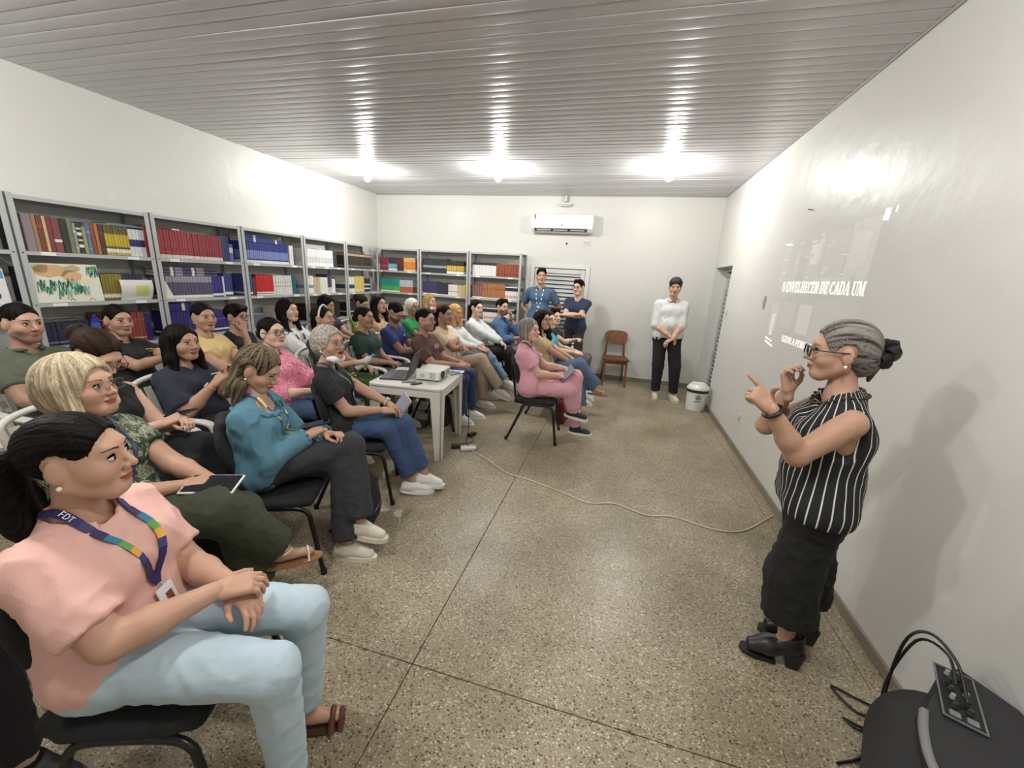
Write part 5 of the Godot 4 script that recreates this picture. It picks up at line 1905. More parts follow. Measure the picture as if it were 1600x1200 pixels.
	folk.wcoat = person({"label": "woman with loose black hair and a white coat with a black lanyard", "head": Vector3(-3.32, 1.13, -3.456), "yaw": 0.0, "lean": -0.11, "cell": 0.0145, "skin": T_LIGHT, "nod": 4.0, "turn": 2.0, "head_kind": "r", "hair": ["long"] + DARK, "fat": 1.1,
		"top": {"c": col(216, 216, 214), "sleeve": 1.95, "wide": 0.026, "neck": "v", "name": "white_coat"}, "bottom": {"c": col(40, 42, 48)}, "lanyard": {"bands": [col(20, 20, 22), col(20, 20, 22), col(220, 220, 220)], "drop": 0.34, "w": 0.02, "card": col(30, 30, 32)}})
	folk.blkhair = person({"label": "dark haired woman in navy against the corner shelf, looking down", "head": Vector3(-3.838, 1.1, -4.66), "yaw": 0.0, "cell": 0.0165, "skin": T_TAN, "look": [10.0, -16.0, 0.0], "gaze": -20.0, "hair": ["long"] + DARK, "top": {"c": col(38, 40, 56), "sleeve": 1.0}, "bottom": {"c": col(36, 38, 50)}})
	folk.grnpat = person({"label": "woman with a bun and a leaf-print green blouse", "head": Vector3(-3.658, 1.10, -5.18), "yaw": -4.0, "lean": 0.0, "cell": 0.0165, "skin": T_TAN, "look": [0.0, -22.0, 0.0], "gaze": -20.0, "hair": ["bun"] + DARK,
		"top": {"c": col(90, 120, 60), "sleeve": 1.0, "mat": print_mat("leaf", pattern("leaf"), 3.5), "name": "blouse"}, "bottom": {"c": col(50, 54, 60)}})
	folk.longdark = person({"label": "woman with long wavy dark hair and a straw-coloured top", "head": Vector3(-3.08, 1.15, -4.74), "yaw": -4.0, "cell": 0.0165, "skin": T_MID, "turn": 0.0, "nod": 4.0, "hair": ["wavy"] + DARK, "glasses": col(90, 80, 76), "rim": 0.001,
		"top": {"c": col(206, 178, 122), "sleeve": 0.0, "neck": "v", "mat": print_mat("straw", pattern("straw"), 5.0)}, "bottom": {"c": col(44, 60, 110)}})
	# ---- beyond the table
	folk.brown = person({"label": "man with receding hair, glasses and a brown tee behind the laptop", "head": Vector3(-1.946, 1.11, -3.833), "male": true, "yaw": 2.0, "cell": 0.0140, "skin": T_TAN, "face": "stubble", "turn": 0.0, "fat": 1.12, "hair": ["fade"] + DARK, "glasses": col(40, 36, 34), "rim": 0.0014,
		"top": {"c": col(78, 50, 42), "sleeve": 1.0, "cut": 0.7}, "bottom": {"c": col(50, 66, 96), "name": "jeans"}, "knr": Vector3(-1.52, 0.52, -3.85), "knl": Vector3(-1.50, 0.53, -4.05), "anr": Vector3(-1.55, 0.09, -3.9), "anl": Vector3(-1.5, 0.09, -4.1)})
	folk.beigew = person({"label": "woman in a cream tee with folded arms and khaki trousers", "head": Vector3(-1.997, 1.115, -4.427), "yaw": -4.0, "cell": 0.0140, "skin": T_DEEP, "turn": 0.0, "hair": ["pony"] + DARK,
		"top": {"c": col(214, 190, 164), "sleeve": 1.0, "cut": 0.62, "wide": 0.022, "neck": "v"}, "bottom": {"c": col(166, 146, 124), "wide": 0.022, "hemr": 0.068}, "hr": Vector3(0.20, 0.74, -0.10), "hl": Vector3(0.22, 0.76, 0.09), "pr": Vector3(0.1, -0.8, 0.8), "pl": Vector3(0.1, -0.8, -0.8),
		"knr": Vector3(-1.540, 0.620, -4.470), "anr": Vector3(-1.290, 0.270, -4.510), "knl": Vector3(-1.560, 0.530, -4.510), "anl": Vector3(-1.510, 0.090, -4.530), "fr": Vector3(1, -0.35, 0.0), "shoes": ["sneaker", col(214, 206, 190), col(224, 218, 204)]})
	folk.scarf = person({"label": "woman in a golden headscarf and white shirt", "head": Vector3(-2.065, 1.09, -4.92), "yaw": -6.0, "cell": 0.0155, "skin": T_MID, "turn": 0.0, "hair": ["scarf", col(176, 136, 80), col(218, 184, 122), "headscarf", 0.8],
		"top": {"c": col(218, 218, 218), "sleeve": 1.9, "wide": 0.024}, "bottom": {"c": col(104, 130, 156), "name": "jeans"}, "knr": Vector3(-1.620, 0.580, -4.960), "anr": Vector3(-1.320, 0.280, -4.910), "cross": "r", "fr": Vector3(1, -0.2, 0)})
	folk.wcoat2 = person({"label": "woman with tied black hair in a white coat over black", "head": Vector3(-1.97, 1.14, -5.46), "yaw": -8.0, "cell": 0.0145, "skin": T_PALE, "nod": -4.0, "turn": 0.0, "hair": ["pony"] + DARK,
		"top": {"c": col(218, 220, 220), "sleeve": 1.95, "wide": 0.024, "neck": "v", "name": "white_coat"}, "bottom": {"c": col(26, 26, 28), "wide": 0.024}, "hrw": Vector3(-1.610, 0.680, -5.480), "knr": Vector3(-1.500, 0.560, -5.520), "anr": Vector3(-1.410, 0.120, -5.480)})
	folk.bluem = person({"label": "bearded man in a blue shirt resting his chin on his hand by the shelf end", "head": Vector3(-1.71, 1.145, -5.868), "male": true, "yaw": -10.0, "cell": 0.0145, "skin": T_LIGHT, "face": "beard", "turn": 4.0, "hair": ["short"] + DARK, "glasses": col(30, 28, 28), "rim": 0.0014,
		"top": {"c": col(70, 100, 136), "sleeve": 1.6, "wide": 0.024, "neck": "v"}, "bottom": {"c": col(120, 104, 84)}, "hlw": Vector3(-1.560, 0.990, -5.850), "elw": Vector3(-1.440, 0.780, -5.890), "dir_l": Vector3(0.0, 1, 0.2), "back_l": Vector3(1, 0.1, -0.2), "pose_l": "hold", "hrw": Vector3(-1.400, 0.720, -5.790), "watch": {"c": col(24, 24, 26)}})
	# ---- the group near the wooden chair
	folk.pscrub = person({"label": "grey haired woman in pink scrubs sitting with crossed legs", "head": Vector3(-0.836, 1.095, -3.882), "yaw": 4.0, "lean": -0.04, "cell": 0.0130, "fine": true, "skin": T_LIGHT, "nod": -2.0, "turn": -8.0, "fat": 1.15, "head_kind": "r", "hair": ["grey", col(96, 88, 80), col(176, 168, 158)], "face": "fair",
		"top": {"c": col(216, 158, 172), "sleeve": 1.0, "cut": 0.62, "wide": 0.028, "neck": "v", "ease": 0.018}, "bottom": {"c": col(214, 158, 172), "wide": 0.028, "hemr": 0.072}, "hrw": Vector3(-0.52, 0.66, -3.90), "hlw": Vector3(-0.47, 0.72, -4.02), "pose_l": "hold",
		"knr": Vector3(-0.40, 0.52, -3.92), "anr": Vector3(-0.30, 0.09, -4.08), "knl": Vector3(-0.36, 0.64, -4.02), "anl": Vector3(-0.34, 0.30, -3.98), "fl": Vector3(1, -0.15, 0.1), "fr": Vector3(1, -0.06, 0.0),
		"shoes": ["sneaker", col(34, 34, 40), col(226, 226, 226)], "lanyard": {"bands": [col(72, 62, 140), col(60, 44, 40), col(60, 44, 40)], "drop": 0.34, "w": 0.013, "card": col(200, 200, 206)}})
	folk.glasses = person({"label": "woman in glasses with dark wavy hair, laced top and wide jeans", "head": Vector3(-0.871, 1.12, -4.73), "yaw": 2.0, "cell": 0.0145, "skin": T_MID, "turn": 0.0, "hair": ["wavy"] + DARK, "glasses": col(70, 54, 48), "rim": 0.0016,
		"top": {"c": col(206, 186, 150), "sleeve": 1.0, "mat": print_mat("tulle", pattern("tulle"), 6.0, col(226, 206, 170)), "name": "blouse"}, "bottom": {"c": col(78, 98, 124), "wide": 0.04, "hemr": 0.10, "name": "jeans"}, "hrw": Vector3(-0.500, 0.640, -4.760), "pose_r": "flat",
		"knr": Vector3(-0.400, 0.610, -4.780), "anr": Vector3(-0.180, 0.340, -4.850), "knl": Vector3(-0.420, 0.520, -4.820), "anl": Vector3(-0.340, 0.090, -4.700), "fr": Vector3(1, -0.02, 0.0), "shoes": ["sandal", col(210, 186, 160), col(140, 108, 86)]})
	folk.turq = person({"label": "woman in a turquoise wave-print blouse half hidden by the one in glasses", "head": Vector3(-0.888, 1.07, -5.29), "yaw": 0.0, "cell": 0.0155, "skin": T_PALE, "turn": 0.0, "hair": ["tied"] + BROWN, "top": {"c": col(42, 158, 190), "sleeve": 1.0, "mat": print_mat("waves", pattern("waves"), 3.0), "name": "blouse"}, "bottom": {"c": col(60, 70, 90)}})
	folk.blk = person({"label": "short haired woman in a black top with folded arms by the door", "head": Vector3(-0.888, 1.075, -5.76), "yaw": 0.0, "cell": 0.0155, "skin": T_PALE, "turn": 0.0, "hair": ["short"] + DARK, "top": {"c": col(26, 26, 28), "sleeve": 0.6, "neck": "v"}, "bottom": {"c": col(90, 84, 78)}, "hr": Vector3(0.24, 0.76, -0.08), "hl": Vector3(0.22, 0.78, 0.09), "pr": Vector3(0.1, -0.8, 0.8)})
	# ---- standing
	folk.bluestand = person({"label": "tall man in a blue shirt with a badge standing before the louvred door", "stand": true, "head": Vector3(-1.262, 1.63, -6.45), "male": true, "yaw": -90.0, "lean": 0.0, "cell": 0.0145, "skin": T_MID, "gz": Vector3(0.2, 1.75, -1.5), "hair": ["short"] + DARK, "hs": 1.03,
		"top": {"c": col(70, 94, 122), "sleeve": 1.0, "cut": 0.72, "wide": 0.028, "hem": 0.12}, "bottom": {"c": col(50, 56, 70)}, "hr": Vector3(-0.12, 0.95, 0.14), "hl": Vector3(-0.12, 0.95, -0.14), "lanyard": {"bands": [col(60, 90, 130), col(210, 216, 220)], "drop": 0.36, "w": 0.016}})
	folk.navystand = person({"label": "man in glasses and a navy tee standing with folded arms", "stand": true, "head": Vector3(-0.655, 1.49, -6.40), "male": true, "yaw": -100.0, "lean": 0.0, "cell": 0.0145, "skin": T_LIGHT, "gz": Vector3(-2.2, 1.5, -2.5), "s": 0.92, "hair": ["short"] + DARK, "glasses": col(50, 46, 46), "rim": 0.0012,
		"top": {"c": col(36, 48, 74), "sleeve": 1.0, "cut": 0.66, "neck": "v", "hem": 0.10}, "bottom": {"c": col(54, 54, 56)}, "hr": Vector3(0.22, 1.10, -0.09), "hl": Vector3(0.24, 1.08, 0.11), "pr": Vector3(0.1, -0.7, 1), "pl": Vector3(0.1, -0.7, -1)})
	folk.whitestand = person({"label": "man in a pale shirt and black trousers standing with crossed hands by the bin", "stand": true, "head": Vector3(0.685, 1.585, -5.92), "male": true, "yaw": -82.0, "lean": 0.03, "cell": 0.0140, "fine": true, "skin": T_MID, "gz": Vector3(0.4, 1.25, -2.0), "hair": ["fringe", col(30, 26, 24), col(80, 74, 70)], "fat": 1.18, "belly": 0.03,
		"top": {"c": col(206, 206, 206), "sleeve": 1.08, "wide": 0.018, "hem": 0.12, "ease": 0.012, "neck": "v"}, "bottom": {"c": col(24, 24, 28), "wide": 0.03, "hemr": 0.062}, "hr": Vector3(0.20, 0.95, 0.03), "hl": Vector3(0.22, 0.92, -0.02), "dir_r": Vector3(0.15, -0.5, -0.8), "dir_l": Vector3(0.1, -0.6, 0.8), "pr": Vector3(-0.6, -0.5, 0.7), "pl": Vector3(-0.6, -0.5, -0.7), "sw": 0.165,
		"anr": Vector3(0.64, 0.09, -5.98), "anl": Vector3(0.88, 0.09, -5.94), "knr": Vector3(0.62, 0.50, -5.93), "knl": Vector3(0.84, 0.50, -5.90), "fr": Vector3(1, -0.05, 0.1), "fl": Vector3(1, -0.05, -0.35), "shoes": ["sneaker", col(206, 198, 180), col(196, 186, 168)]})
	# beside the nearest row, only a hand in view
	folk.edge = person({"label": "seated person in dark red whose hand shows at the left edge", "head": Vector3(-2.10, 1.10, -0.30), "yaw": 8.0, "cell": 0.016, "skin": T_PALE, "hair": ["tied"] + DARK, "top": {"c": col(110, 40, 44), "sleeve": 1.6, "wide": 0.022}, "bottom": {"c": col(40, 40, 46)}, "shoes": ["sneaker", col(30, 30, 32), col(40, 40, 42)], "hrw": Vector3(-1.80, 0.80, -0.52), "hlw": Vector3(-1.80, 0.80, -0.66), "dir_l": Vector3(1, 0.1, -0.1), "dir_r": Vector3(1, 0.2, -0.4)})
	presenter()

func presenter() -> void:
	var p := person({"label": "presenter with grey hair in a low knot, striped sleeveless top and black culottes", "stand": true, "head": Vector3(0.815, 1.395, -1.75), "hs": 1.0, "hip": Vector2(0.86, -1.74), "yaw": 172.0, "cell": 0.0105, "fine": true, "skin": T_TAN, "face": "fair", "s": 0.93,
		"look": [-4.0, 0.0, 0.0], "hair": ["knot", col(42, 38, 36), col(142, 136, 130)], "glasses": col(26, 24, 34), "rim": 0.0026, "earring": col(238, 236, 230), "fat": 1.09, "hy": 0.78, "belly": 0.02,
		"top": {"c": col(24, 24, 26), "sleeve": 0.0, "neck": "tank", "stripes": 34.0, "mat": stripe_mat(), "hem": 0.03, "ease": 0.020, "name": "striped_top", "fold": 0.006}, "bottom": {"c": col(20, 20, 22), "wide": 0.050, "hemr": 0.105, "len": 0.62, "name": "culottes", "fold": 0.006},
		"elw": Vector3(0.69, 1.025, -1.58), "hlw": Vector3(0.565, 1.195, -1.56), "dir_l": Vector3(0.75, 0.66, 0.0), "back_l": Vector3(-0.2, 0.55, -0.8), "pose_l": "point",
		"hrw": Vector3(0.72, 1.20, -1.86), "dir_r": Vector3(0.2, 1.0, 0.1), "back_r": Vector3(0.7, 0.1, 0.7), "pose_r": "hold", "pr": Vector3(0.2, -1, 0.5),
		"anl": Vector3(0.88, 0.135, -1.70), "anr": Vector3(1.00, 0.135, -1.86), "knl": Vector3(0.84, 0.44, -1.70), "knr": Vector3(0.95, 0.44, -1.84), "fl": Vector3(1, -0.35, 0.0), "fr": Vector3(0.95, -0.35, -0.1), "shoes": [],
		"watch": {"on": ["aL"], "c": col(26, 26, 28), "r": 0.008, "back": 0.015}})
	folk.presenter = p
	var t: Node3D = p.t
	var inv: Transform3D = p.inv
	# twisted knot and its black scrunchie
	var h: Transform3D = p.head
	var q := MB.new()
	for k in 9:
		var a := TAU * k / 9.0
		var c := Vector3(-0.135, 0.012, 0) + Vector3(0.012 * sin(a * 2.0), cos(a) * 0.038, sin(a) * 0.038)
		var c2 := Vector3(-0.135, 0.012, 0) + Vector3(0.012 * sin(a * 2.0 + 1.4), cos(a + 0.7) * 0.038, sin(a + 0.7) * 0.038)
		q.tube([h * c, h * (c.lerp(c2, 0.5) + Vector3(-0.008, 0, 0)), h * c2], [0.019, 0.024, 0.019], 8)
	put("scrunchie", q.done(), cmat(col(20, 20, 22), 0.8), t)
	var kn := Blob.new()
	kn.egg(Vector3(-0.155, 0.016, 0), Vector3(0.030, 0.034, 0.034), 0.01)
	kn.cap(Vector3(-0.12, -0.02, 0), Vector3(-0.115, -0.10, 0.015), 0.024, 0.008, 0.02)
	var o := put("hair_knot", net_mesh(kn.net(0.006)), cmat(col(58, 54, 52), 0.5), t)
	o.transform = h
	# beads round the neck
	var bead := SphereMesh.new()
	bead.radius = 0.0062
	bead.height = 0.0124
	bead.radial_segments = 10
	bead.rings = 6
	var necklace := Node3D.new()
	necklace.name = "necklace"
	t.add_child(necklace)
	for k in 26:
		var a := TAU * k / 26.0
		var dirp: Vector3 = p.fwd * cos(a) + p.zed * sin(a)
		var y: float = -0.055 * maxf(cos(a), 0.0) + 0.010
		var s: Vector3 = p.neck + p.up * y + p.fwd * 0.012
		var w: Vector3 = p.top.onto(s + dirp * 0.25, -dirp, 0.006)
		var r := minf((w - s).length(), 0.10)
		put("bead", bead, cmat(col(52, 30, 26), 0.3), necklace).position = s + dirp * maxf(r, 0.068)
	# peep-toe ankle boots with a block heel
	for f in [[inv * Vector3(0.88, 0.135, -1.70), Vector3(1, 0, 0.0)], [inv * Vector3(1.00, 0.135, -1.86), Vector3(0.95, 0, -0.1)]]:
		var b := look(f[1], Vector3.UP)
		var tr := Transform3D(b, f[0])
		var u := Blob.new()
		u.cap(Vector3(-0.035, -0.030, 0), Vector3(0.055, -0.070, 0), 0.040, 0.040, 0.03)
		u.cap(Vector3(0.055, -0.070, 0), Vector3(0.120, -0.098, 0), 0.040, 0.030, 0.03)
		u.cap(Vector3(-0.02, -0.02, 0), Vector3(-0.028, 0.02, 0), 0.044, 0.042, 0.02)
		u.below(Vector3(0, 0.012, 0), Vector3(0.45, 1, 0))
		u.below(Vector3(0, -0.118, 0), Vector3(0, -1, 0))
		u.ball(Vector3(0.158, -0.100, 0), 0.032, 0.006, 1)
		var s := put("ankle_boot", net_mesh(u.net(0.0065)), cmat(col(34, 33, 35), 0.38), t)
		s.transform = tr
		var hq := MB.new()
		hq.hexa([Vector3(-0.065, -0.135, -0.026), Vector3(-0.02, -0.135, -0.026), Vector3(-0.02, -0.135, 0.026), Vector3(-0.065, -0.135, 0.026), Vector3(-0.076, -0.045, -0.034), Vector3(0.0, -0.055, -0.034), Vector3(0.0, -0.055, 0.034), Vector3(-0.076, -0.045, 0.034)])
		put("heel", hq.done(), cmat(col(28, 27, 29), 0.45), s)
		var so := MB.new()
		so.prism(PackedVector2Array([Vector2(0.02, -0.034), Vector2(0.10, -0.042), Vector2(0.15, -0.030), Vector2(0.163, 0.0), Vector2(0.15, 0.030), Vector2(0.10, 0.042), Vector2(0.02, 0.034)]), 0.012, Transform3D(Basis(Vector3(1, 0, 0), Vector3(0, 0, 1), Vector3(0, 1, 0)), Vector3(0, -0.128, 0)))
		put("sole", so.done(), cmat(col(24, 23, 24), 0.6), s)

# ---------------------------------------------------------------- seats
func black_chair_parts(t: Node3D) -> void:
	var fm := mat("chair_tube", col(22, 22, 23), 0.32, 0.2)
	var cm := cloth_mat("chair", col(24, 24, 26), 0.9)
	if not mats.has("seat_mesh"):
		var b := Blob.new()
		for k in 7:
			var x := -0.18 + 0.06 * k
			var w: float = 0.16 if k == 0 or k == 6 else 0.178
			b.cap(Vector3(x, 0.408 + 0.006 * cos(k), -w), Vector3(x, 0.408, w), 0.027, 0.027, 0.05)
		mats["seat_mesh"] = net_mesh(b.net(0.011))
		var k2 := Blob.new()
		for i in 7:
			var y := 0.046 * i
			var w2: float = [0.10, 0.135, 0.15, 0.155, 0.155, 0.145, 0.115][i]
			for e in [-1.0, 1.0]:
				k2.cap(Vector3(-0.150 - y * 0.24, 0.53 + y, e * w2), Vector3(-0.185 - y * 0.24, 0.53 + y, 0), 0.024, 0.026, 0.05)
		mats["back_mesh"] = net_mesh(k2.net(0.011))
	put("seat", mats.seat_mesh, cm, t)
	put("backrest", mats.back_mesh, cm, t)
	for s in [-1.0, 1.0]:
		for fr in [true, false]:
			var q := MB.new()
			if fr:
				q.tube(smooth_path([Vector3(-0.02, 0.385, s * 0.19), Vector3(0.13, 0.385, s * 0.195), Vector3(0.185, 0.36, s * 0.20), Vector3(0.20, 0.30, s * 0.203), Vector3(0.245, 0.004, s * 0.215)], 4), 0.0125, 8)
			else:
				q.tube(smooth_path([Vector3(0.06, 0.384, s * 0.19), Vector3(-0.07, 0.384, s * 0.193), Vector3(-0.115, 0.35, s * 0.197), Vector3(-0.13, 0.30, s * 0.20), Vector3(-0.255, 0.004, s * 0.215)], 4), 0.0125, 8)
			var l := put("leg", q.done(), fm, t)
			var c := MB.new()
			c.lathe([Vector2(0, 0.03), Vector2(0.0155, 0.03), Vector2(0.0165, 0.0), Vector2(0, 0)], 10, Vector3(0.245 if fr else -0.255, 0, s * 0.215))
			put("rubber_foot", c.done(), cmat(col(16, 16, 16), 0.8), l)
	var q2 := MB.new()
	q2.tube([Vector3(-0.10, 0.384, -0.19), Vector3(-0.10, 0.384, 0.19)], 0.011, 8)
	q2.tube([Vector3(0.10, 0.380, -0.19), Vector3(0.10, 0.380, 0.19)], 0.011, 8)
	put("crossbar", q2.done(), fm, t)
	for s in [-1.0, 1.0]:
		var k := MB.new()
		k.tube(smooth_path([Vector3(-0.06, 0.386, s * 0.08), Vector3(-0.16, 0.386, s * 0.08), Vector3(-0.205, 0.42, s * 0.08), Vector3(-0.218, 0.52, s * 0.08), Vector3(-0.262, 0.74, s * 0.08)], 5), 0.011, 8)
		put("back_bracket", k.done(), fm, t)

func plastic_chair_parts(t: Node3D) -> void:
	var m := mat("white_plastic", col(214, 210, 200), 0.42)
	var q := MB.new()
	var f := func(u: float, v: float) -> Vector3:
		var x := lerpf(-0.21, 0.23, u)
		var z := lerpf(-0.22, 0.22, v)
		return Vector3(x, 0.418 - 0.016 * (1.0 - pow(2.0 * v - 1.0, 2.0)) - (0.02 * pow(maxf(u - 0.85, 0) / 0.15, 2.0)), z)
	q.grid(f, 10, 8)
	q.box(Vector3(0.01, 0.398, -0.218), Vector3(0.43, 0.035, 0.006))
	q.box(Vector3(0.01, 0.398, 0.218), Vector3(0.43, 0.035, 0.006))
	q.box(Vector3(0.226, 0.386, 0), Vector3(0.006, 0.035, 0.43))
	put("seat", q.done(), m, t)
	# back: bowed slats and a rim
	for k in 5:
		q = MB.new()
		var z := (k - 2) * 0.075
		var pts := []
		for i in 7:
			var y := 0.415 + 0.36 * i / 6.0
			pts.append(Vector3(-0.215 - 0.10 * i / 6.0 - 0.035 * (1.0 - pow(z / 0.22, 2.0)), y, z * (1.0 + 0.1 * i / 6.0)))
		for i in 6:
			var a: Vector3 = pts[i]
			var b: Vector3 = pts[i + 1]
			q.box((a + b) * 0.5, Vector3(0.007, (b - a).length() + 0.002, 0.046), look(Vector3(1, 0.28, 0), Vector3(-0.28, 1, 0)))
		put("back_slat", q.done(), m, t)
	q = MB.new()
	var rim := []
	for i in 13:
		var a := PI * i / 12.0
		rim.append(Vector3(-0.315 - 0.045 * sin(a), 0.775 + 0.055 * sin(a), 0.225 * cos(a)))
	q.tube(smooth_path([Vector3(-0.22, 0.42, 0.222), Vector3(-0.27, 0.62, 0.228)] + rim + [Vector3(-0.27, 0.62, -0.228), Vector3(-0.22, 0.42, -0.222)], 2), 0.017, 6)
	put("back_rim", q.done(), m, t)
	for s in [-1.0, 1.0]:
		# arm: a flat strap that turns down into the front leg
		var path := smooth_path([Vector3(-0.285, 0.64, s * 0.232), Vector3(-0.12, 0.640, s * 0.262), Vector3(0.06, 0.634, s * 0.270), Vector3(0.165, 0.622, s * 0.266), Vector3(0.205, 0.575, s * 0.262), Vector3(0.222, 0.42, s * 0.256)], 4)
		q = MB.new()
		for i in path.size() - 1:
			var a: Vector3 = path[i]
			var b: Vector3 = path[i + 1]
			var d := (b - a).normalized()
			var n := d.cross(Vector3(0, 0, 1)).normalized()
			var wd := 0.056 - 0.0
			q.box((a + b) * 0.5, Vector3((b - a).length() + 0.006, 0.014, wd), look(d, n if n.y >= -0.2 else -n), 0.003)
		put("armrest", q.done(), m, t)
		for fr in [1.0, -1.0]:
			q = MB.new()
			var tx: float = 0.215 if fr > 0 else -0.215
			var bx: float = 0.265 if fr > 0 else -0.295
			var w := 0.030
			var top := 0.425
			q.hexa([Vector3(bx - 0.016, 0, s * 0.262 - 0.016), Vector3(bx + 0.016, 0, s * 0.262 - 0.016), Vector3(bx + 0.016, 0, s * 0.262 + 0.016), Vector3(bx - 0.016, 0, s * 0.262 + 0.016), Vector3(tx - w, top, s * 0.235 - w), Vector3(tx + w, top, s * 0.235 - w), Vector3(tx + w, top, s * 0.235 + w), Vector3(tx - w, top, s * 0.235 + w)])
			put("leg", q.done(), m, t)

func build_seats() -> void:
	var black := {"pink": "the woman in the pink tee", "blonde": "the woman with the blonde bob", "teal": "the woman in the teal blouse", "net": "the woman in the hair net", "brown": "the man in the brown tee", "beigew": "the woman in khaki trousers", "scarf": "the woman in the golden headscarf", "wcoat2": "the white coat beside the blue-shirted man", "bluem": "the blue-shirted man resting his chin", "pscrub": "the woman in pink scrubs", "glasses": "the woman in wide jeans", "turq": "the woman in turquoise", "blk": "the short haired woman in black", "pinkpat": "the woman in the pink scroll print"}
	var white := {"edge": "the person in dark red at the photo edge", "sleeveless": "the woman in the sleeveless black top", "navy": "the woman clasping her hands in navy scrubs", "headband": "the woman with the headband", "dgreen": "the woman in bottle-green scrubs", "bluescrub": "the man in blue scrubs", "olive": "the man in the olive polo", "blackpolo": "the woman in the black polo", "beige": "the woman in the pale yellow tee", "blktee": "the person in the black tee", "wcoat": "the white coat with loose black hair", "blkhair": "the woman in navy by the corner shelf", "grnpat": "the woman in the leaf print", "longdark": "the woman with long wavy hair and straw top", "greencap": "the woman in the white cap", "blondmask": "the woman with the lowered mask"}
	var proto: Node3D
	for k in black:
		var h: Node3D = folk[k].t
		var at: Vector3 = h.position + h.basis * Vector3(0.075, 0, 0)
		var t: Node3D
		if proto == null:
			t = thing("padded_chair", "", "chair", at, h.rotation.y, "black padded chairs")
			black_chair_parts(t)
			proto = t
		else:
			t = proto.duplicate()
			t.name = "padded_chair"
			add_child(t, true)
			t.position = at
			t.rotation.y = h.rotation.y
		t.set_meta("label", "black padded chair on tube legs under " + black[k])
	proto = null
	for k in white:
		var h: Node3D = folk[k].t
		var at: Vector3 = h.position + h.basis * Vector3(0.085, 0, 0)
		var t: Node3D
		if proto == null:
			t = thing("plastic_armchair", "", "chair", at, h.rotation.y, "white plastic armchairs")
			plastic_chair_parts(t)
			proto = t
		else:
			t = proto.duplicate()
			t.name = "plastic_armchair"
			add_child(t, true)
			t.position = at
			t.rotation.y = h.rotation.y
		t.set_meta("label", "white plastic armchair under " + white[k])
	# wooden chair against the back wall
	var w := thing("wooden_chair", "empty wooden chair with a rounded plywood back against the back wall", "chair", Vector3(0.02, 0, -6.55), deg_to_rad(-84.0))
	var wood := mat("wood", col(112, 70, 44), 0.42)
	if wood.albedo_texture == null:
		var im := noise_tex(77, 0.02, col(150, 150, 150), col(255, 255, 255), 128, 4)
		wood.albedo_texture = im
		wood.albedo_color = col(140, 86, 52)
		wood.uv1_triplanar = true
		wood.uv1_scale = Vector3(3, 1.0, 9)
	var q := MB.new()
	q.prism(PackedVector2Array([Vector2(-0.19, -0.17), Vector2(-0.17, -0.19), Vector2(0.17, -0.205), Vector2(0.20, -0.17), Vector2(0.20, 0.17), Vector2(0.17, 0.205), Vector2(-0.17, 0.19), Vector2(-0.19, 0.17)]), 0.022, Transform3D(Basis(Vector3(1, 0, 0), Vector3(0, 0, 1), Vector3(0, 1, 0)), Vector3(0, 0.425, 0)))
	put("seat", q.done(), wood, w)
	q = MB.new()
	var poly := PackedVector2Array()
	for i in 28:
		var a := TAU * i / 28.0
		poly.append(Vector2(signf(cos(a)) * pow(absf(cos(a)), 0.62) * 0.185, signf(sin(a)) * pow(absf(sin(a)), 0.7) * 0.105))
	q.prism(poly, 0.016, Transform3D(Basis(Vector3(0, 0, 1), Vector3(-0.16, 0.987, 0), Vector3(-0.987, -0.16, 0)), Vector3(-0.225, 0.74, 0)))
	put("backrest", q.done(), wood, w)
	for s in [-1.0, 1.0]:
		q = MB.new()
		q.hexa([Vector3(0.185, 0, s * 0.175 - 0.012), Vector3(0.209, 0, s * 0.175 - 0.012), Vector3(0.209, 0, s * 0.175 + 0.012), Vector3(0.185, 0, s * 0.175 + 0.012), Vector3(0.150, 0.415, s * 0.165 - 0.017), Vector3(0.186, 0.415, s * 0.165 - 0.017), Vector3(0.186, 0.415, s * 0.165 + 0.017), Vector3(0.150, 0.415, s * 0.165 + 0.017)])
		put("leg", q.done(), wood, w)
		q = MB.new()
		q.tube([Vector3(-0.235, 0.0, s * 0.165), Vector3(-0.185, 0.30, s * 0.155), Vector3(-0.185, 0.44, s * 0.150), Vector3(-0.235, 0.80, s * 0.125)], [0.013, 0.017, 0.017, 0.011], 8)
		put("leg", q.done(), wood, w)
		q = MB.new()
		q.box(Vector3(0, 0.385, s * 0.155), Vector3(0.34, 0.055, 0.018), Basis(), 0.003)
		put("apron", q.done(), wood, w)
	put("apron", box_mesh(Vector3(0.165, 0.385, 0), Vector3(0.018, 0.055, 0.30), 0.003), wood, w)

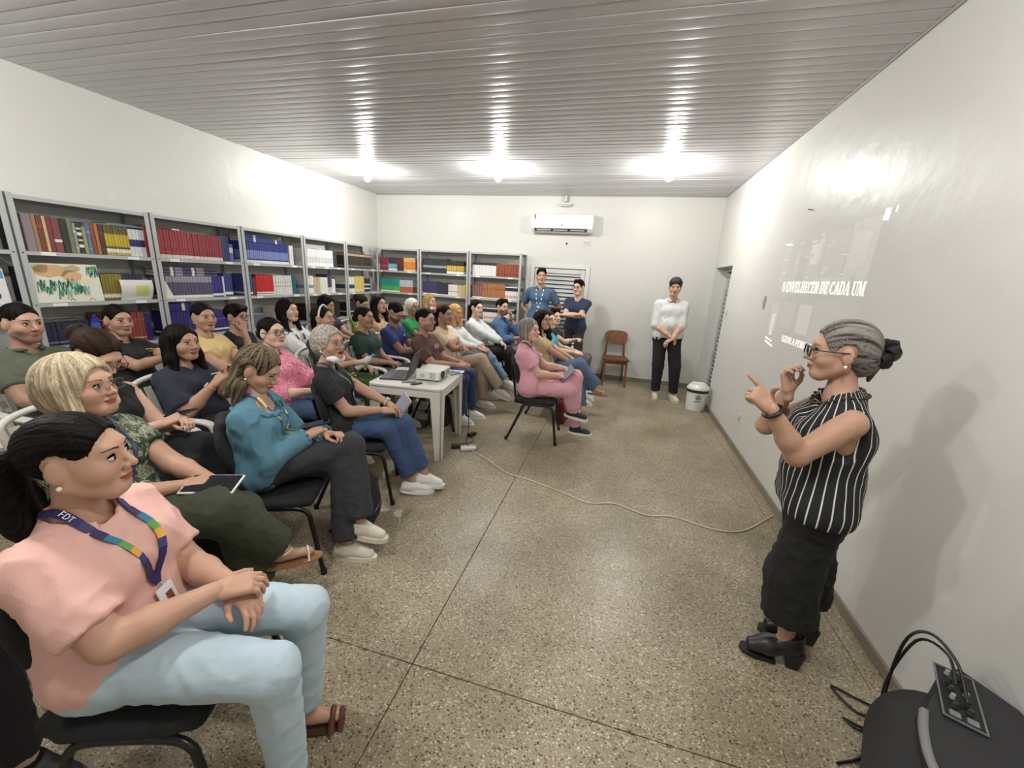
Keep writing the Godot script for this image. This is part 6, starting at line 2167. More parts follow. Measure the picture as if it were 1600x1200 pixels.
# ---------------------------------------------------------------- table and what lies on it
func build_furniture() -> void:
	var wp := mat("white_plastic", col(214, 210, 200), 0.42)
	var at := Vector3(-1.71, 0, -3.24)
	var turn := deg_to_rad(6.0)
	var t := thing("plastic_table", "square white plastic table carrying the projector and laptop", "table", at, turn)
	var H := 0.655
	var h := 0.335
	var q := MB.new()
	var poly := PackedVector2Array()
	for c in [[1, 1], [-1, 1], [-1, -1], [1, -1]]:
		for k in 5:
			var a: float = [0.0, PI / 2, PI, PI * 1.5][[[1, 1], [-1, 1], [-1, -1], [1, -1]].find(c)] + PI / 2 * k / 4.0
			poly.append(Vector2(c[0] * (h - 0.05), c[1] * (h - 0.05)) + Vector2(cos(a), sin(a)) * 0.05)
	q.prism(poly, 0.016, Transform3D(Basis(Vector3(1, 0, 0), Vector3(0, 0, 1), Vector3(0, 1, 0)), Vector3(0, H - 0.008, 0)))
	put("tabletop", q.done(), wp, t)
	for s in [-1.0, 1.0]:
		put("apron", box_mesh(Vector3(0, H - 0.05, s * (h - 0.015)), Vector3(2 * h - 0.12, 0.075, 0.008), 0.002), wp, t)
		put("apron", box_mesh(Vector3(s * (h - 0.015), H - 0.05, 0), Vector3(0.008, 0.075, 2 * h - 0.12), 0.002), wp, t)
		for r in [-1.0, 1.0]:
			q = MB.new()
			var o := 0.055
			var c := h - 0.012
			# an angled leg: two plates that taper to the foot
			for ax in [0, 1]:
				var p := []
				for y in [[0.0, 0.032, c + 0.0], [H - 0.09, 0.056, c], [H - 0.012, 0.085, c]]:
					pass
				var w0 := 0.055
				var w1 := 0.105
				if ax == 0:
					p = [Vector3(s * c, 0, r * c), Vector3(s * (c - w0), 0, r * c), Vector3(s * (c - w0), 0, r * (c - 0.010)), Vector3(s * c, 0, r * (c - 0.010)), Vector3(s * c, H - 0.012, r * c), Vector3(s * (c - w1), H - 0.012, r * c), Vector3(s * (c - w1), H - 0.012, r * (c - 0.010)), Vector3(s * c, H - 0.012, r * (c - 0.010))]
				else:
					p = [Vector3(s * c, 0, r * c), Vector3(s * (c - 0.010), 0, r * c), Vector3(s * (c - 0.010), 0, r * (c - w0)), Vector3(s * c, 0, r * (c - w0)), Vector3(s * c, H - 0.012, r * c), Vector3(s * (c - 0.010), H - 0.012, r * c), Vector3(s * (c - 0.010), H - 0.012, r * (c - w1)), Vector3(s * c, H - 0.012, r * (c - w1))]
				q.hexa(p)
			put("leg", q.done(), wp, t)
	var b := Basis(Vector3.UP, turn)
	# projector, lens towards the right wall
	var pt := at + b * Vector3(0.13, H, -0.02)
	var pj := thing("projector", "small white projector standing on the plastic table", "projector", pt, deg_to_rad(4.0))
	var pw := mat("device_white", col(222, 222, 218), 0.4)
	put("housing", box_mesh(Vector3(0, 0.056, 0), Vector3(0.225, 0.085, 0.29), 0.012), pw, pj)
	q = MB.new()
	q.lathe([Vector2(0.0, 0.0), Vector2(0.030, 0.0), Vector2(0.036, 0.008), Vector2(0.036, 0.018), Vector2(0.0, 0.018)], 20, Vector3(0.108, 0.060, 0.075), Basis(Vector3.BACK, -PI / 2))
	var ln := put("lens_ring", q.done(), cmat(col(30, 30, 32), 0.35), pj)
	q = MB.new()
	q.lathe([Vector2(0.0, 0.024), Vector2(0.012, 0.022), Vector2(0.022, 0.018), Vector2(0.0, 0.017)], 16, Vector3(0.108, 0.060, 0.075), Basis(Vector3.BACK, -PI / 2))
	put("lens", q.done(), cmat(col(60, 70, 96), 0.05), ln)
	for k in 5:
		put("vent_slot", box_mesh(Vector3(0.1130, 0.035 + 0.011 * k, -0.07), Vector3(0.002, 0.005, 0.10)), cmat(col(60, 60, 60), 0.7), pj)
	for k in 6:
		for j in 2:
			put("vent_slot", box_mesh(Vector3(0.035 + 0.026 * j, 0.030 + 0.010 * k, 0.1456), Vector3(0.020, 0.004, 0.0016)), cmat(col(96, 96, 96), 0.7), pj)
	q = MB.new()
	q.lathe([Vector2(0.0, 0.004), Vector2(0.018, 0.003), Vector2(0.02, 0.0), Vector2(0, 0)], 16, Vector3(-0.045, 0.052, 0.145), Basis(Vector3.RIGHT, PI / 2))
	put("emblem", q.done(), cmat(col(188, 188, 186), 0.4), pj)
	for s in [-1.0, 1.0]:
		q = MB.new()
		q.lathe([Vector2(0, 0.016), Vector2(0.011, 0.016), Vector2(0.012, 0.0), Vector2(0, 0)], 10, Vector3(0.08, 0, s * 0.11))
		put("foot", q.done(), cmat(col(40, 40, 40), 0.7), pj)
	q = MB.new()
	q.lathe([Vector2(0, 0.016), Vector2(0.011, 0.016), Vector2(0.012, 0.0), Vector2(0, 0)], 10, Vector3(-0.08, 0, 0))
	put("foot", q.done(), cmat(col(40, 40, 40), 0.7), pj)
	# laptop, opened towards the listeners
	var lt := at + b * Vector3(-0.10, H, 0.0)
	var lp := thing("laptop", "grey open laptop behind the projector, lid towards the wall", "laptop", lt, deg_to_rad(14.0))
	var gm := cmat(col(70, 72, 78), 0.4, 0.3)
	put("base", box_mesh(Vector3(-0.10, 0.009, 0), Vector3(0.235, 0.016, 0.335), 0.003), gm, lp)
	put("keyboard", box_mesh(Vector3(-0.08, 0.0178, 0), Vector3(0.10, 0.0016, 0.29)), cmat(col(34, 34, 38), 0.6), lp)
	var lidb := look(Vector3(0.34, 1, 0), Vector3(-1, 0.34, 0))
	var lid := put("lid", box_mesh(Vector3(0.018, 0.017, 0) + lidb * Vector3(0.118, 0, 0), Vector3(0.235, 0.008, 0.335), 0.003, lidb), cmat(col(66, 68, 72), 0.45, 0.2), lp)
	put("screen", box_mesh(Vector3(0.018, 0.017, 0) + lidb * Vector3(0.118, 0.0045, 0), Vector3(0.20, 0.001, 0.31), 0.0, lidb), cmat(col(30, 32, 40), 0.2), lid)
	# papers, book and spectacles
	var bk := put("book", book_mesh(0.022, 0.21, 0.15, col(196, 198, 206), [[0.3, 0.55, col(64, 72, 150)]]), vmat(0.5))
	bk.transform = Transform3D(Basis(Vector3.UP, 0.3) * Basis(Vector3.BACK, -PI / 2) * Basis(Vector3.UP, 0.0), at + b * Vector3(-0.10, H + 0.0125, -0.285))
	tag(bk, "pale book with a blue band lying behind the projector", "book")
	var bc := put("booklet", box_mesh(Vector3.ZERO, Vector3(0.20, 0.012, 0.15), 0.002), cmat(col(222, 220, 212), 0.6))
	bc.transform = Transform3D(Basis(Vector3.UP, 0.15), at + b * Vector3(0.235, H + 0.0065, -0.28))
	tag(bc, "white booklet with a blue picture at the table corner", "booklet")
	var pic := put("cover_picture", box_mesh(Vector3(0.01, 0.0064, 0.02), Vector3(0.13, 0.0008, 0.09)), cmat(col(92, 108, 176), 0.5), bc)
	pic.name = "cover_picture"
	var gl := thing("spectacles", "folded dark spectacles lying in front of the laptop", "glasses", at + b * Vector3(-0.02, H + 0.004, 0.20), 0.4)
	var fr := MB.new()
	for s in [-1.0, 1.0]:
		var loop := []
		for k in 13:
			var a := TAU * k / 12.0
			loop.append(Vector3(s * 0.033 + cos(a) * 0.026, 0.0, sin(a) * 0.018))
		fr.tube(loop, 0.0018, 6, false)
	fr.tube([Vector3(-0.007, 0, 0), Vector3(0.007, 0, 0)], 0.0018, 6)
	put("frame", fr.done(), cmat(col(26, 24, 24), 0.4), gl)
	for s in [-1.0, 1.0]:
		var te := MB.new()
		te.tube([Vector3(s * 0.06, 0.001, 0), Vector3(s * 0.05, 0.003, 0.03), Vector3(-s * 0.05, 0.004, 0.036)], 0.0018, 6)
		put("temple", te.done(), cmat(col(26, 24, 24), 0.4), gl)
	var rmt := thing("remote_control", "small dark remote beside the spectacles on the plastic table", "remote", at + b * Vector3(0.07, H, 0.24), -0.5)
	put("case", box_mesh(Vector3(0, 0.007, 0), Vector3(0.035, 0.013, 0.10), 0.004), cmat(col(60, 60, 62), 0.5), rmt)
	put("button", box_mesh(Vector3(0, 0.0142, -0.02), Vector3(0.02, 0.0015, 0.03), 0.0005), cmat(col(120, 120, 122), 0.5), rmt)

# ---------------------------------------------------------------- on the walls
func build_wall_things() -> void:
	# air conditioner
	var t := thing("air_conditioner", "white split air conditioner high on the back wall", "air conditioner", Vector3(-1.04, 2.31, ZB))
	var aw := mat("ac_white", col(224, 226, 224), 0.22)
	var q := MB.new()
	var pf := PackedVector2Array([Vector2(0, 0.02), Vector2(0, 0.285), Vector2(-0.17, 0.285), Vector2(-0.19, 0.27), Vector2(-0.200, 0.23), Vector2(-0.203, 0.12), Vector2(-0.195, 0.065), Vector2(-0.15, 0.02), Vector2(-0.08, 0.0)])
	q.prism(pf, 0.93, Transform3D(Basis(Vector3(0, 0, -1), Vector3(0, 1, 0), Vector3(1, 0, 0)), Vector3.ZERO))
	put("casing", q.done(), aw, t)
	for s in [-1.0, 1.0]:
		q = MB.new()
		q.prism(PackedVector2Array([Vector2(0, 0.015), Vector2(0, 0.288), Vector2(-0.165, 0.288), Vector2(-0.185, 0.27), Vector2(-0.195, 0.23), Vector2(-0.197, 0.12), Vector2(-0.19, 0.06), Vector2(-0.145, 0.015)]), 0.024, Transform3D(Basis(Vector3(0, 0, -1), Vector3(0, 1, 0), Vector3(1, 0, 0)), Vector3(s * 0.472, 0, 0)))
		put("end_cap", q.done(), aw, t)
	var slot := look(Vector3(1, 0, 0), Vector3(0, -0.707, 0.707))
	put("outlet", box_mesh(Vector3(-0.02, 0.0430, 0.1730), Vector3(0.84, 0.005, 0.052), 0.0, slot), cmat(col(58, 60, 60), 0.6), t)
	for k in 3:
		put("air_flap", box_mesh(Vector3(-0.29 + 0.27 * k, 0.0400, 0.1765), Vector3(0.225, 0.005, 0.017), 0.002, slot), aw, t)
	put("outlet_lip", box_mesh(Vector3(-0.02, 0.070, 0.199), Vector3(0.86, 0.006, 0.006), 0.002), aw, t)
	put("energy_sticker", box_mesh(Vector3(-0.435, 0.225, 0.2008), Vector3(0.030, 0.085, 0.001)), cmat(col(196, 160, 80), 0.5), t)
	put("energy_print", box_mesh(Vector3(-0.435, 0.23, 0.2016), Vector3(0.018, 0.055, 0.001)), cmat(col(60, 60, 50), 0.5), t)
	put("badge", box_mesh(Vector3(0.0, 0.115, 0.2036), Vector3(0.016, 0.022, 0.001)), cmat(col(70, 72, 76), 0.4), t)
	for k in 3:
		put("print_line", box_mesh(Vector3(0.37, 0.155 - 0.018 * k, 0.2034), Vector3(0.085 - 0.02 * k, 0.004, 0.001)), cmat(col(150, 152, 154), 0.4), t)
	# emergency light above it
	t = thing("emergency_light", "small white emergency light hanging above the air conditioner", "emergency light", Vector3(-1.03, 2.735, ZB))
	put("bracket", box_mesh(Vector3(0, 0.10, 0.045), Vector3(0.05, 0.09, 0.05), 0.006), cmat(col(196, 194, 186), 0.5), t)
	put("case", box_mesh(Vector3(0, 0.01, 0.06), Vector3(0.175, 0.05, 0.055), 0.008), cmat(col(214, 212, 204), 0.4), t)
	put("lens_strip", box_mesh(Vector3(0, 0.006, 0.089), Vector3(0.14, 0.024, 0.004), 0.001), cmat(col(176, 176, 166), 0.2), t)
	# plates and a cable hole
	var plate := mat("plate", col(210, 208, 202), 0.4)
	t = thing("switch_plate", "square white socket plate below the air conditioner", "socket", Vector3(-0.645, 2.185, ZB))
	put("plate", box_mesh(Vector3(0, 0, 0.005), Vector3(0.115, 0.095, 0.01), 0.003), plate, t)
	for k in 3:
		put("rocker", box_mesh(Vector3(-0.033 + 0.033 * k, 0, 0.0115), Vector3(0.024, 0.05, 0.005), 0.001), cmat(col(190, 188, 182), 0.4), t)
	t = thing("cable_hole", "round black cable hole under the air conditioner", "hole", Vector3(-0.965, 2.165, ZB))
	q = MB.new()
	q.lathe([Vector2(0, 0.002), Vector2(0.014, 0.002), Vector2(0.017, 0.0)], 14, Vector3.ZERO, Basis(Vector3.RIGHT, PI / 2))
	put("hole", q.done(), cmat(col(24, 24, 24), 0.9), t)
	var rw := [["wall_box", "narrow grey plate on the right wall left of the projected title", Vector3(XR, 1.50, -4.33), Vector3(0.014, 0.115, 0.045)], ["switch_plate", "small white switch plate by the right door", Vector3(XR, 1.285, -5.66), Vector3(0.010, 0.11, 0.07)], ["socket_plate", "white socket plate low on the right wall", Vector3(XR, 0.325, -4.335), Vector3(0.010, 0.115, 0.07)]]
	for r in rw:
		t = thing(r[0], r[1], "switch" if r[0] != "socket_plate" else "socket", r[2])
		put("plate", box_mesh(Vector3(-r[3].x * 0.5, 0, 0), r[3], 0.003), cmat(col(188, 186, 180), 0.4) if r[0] == "wall_box" else plate, t)
		put("insert", box_mesh(Vector3(-r[3].x - 0.001, 0, 0), Vector3(0.004, r[3].y * 0.4, r[3].z * 0.5), 0.001), cmat(col(172, 170, 164), 0.4), t)
	t = thing("wall_nail", "single nail in the right wall above the slide", "nail", Vector3(XR, 2.21, -3.72))
	q = MB.new()
	q.tube([Vector3(0.0, 0, 0), Vector3(-0.03, 0.004, 0)], 0.004, 8)
	put("shank", q.done(), cmat(col(120, 116, 110), 0.4, 0.6), t)
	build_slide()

func build_slide() -> void:
	# the projector's picture: pale light on the wall, letters brightest
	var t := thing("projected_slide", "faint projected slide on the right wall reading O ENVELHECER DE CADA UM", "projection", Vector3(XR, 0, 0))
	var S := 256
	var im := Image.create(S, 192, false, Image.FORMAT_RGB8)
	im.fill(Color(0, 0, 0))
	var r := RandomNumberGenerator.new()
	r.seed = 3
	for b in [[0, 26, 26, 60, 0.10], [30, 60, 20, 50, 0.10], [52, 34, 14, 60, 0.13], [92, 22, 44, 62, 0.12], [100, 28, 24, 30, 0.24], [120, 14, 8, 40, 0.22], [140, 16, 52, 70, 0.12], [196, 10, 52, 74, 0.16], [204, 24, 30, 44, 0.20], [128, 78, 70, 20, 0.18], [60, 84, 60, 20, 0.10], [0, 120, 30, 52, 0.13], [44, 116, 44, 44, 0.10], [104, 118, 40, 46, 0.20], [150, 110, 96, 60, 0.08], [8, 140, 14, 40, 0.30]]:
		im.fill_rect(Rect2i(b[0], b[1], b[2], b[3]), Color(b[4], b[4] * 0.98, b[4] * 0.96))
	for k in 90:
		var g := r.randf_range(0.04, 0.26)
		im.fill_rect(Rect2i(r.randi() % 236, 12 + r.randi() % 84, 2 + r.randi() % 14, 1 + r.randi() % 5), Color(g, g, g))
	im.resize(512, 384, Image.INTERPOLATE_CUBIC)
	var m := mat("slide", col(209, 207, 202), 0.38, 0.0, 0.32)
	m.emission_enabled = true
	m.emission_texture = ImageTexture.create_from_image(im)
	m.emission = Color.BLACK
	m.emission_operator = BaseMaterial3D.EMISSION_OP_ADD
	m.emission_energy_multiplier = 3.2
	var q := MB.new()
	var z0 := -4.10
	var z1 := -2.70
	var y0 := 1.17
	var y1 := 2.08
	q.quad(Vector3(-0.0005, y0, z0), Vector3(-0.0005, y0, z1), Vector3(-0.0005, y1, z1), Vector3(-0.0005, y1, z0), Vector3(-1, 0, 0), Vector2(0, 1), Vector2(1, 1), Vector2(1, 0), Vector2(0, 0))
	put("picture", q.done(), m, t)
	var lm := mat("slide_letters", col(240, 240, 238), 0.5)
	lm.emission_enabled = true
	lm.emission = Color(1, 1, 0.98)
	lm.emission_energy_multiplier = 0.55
	var f := SystemFont.new()
	f.font_names = PackedStringArray(["Droid Serif"])
	f.font_weight = 700
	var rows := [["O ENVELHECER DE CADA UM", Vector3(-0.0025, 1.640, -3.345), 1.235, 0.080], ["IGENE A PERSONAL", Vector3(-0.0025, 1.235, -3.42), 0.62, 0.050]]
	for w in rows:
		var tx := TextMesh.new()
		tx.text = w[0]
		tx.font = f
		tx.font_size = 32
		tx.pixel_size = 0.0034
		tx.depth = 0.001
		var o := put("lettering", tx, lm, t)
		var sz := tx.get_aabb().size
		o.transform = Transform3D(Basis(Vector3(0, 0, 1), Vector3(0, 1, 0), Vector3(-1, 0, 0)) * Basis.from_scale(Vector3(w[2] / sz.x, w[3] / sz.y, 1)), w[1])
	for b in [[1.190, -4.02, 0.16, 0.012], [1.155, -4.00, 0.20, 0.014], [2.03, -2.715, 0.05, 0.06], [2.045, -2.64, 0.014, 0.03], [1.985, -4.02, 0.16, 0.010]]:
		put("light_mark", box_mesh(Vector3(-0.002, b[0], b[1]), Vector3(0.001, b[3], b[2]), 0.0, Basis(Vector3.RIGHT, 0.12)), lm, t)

# ---------------------------------------------------------------- on the floor, in hands, in the shelves
func cord(called: String, label: String, cat: String, pts: Array, r: float, c: Color) -> void:
	var q := MB.new()
	q.tube(smooth_path(pts, 6), r, 6)
	tag(put(called, q.done(), cmat(c, 0.5)), label, cat)

func bag(label: String, at: Vector3, turn: float, size: Vector3, c: Color, strap := true) -> void:
	var t := thing("backpack", label, "bag", at, turn)
	var b := Blob.new()
	b.egg(Vector3(0, size.y * 0.42, 0), size * Vector3(0.46, 0.46, 0.46), 0.04)
	b.cap(Vector3(0, size.y * 0.16, -size.z * 0.28), Vector3(0, size.y * 0.16, size.z * 0.28), size.x * 0.36, size.x * 0.36, 0.06)
	b.cap(Vector3(0, size.y * 0.72, -size.z * 0.18), Vector3(0, size.y * 0.72, size.z * 0.18), size.x * 0.30, size.x * 0.30, 0.06)
	b.below(Vector3(0, 0.002, 0), Vector3(0, -1, 0))
	var d := b.net(0.013)
	folds(d, 0.008, 6.0, Vector3.ONE, 77)
	put("sack", net_mesh(d), cloth_mat("bag", c, 0.8), t)
	var p := MB.new()
	p.tube(smooth_path([Vector3(size.x * 0.34, size.y * 0.2, -size.z * 0.3), Vector3(size.x * 0.48, size.y * 0.36, 0), Vector3(size.x * 0.34, size.y * 0.2, size.z * 0.3)], 5), 0.004, 6)
	put("zip", p.done(), cmat(col(120, 120, 120), 0.3, 0.7), t)
	if strap:
		for s in [-1.0, 1.0]:
			p = MB.new()
			p.tube(smooth_path([Vector3(-size.x * 0.30, size.y * 0.8, s * 0.06), Vector3(-size.x * 0.60, size.y * 0.55, s * 0.10), Vector3(-size.x * 0.65, 0.05, s * 0.12), Vector3(-size.x * 0.85, 0.012, s * 0.16)], 5), 0.011, 6)
			put("strap", p.done(), cmat(col(24, 24, 25), 0.8), t)
	p = MB.new()
	p.tube(smooth_path([Vector3(0, size.y * 0.86, -0.05), Vector3(0, size.y * 0.98, 0), Vector3(0, size.y * 0.86, 0.05)], 5), 0.008, 6)
	put("handle", p.done(), cmat(col(24, 24, 25), 0.8), t)

func phone(label: String, at: Vector3, dir: Vector3, face: Vector3, size := Vector3(0.145, 0.009, 0.070), c := Color(0.1, 0.1, 0.11), called := "phone") -> void:
	var t := thing(called, label, called, at)
	t.basis = look(dir, face)
	put("case", box_mesh(Vector3.ZERO, size, 0.0035), cmat(c, 0.4), t)
	put("screen", box_mesh(Vector3(0, size.y * 0.5 + 0.0003, 0), Vector3(size.x * 0.93, 0.0008, size.z * 0.9)), cmat(col(26, 28, 34), 0.1), t)

func grip(who: String, arm: String, off: Vector3) -> Vector3:      # a point in somebody's hand, in the room
	var f: Dictionary = folk[who]
	var b: Basis = f["bR"] if arm == "aR" else f["bL"]
	return f.t.transform * (f[arm][1] + b * off)

func build_floor_things() -> void:
	cord("extension_cord", "long white extension cord snaking across the floor", "cord", [Vector3(-1.17, 0.012, -3.24), Vector3(-1.10, 0.005, -3.20), Vector3(-0.995, 0.005, -3.138), Vector3(-0.763, 0.005, -2.957), Vector3(-0.528, 0.005, -2.896), Vector3(-0.252, 0.005, -2.80), Vector3(-0.049, 0.005, -2.721), Vector3(0.136, 0.005, -2.78), Vector3(0.361, 0.005, -2.704), Vector3(0.539, 0.005, -2.752), Vector3(0.742, 0.005, -2.697), Vector3(0.904, 0.005, -2.694), Vector3(1.046, 0.005, -2.782), Vector3(1.27, 0.005, -3.03)], 0.0045, col(214, 206, 184))
	var t := thing("power_strip", "white power strip at the end of the cord by the table", "power strip", Vector3(-1.22, 0, -3.27), deg_to_rad(30.0))
	put("case", box_mesh(Vector3(0, 0.02, 0), Vector3(0.15, 0.038, 0.07), 0.012), mat("plate", col(210, 208, 202), 0.4), t)
	for k in 3:
		put("socket", box_mesh(Vector3(-0.045 + 0.045 * k, 0.0395, 0), Vector3(0.03, 0.002, 0.03), 0.0005), cmat(col(176, 174, 168), 0.5), t)
	for d in [[Vector3(-1.34, 0, -3.27), 0.5, "black plug adapter behind the near table leg"], [Vector3(-1.31, 0, -3.60), 1.2, "black charger block on the floor under the table"]]:
		t = thing("power_adapter", d[2], "adapter", d[0], d[1])
		put("block", box_mesh(Vector3(0, 0.018, 0), Vector3(0.09, 0.034, 0.05), 0.006), cmat(col(26, 26, 27), 0.45), t)
		put("plug", box_mesh(Vector3(0.055, 0.018, 0), Vector3(0.03, 0.016, 0.02), 0.003), cmat(col(40, 40, 41), 0.45), t)
	cord("power_cable", "black cable hanging from the projector to the power strip", "cable", [Vector3(-1.47, 0.665, -3.40), Vector3(-1.36, 0.66, -3.50), Vector3(-1.33, 0.40, -3.52), Vector3(-1.31, 0.14, -3.50), Vector3(-1.30, 0.02, -3.42), Vector3(-1.24, 0.03, -3.30)], 0.004, col(22, 22, 23))
	cord("laptop_cable", "thin black cable looped on the floor beside the power strip", "cable", [Vector3(-1.33, 0.018, -3.58), Vector3(-1.24, 0.008, -3.47), Vector3(-1.30, 0.008, -3.38), Vector3(-1.35, 0.010, -3.33), Vector3(-1.28, 0.02, -3.30), Vector3(-1.22, 0.042, -3.28)], 0.003, col(22, 22, 23))
	# bin
	t = thing("waste_bin", "white swing-top waste bin with a black bag in the corner", "bin", Vector3(1.135, 0, -5.62), deg_to_rad(-90.0))
	var q := MB.new()
	var bw := mat("bin_white", col(222, 222, 218), 0.35)
	var ell := func(k: float) -> Basis: return Basis.from_scale(Vector3(k, 1, 1.0))
	q.lathe([Vector2(0, 0), Vector2(0.105, 0.0), Vector2(0.110, 0.01), Vector2(0.128, 0.285), Vector2(0.0, 0.285)], 28, Vector3.ZERO, Basis.from_scale(Vector3(0.9, 1, 1.05)))
	put("body", q.done(), bw, t)
	q = MB.new()
	q.lathe([Vector2(0.128, 0.255), Vector2(0.1315, 0.255), Vector2(0.1325, 0.298), Vector2(0.126, 0.300)], 28, Vector3.ZERO, Basis.from_scale(Vector3(0.9, 1, 1.05)))
	put("bag_rim", q.done(), cmat(col(28, 28, 29), 0.5), t)
	q = MB.new()
	q.lathe([Vector2(0.134, 0.292), Vector2(0.136, 0.300), Vector2(0.128, 0.325), Vector2(0.095, 0.362), Vector2(0.0, 0.372)], 28, Vector3.ZERO, Basis.from_scale(Vector3(0.9, 1, 1.05)))
	put("lid", q.done(), bw, t)
	put("swing_flap", box_mesh(Vector3(0.0, 0.366, 0), Vector3(0.13, 0.016, 0.15), 0.006), bw, t)
	var sym := Basis(Vector3.UP, 0.0)
	for k in 3:
		var a := TAU * k / 3.0 + PI / 2
		q = MB.new()
		q.lathe([Vector2(0.010, 0.0), Vector2(0.010, 0.002), Vector2(0.016, 0.002), Vector2(0.016, 0.0)], 14, Vector3(0.1115, 0.195 + sin(a) * 0.013, cos(a) * 0.013), Basis(Vector3.BACK, -PI / 2 + 0.06))
		put("hazard_mark", q.done(), cmat(col(40, 40, 42), 0.6), t)
	for k in 4:
		var a := TAU * k / 4.0
		put("mark_border", box_mesh(Vector3(0.1125, 0.195 + sin(a + PI / 4) * 0.030, cos(a + PI / 4) * 0.030), Vector3(0.002, 0.003, 0.062), 0.0, Basis(Vector3.RIGHT, -a - PI / 4 + PI / 2)), cmat(col(60, 60, 62), 0.6), t)
	put("mark_text", box_mesh(Vector3(0.110, 0.140, 0), Vector3(0.002, 0.010, 0.085)), cmat(col(96, 96, 98), 0.6), t)
	pa_speaker()
	# bags
	bag("black backpack standing beside the teal blouse woman's chair", Vector3(-1.80, 0, -1.20), 0.5, Vector3(0.20, 0.36, 0.27), col(26, 26, 28))
	bag("black backpack between the teal blouse and hair net women", Vector3(-1.45, 0, -2.00), 0.3, Vector3(0.20, 0.36, 0.28), col(22, 22, 24))
	bag("black bag on the floor behind the plastic table", Vector3(-1.72, 0, -3.80), 0.2, Vector3(0.20, 0.32, 0.26), col(20, 20, 22))
	bag("dark red bag under the pink scrubs woman's chair", Vector3(-0.52, 0, -4.42), 0.2, Vector3(0.14, 0.30, 0.24), col(96, 28, 30), false)
	t = thing("paper_cup", "white cup on the floor near the blonde woman's sandal", "cup", Vector3(-1.59, 0, -1.45))
	q = MB.new()
	q.lathe([Vector2(0, 0), Vector2(0.024, 0), Vector2(0.033, 0.07), Vector2(0.035, 0.072), Vector2(0.031, 0.07), Vector2(0.022, 0.004), Vector2(0, 0.004)], 18)
	put("cup_wall", q.done(), cmat(col(216, 214, 208), 0.6), t)
	t = thing("red_bottle", "small red bottle on the floor between the rows", "bottle", Vector3(-2.50, 0, -1.84))
	q = MB.new()
	q.lathe([Vector2(0, 0), Vector2(0.03, 0.0), Vector2(0.033, 0.01), Vector2(0.033, 0.11), Vector2(0.013, 0.15), Vector2(0.013, 0.17), Vector2(0, 0.17)], 16)
	put("bottle_body", q.done(), cmat(col(140, 36, 36), 0.2), t)
	q = MB.new()
	q.lathe([Vector2(0, 0.195), Vector2(0.015, 0.195), Vector2(0.016, 0.165), Vector2(0, 0.165)], 14)
	put("bottle_cap", q.done(), cmat(col(220, 216, 210), 0.4), t)
	# what people hold
	phone("dark phone in the hands of the teal blouse woman", grip("teal", "aR", Vector3(0.080, 0.006, -0.040)), folk.teal.t.basis * Vector3(0.8, 0.15, -0.2), Vector3(-0.3, 1, 0.2))
	phone("dark phone held by the woman in the sleeveless top", grip("sleeveless", "aR", Vector3(0.095, -0.01, -0.045)), folk.sleeveless.t.basis * Vector3(0.8, 0.2, 0), Vector3(-0.4, 1, 0.1))
	phone("phone with a pale back held by the black polo woman", grip("blackpolo", "aR", Vector3(0.09, 0.0, -0.05)), folk.blackpolo.t.basis * Vector3(0.5, 0.6, 0.0), Vector3(-0.8, 0.7, 0.2), Vector3(0.14, 0.009, 0.07), col(178, 176, 174))
	phone("white tablet lying on the blonde woman's thigh", grip("blonde", "aR", Vector3(0.10, -0.005, 0.0)) + Vector3(0.03, 0.0, 0.02), Vector3(0.9, -0.05, -0.45), Vector3(-0.05, 1, 0.15), Vector3(0.20, 0.009, 0.13), col(226, 224, 218), "tablet")
	t = thing("notebook", "spiral notebook in the hair net woman's hand", "notebook", grip("net", "aL", Vector3(0.09, 0.035, 0.0)))
	t.basis = look(folk.net.t.basis * Vector3(0.5, 0.75, 0.1), folk.net.t.basis * Vector3(-0.5, 0.5, 0.6))
	put("pages", box_mesh(Vector3.ZERO, Vector3(0.15, 0.012, 0.10), 0.002), cmat(col(214, 212, 214), 0.7), t)
	put("cover", box_mesh(Vector3(0, 0.0075, 0), Vector3(0.152, 0.002, 0.104)), cmat(col(150, 146, 168), 0.6), t)
	q = MB.new()
	for k in 12:
		q.tube([Vector3(-0.066 + 0.012 * k, -0.009, 0.050), Vector3(-0.066 + 0.012 * k, 0.0, 0.058), Vector3(-0.066 + 0.012 * k, 0.011, 0.050)], 0.0016, 5)
	var sp := put("spiral", q.done(), cmat(col(190, 190, 192), 0.3, 0.7), t)
	sp.set_meta("kind", "stuff")
	t = thing("water_bottle", "clear water bottle held by the headband woman", "bottle", grip("headband", "aR", Vector3(0.08, -0.02, -0.01)))
	t.basis = look(Vector3(0.3, 0.2, 0.9), Vector3(0.75, 0.65, 0.1))
	q = MB.new()
	q.lathe([Vector2(0, -0.09), Vector2(0.03, -0.09), Vector2(0.033, -0.08), Vector2(0.033, 0.05), Vector2(0.014, 0.08), Vector2(0.014, 0.095), Vector2(0, 0.095)], 16)
	put("bottle_body", q.done(), cmat(col(196, 206, 204), 0.15), t)
	q = MB.new()
	q.lathe([Vector2(0, 0.118), Vector2(0.017, 0.118), Vector2(0.018, 0.09), Vector2(0, 0.09)], 14)
	put("bottle_cap", q.done(), cmat(col(96, 130, 136), 0.4), t)
	t = thing("handbag_book", "grey folder on the pink scrubs woman's lap", "folder", grip("pscrub", "aR", Vector3(0.08, 0.03, 0.0)))
	t.name = "folder"
	t.basis = look(Vector3(0.6, 0.7, -0.1), Vector3(-0.6, 0.5, 0.5))
	put("cover", box_mesh(Vector3.ZERO, Vector3(0.20, 0.01, 0.13), 0.003), cmat(col(116, 116, 124), 0.5), t)
	# mask under the hair net woman's chin
	var f: Dictionary = folk.net
	var mk := Blob.new()
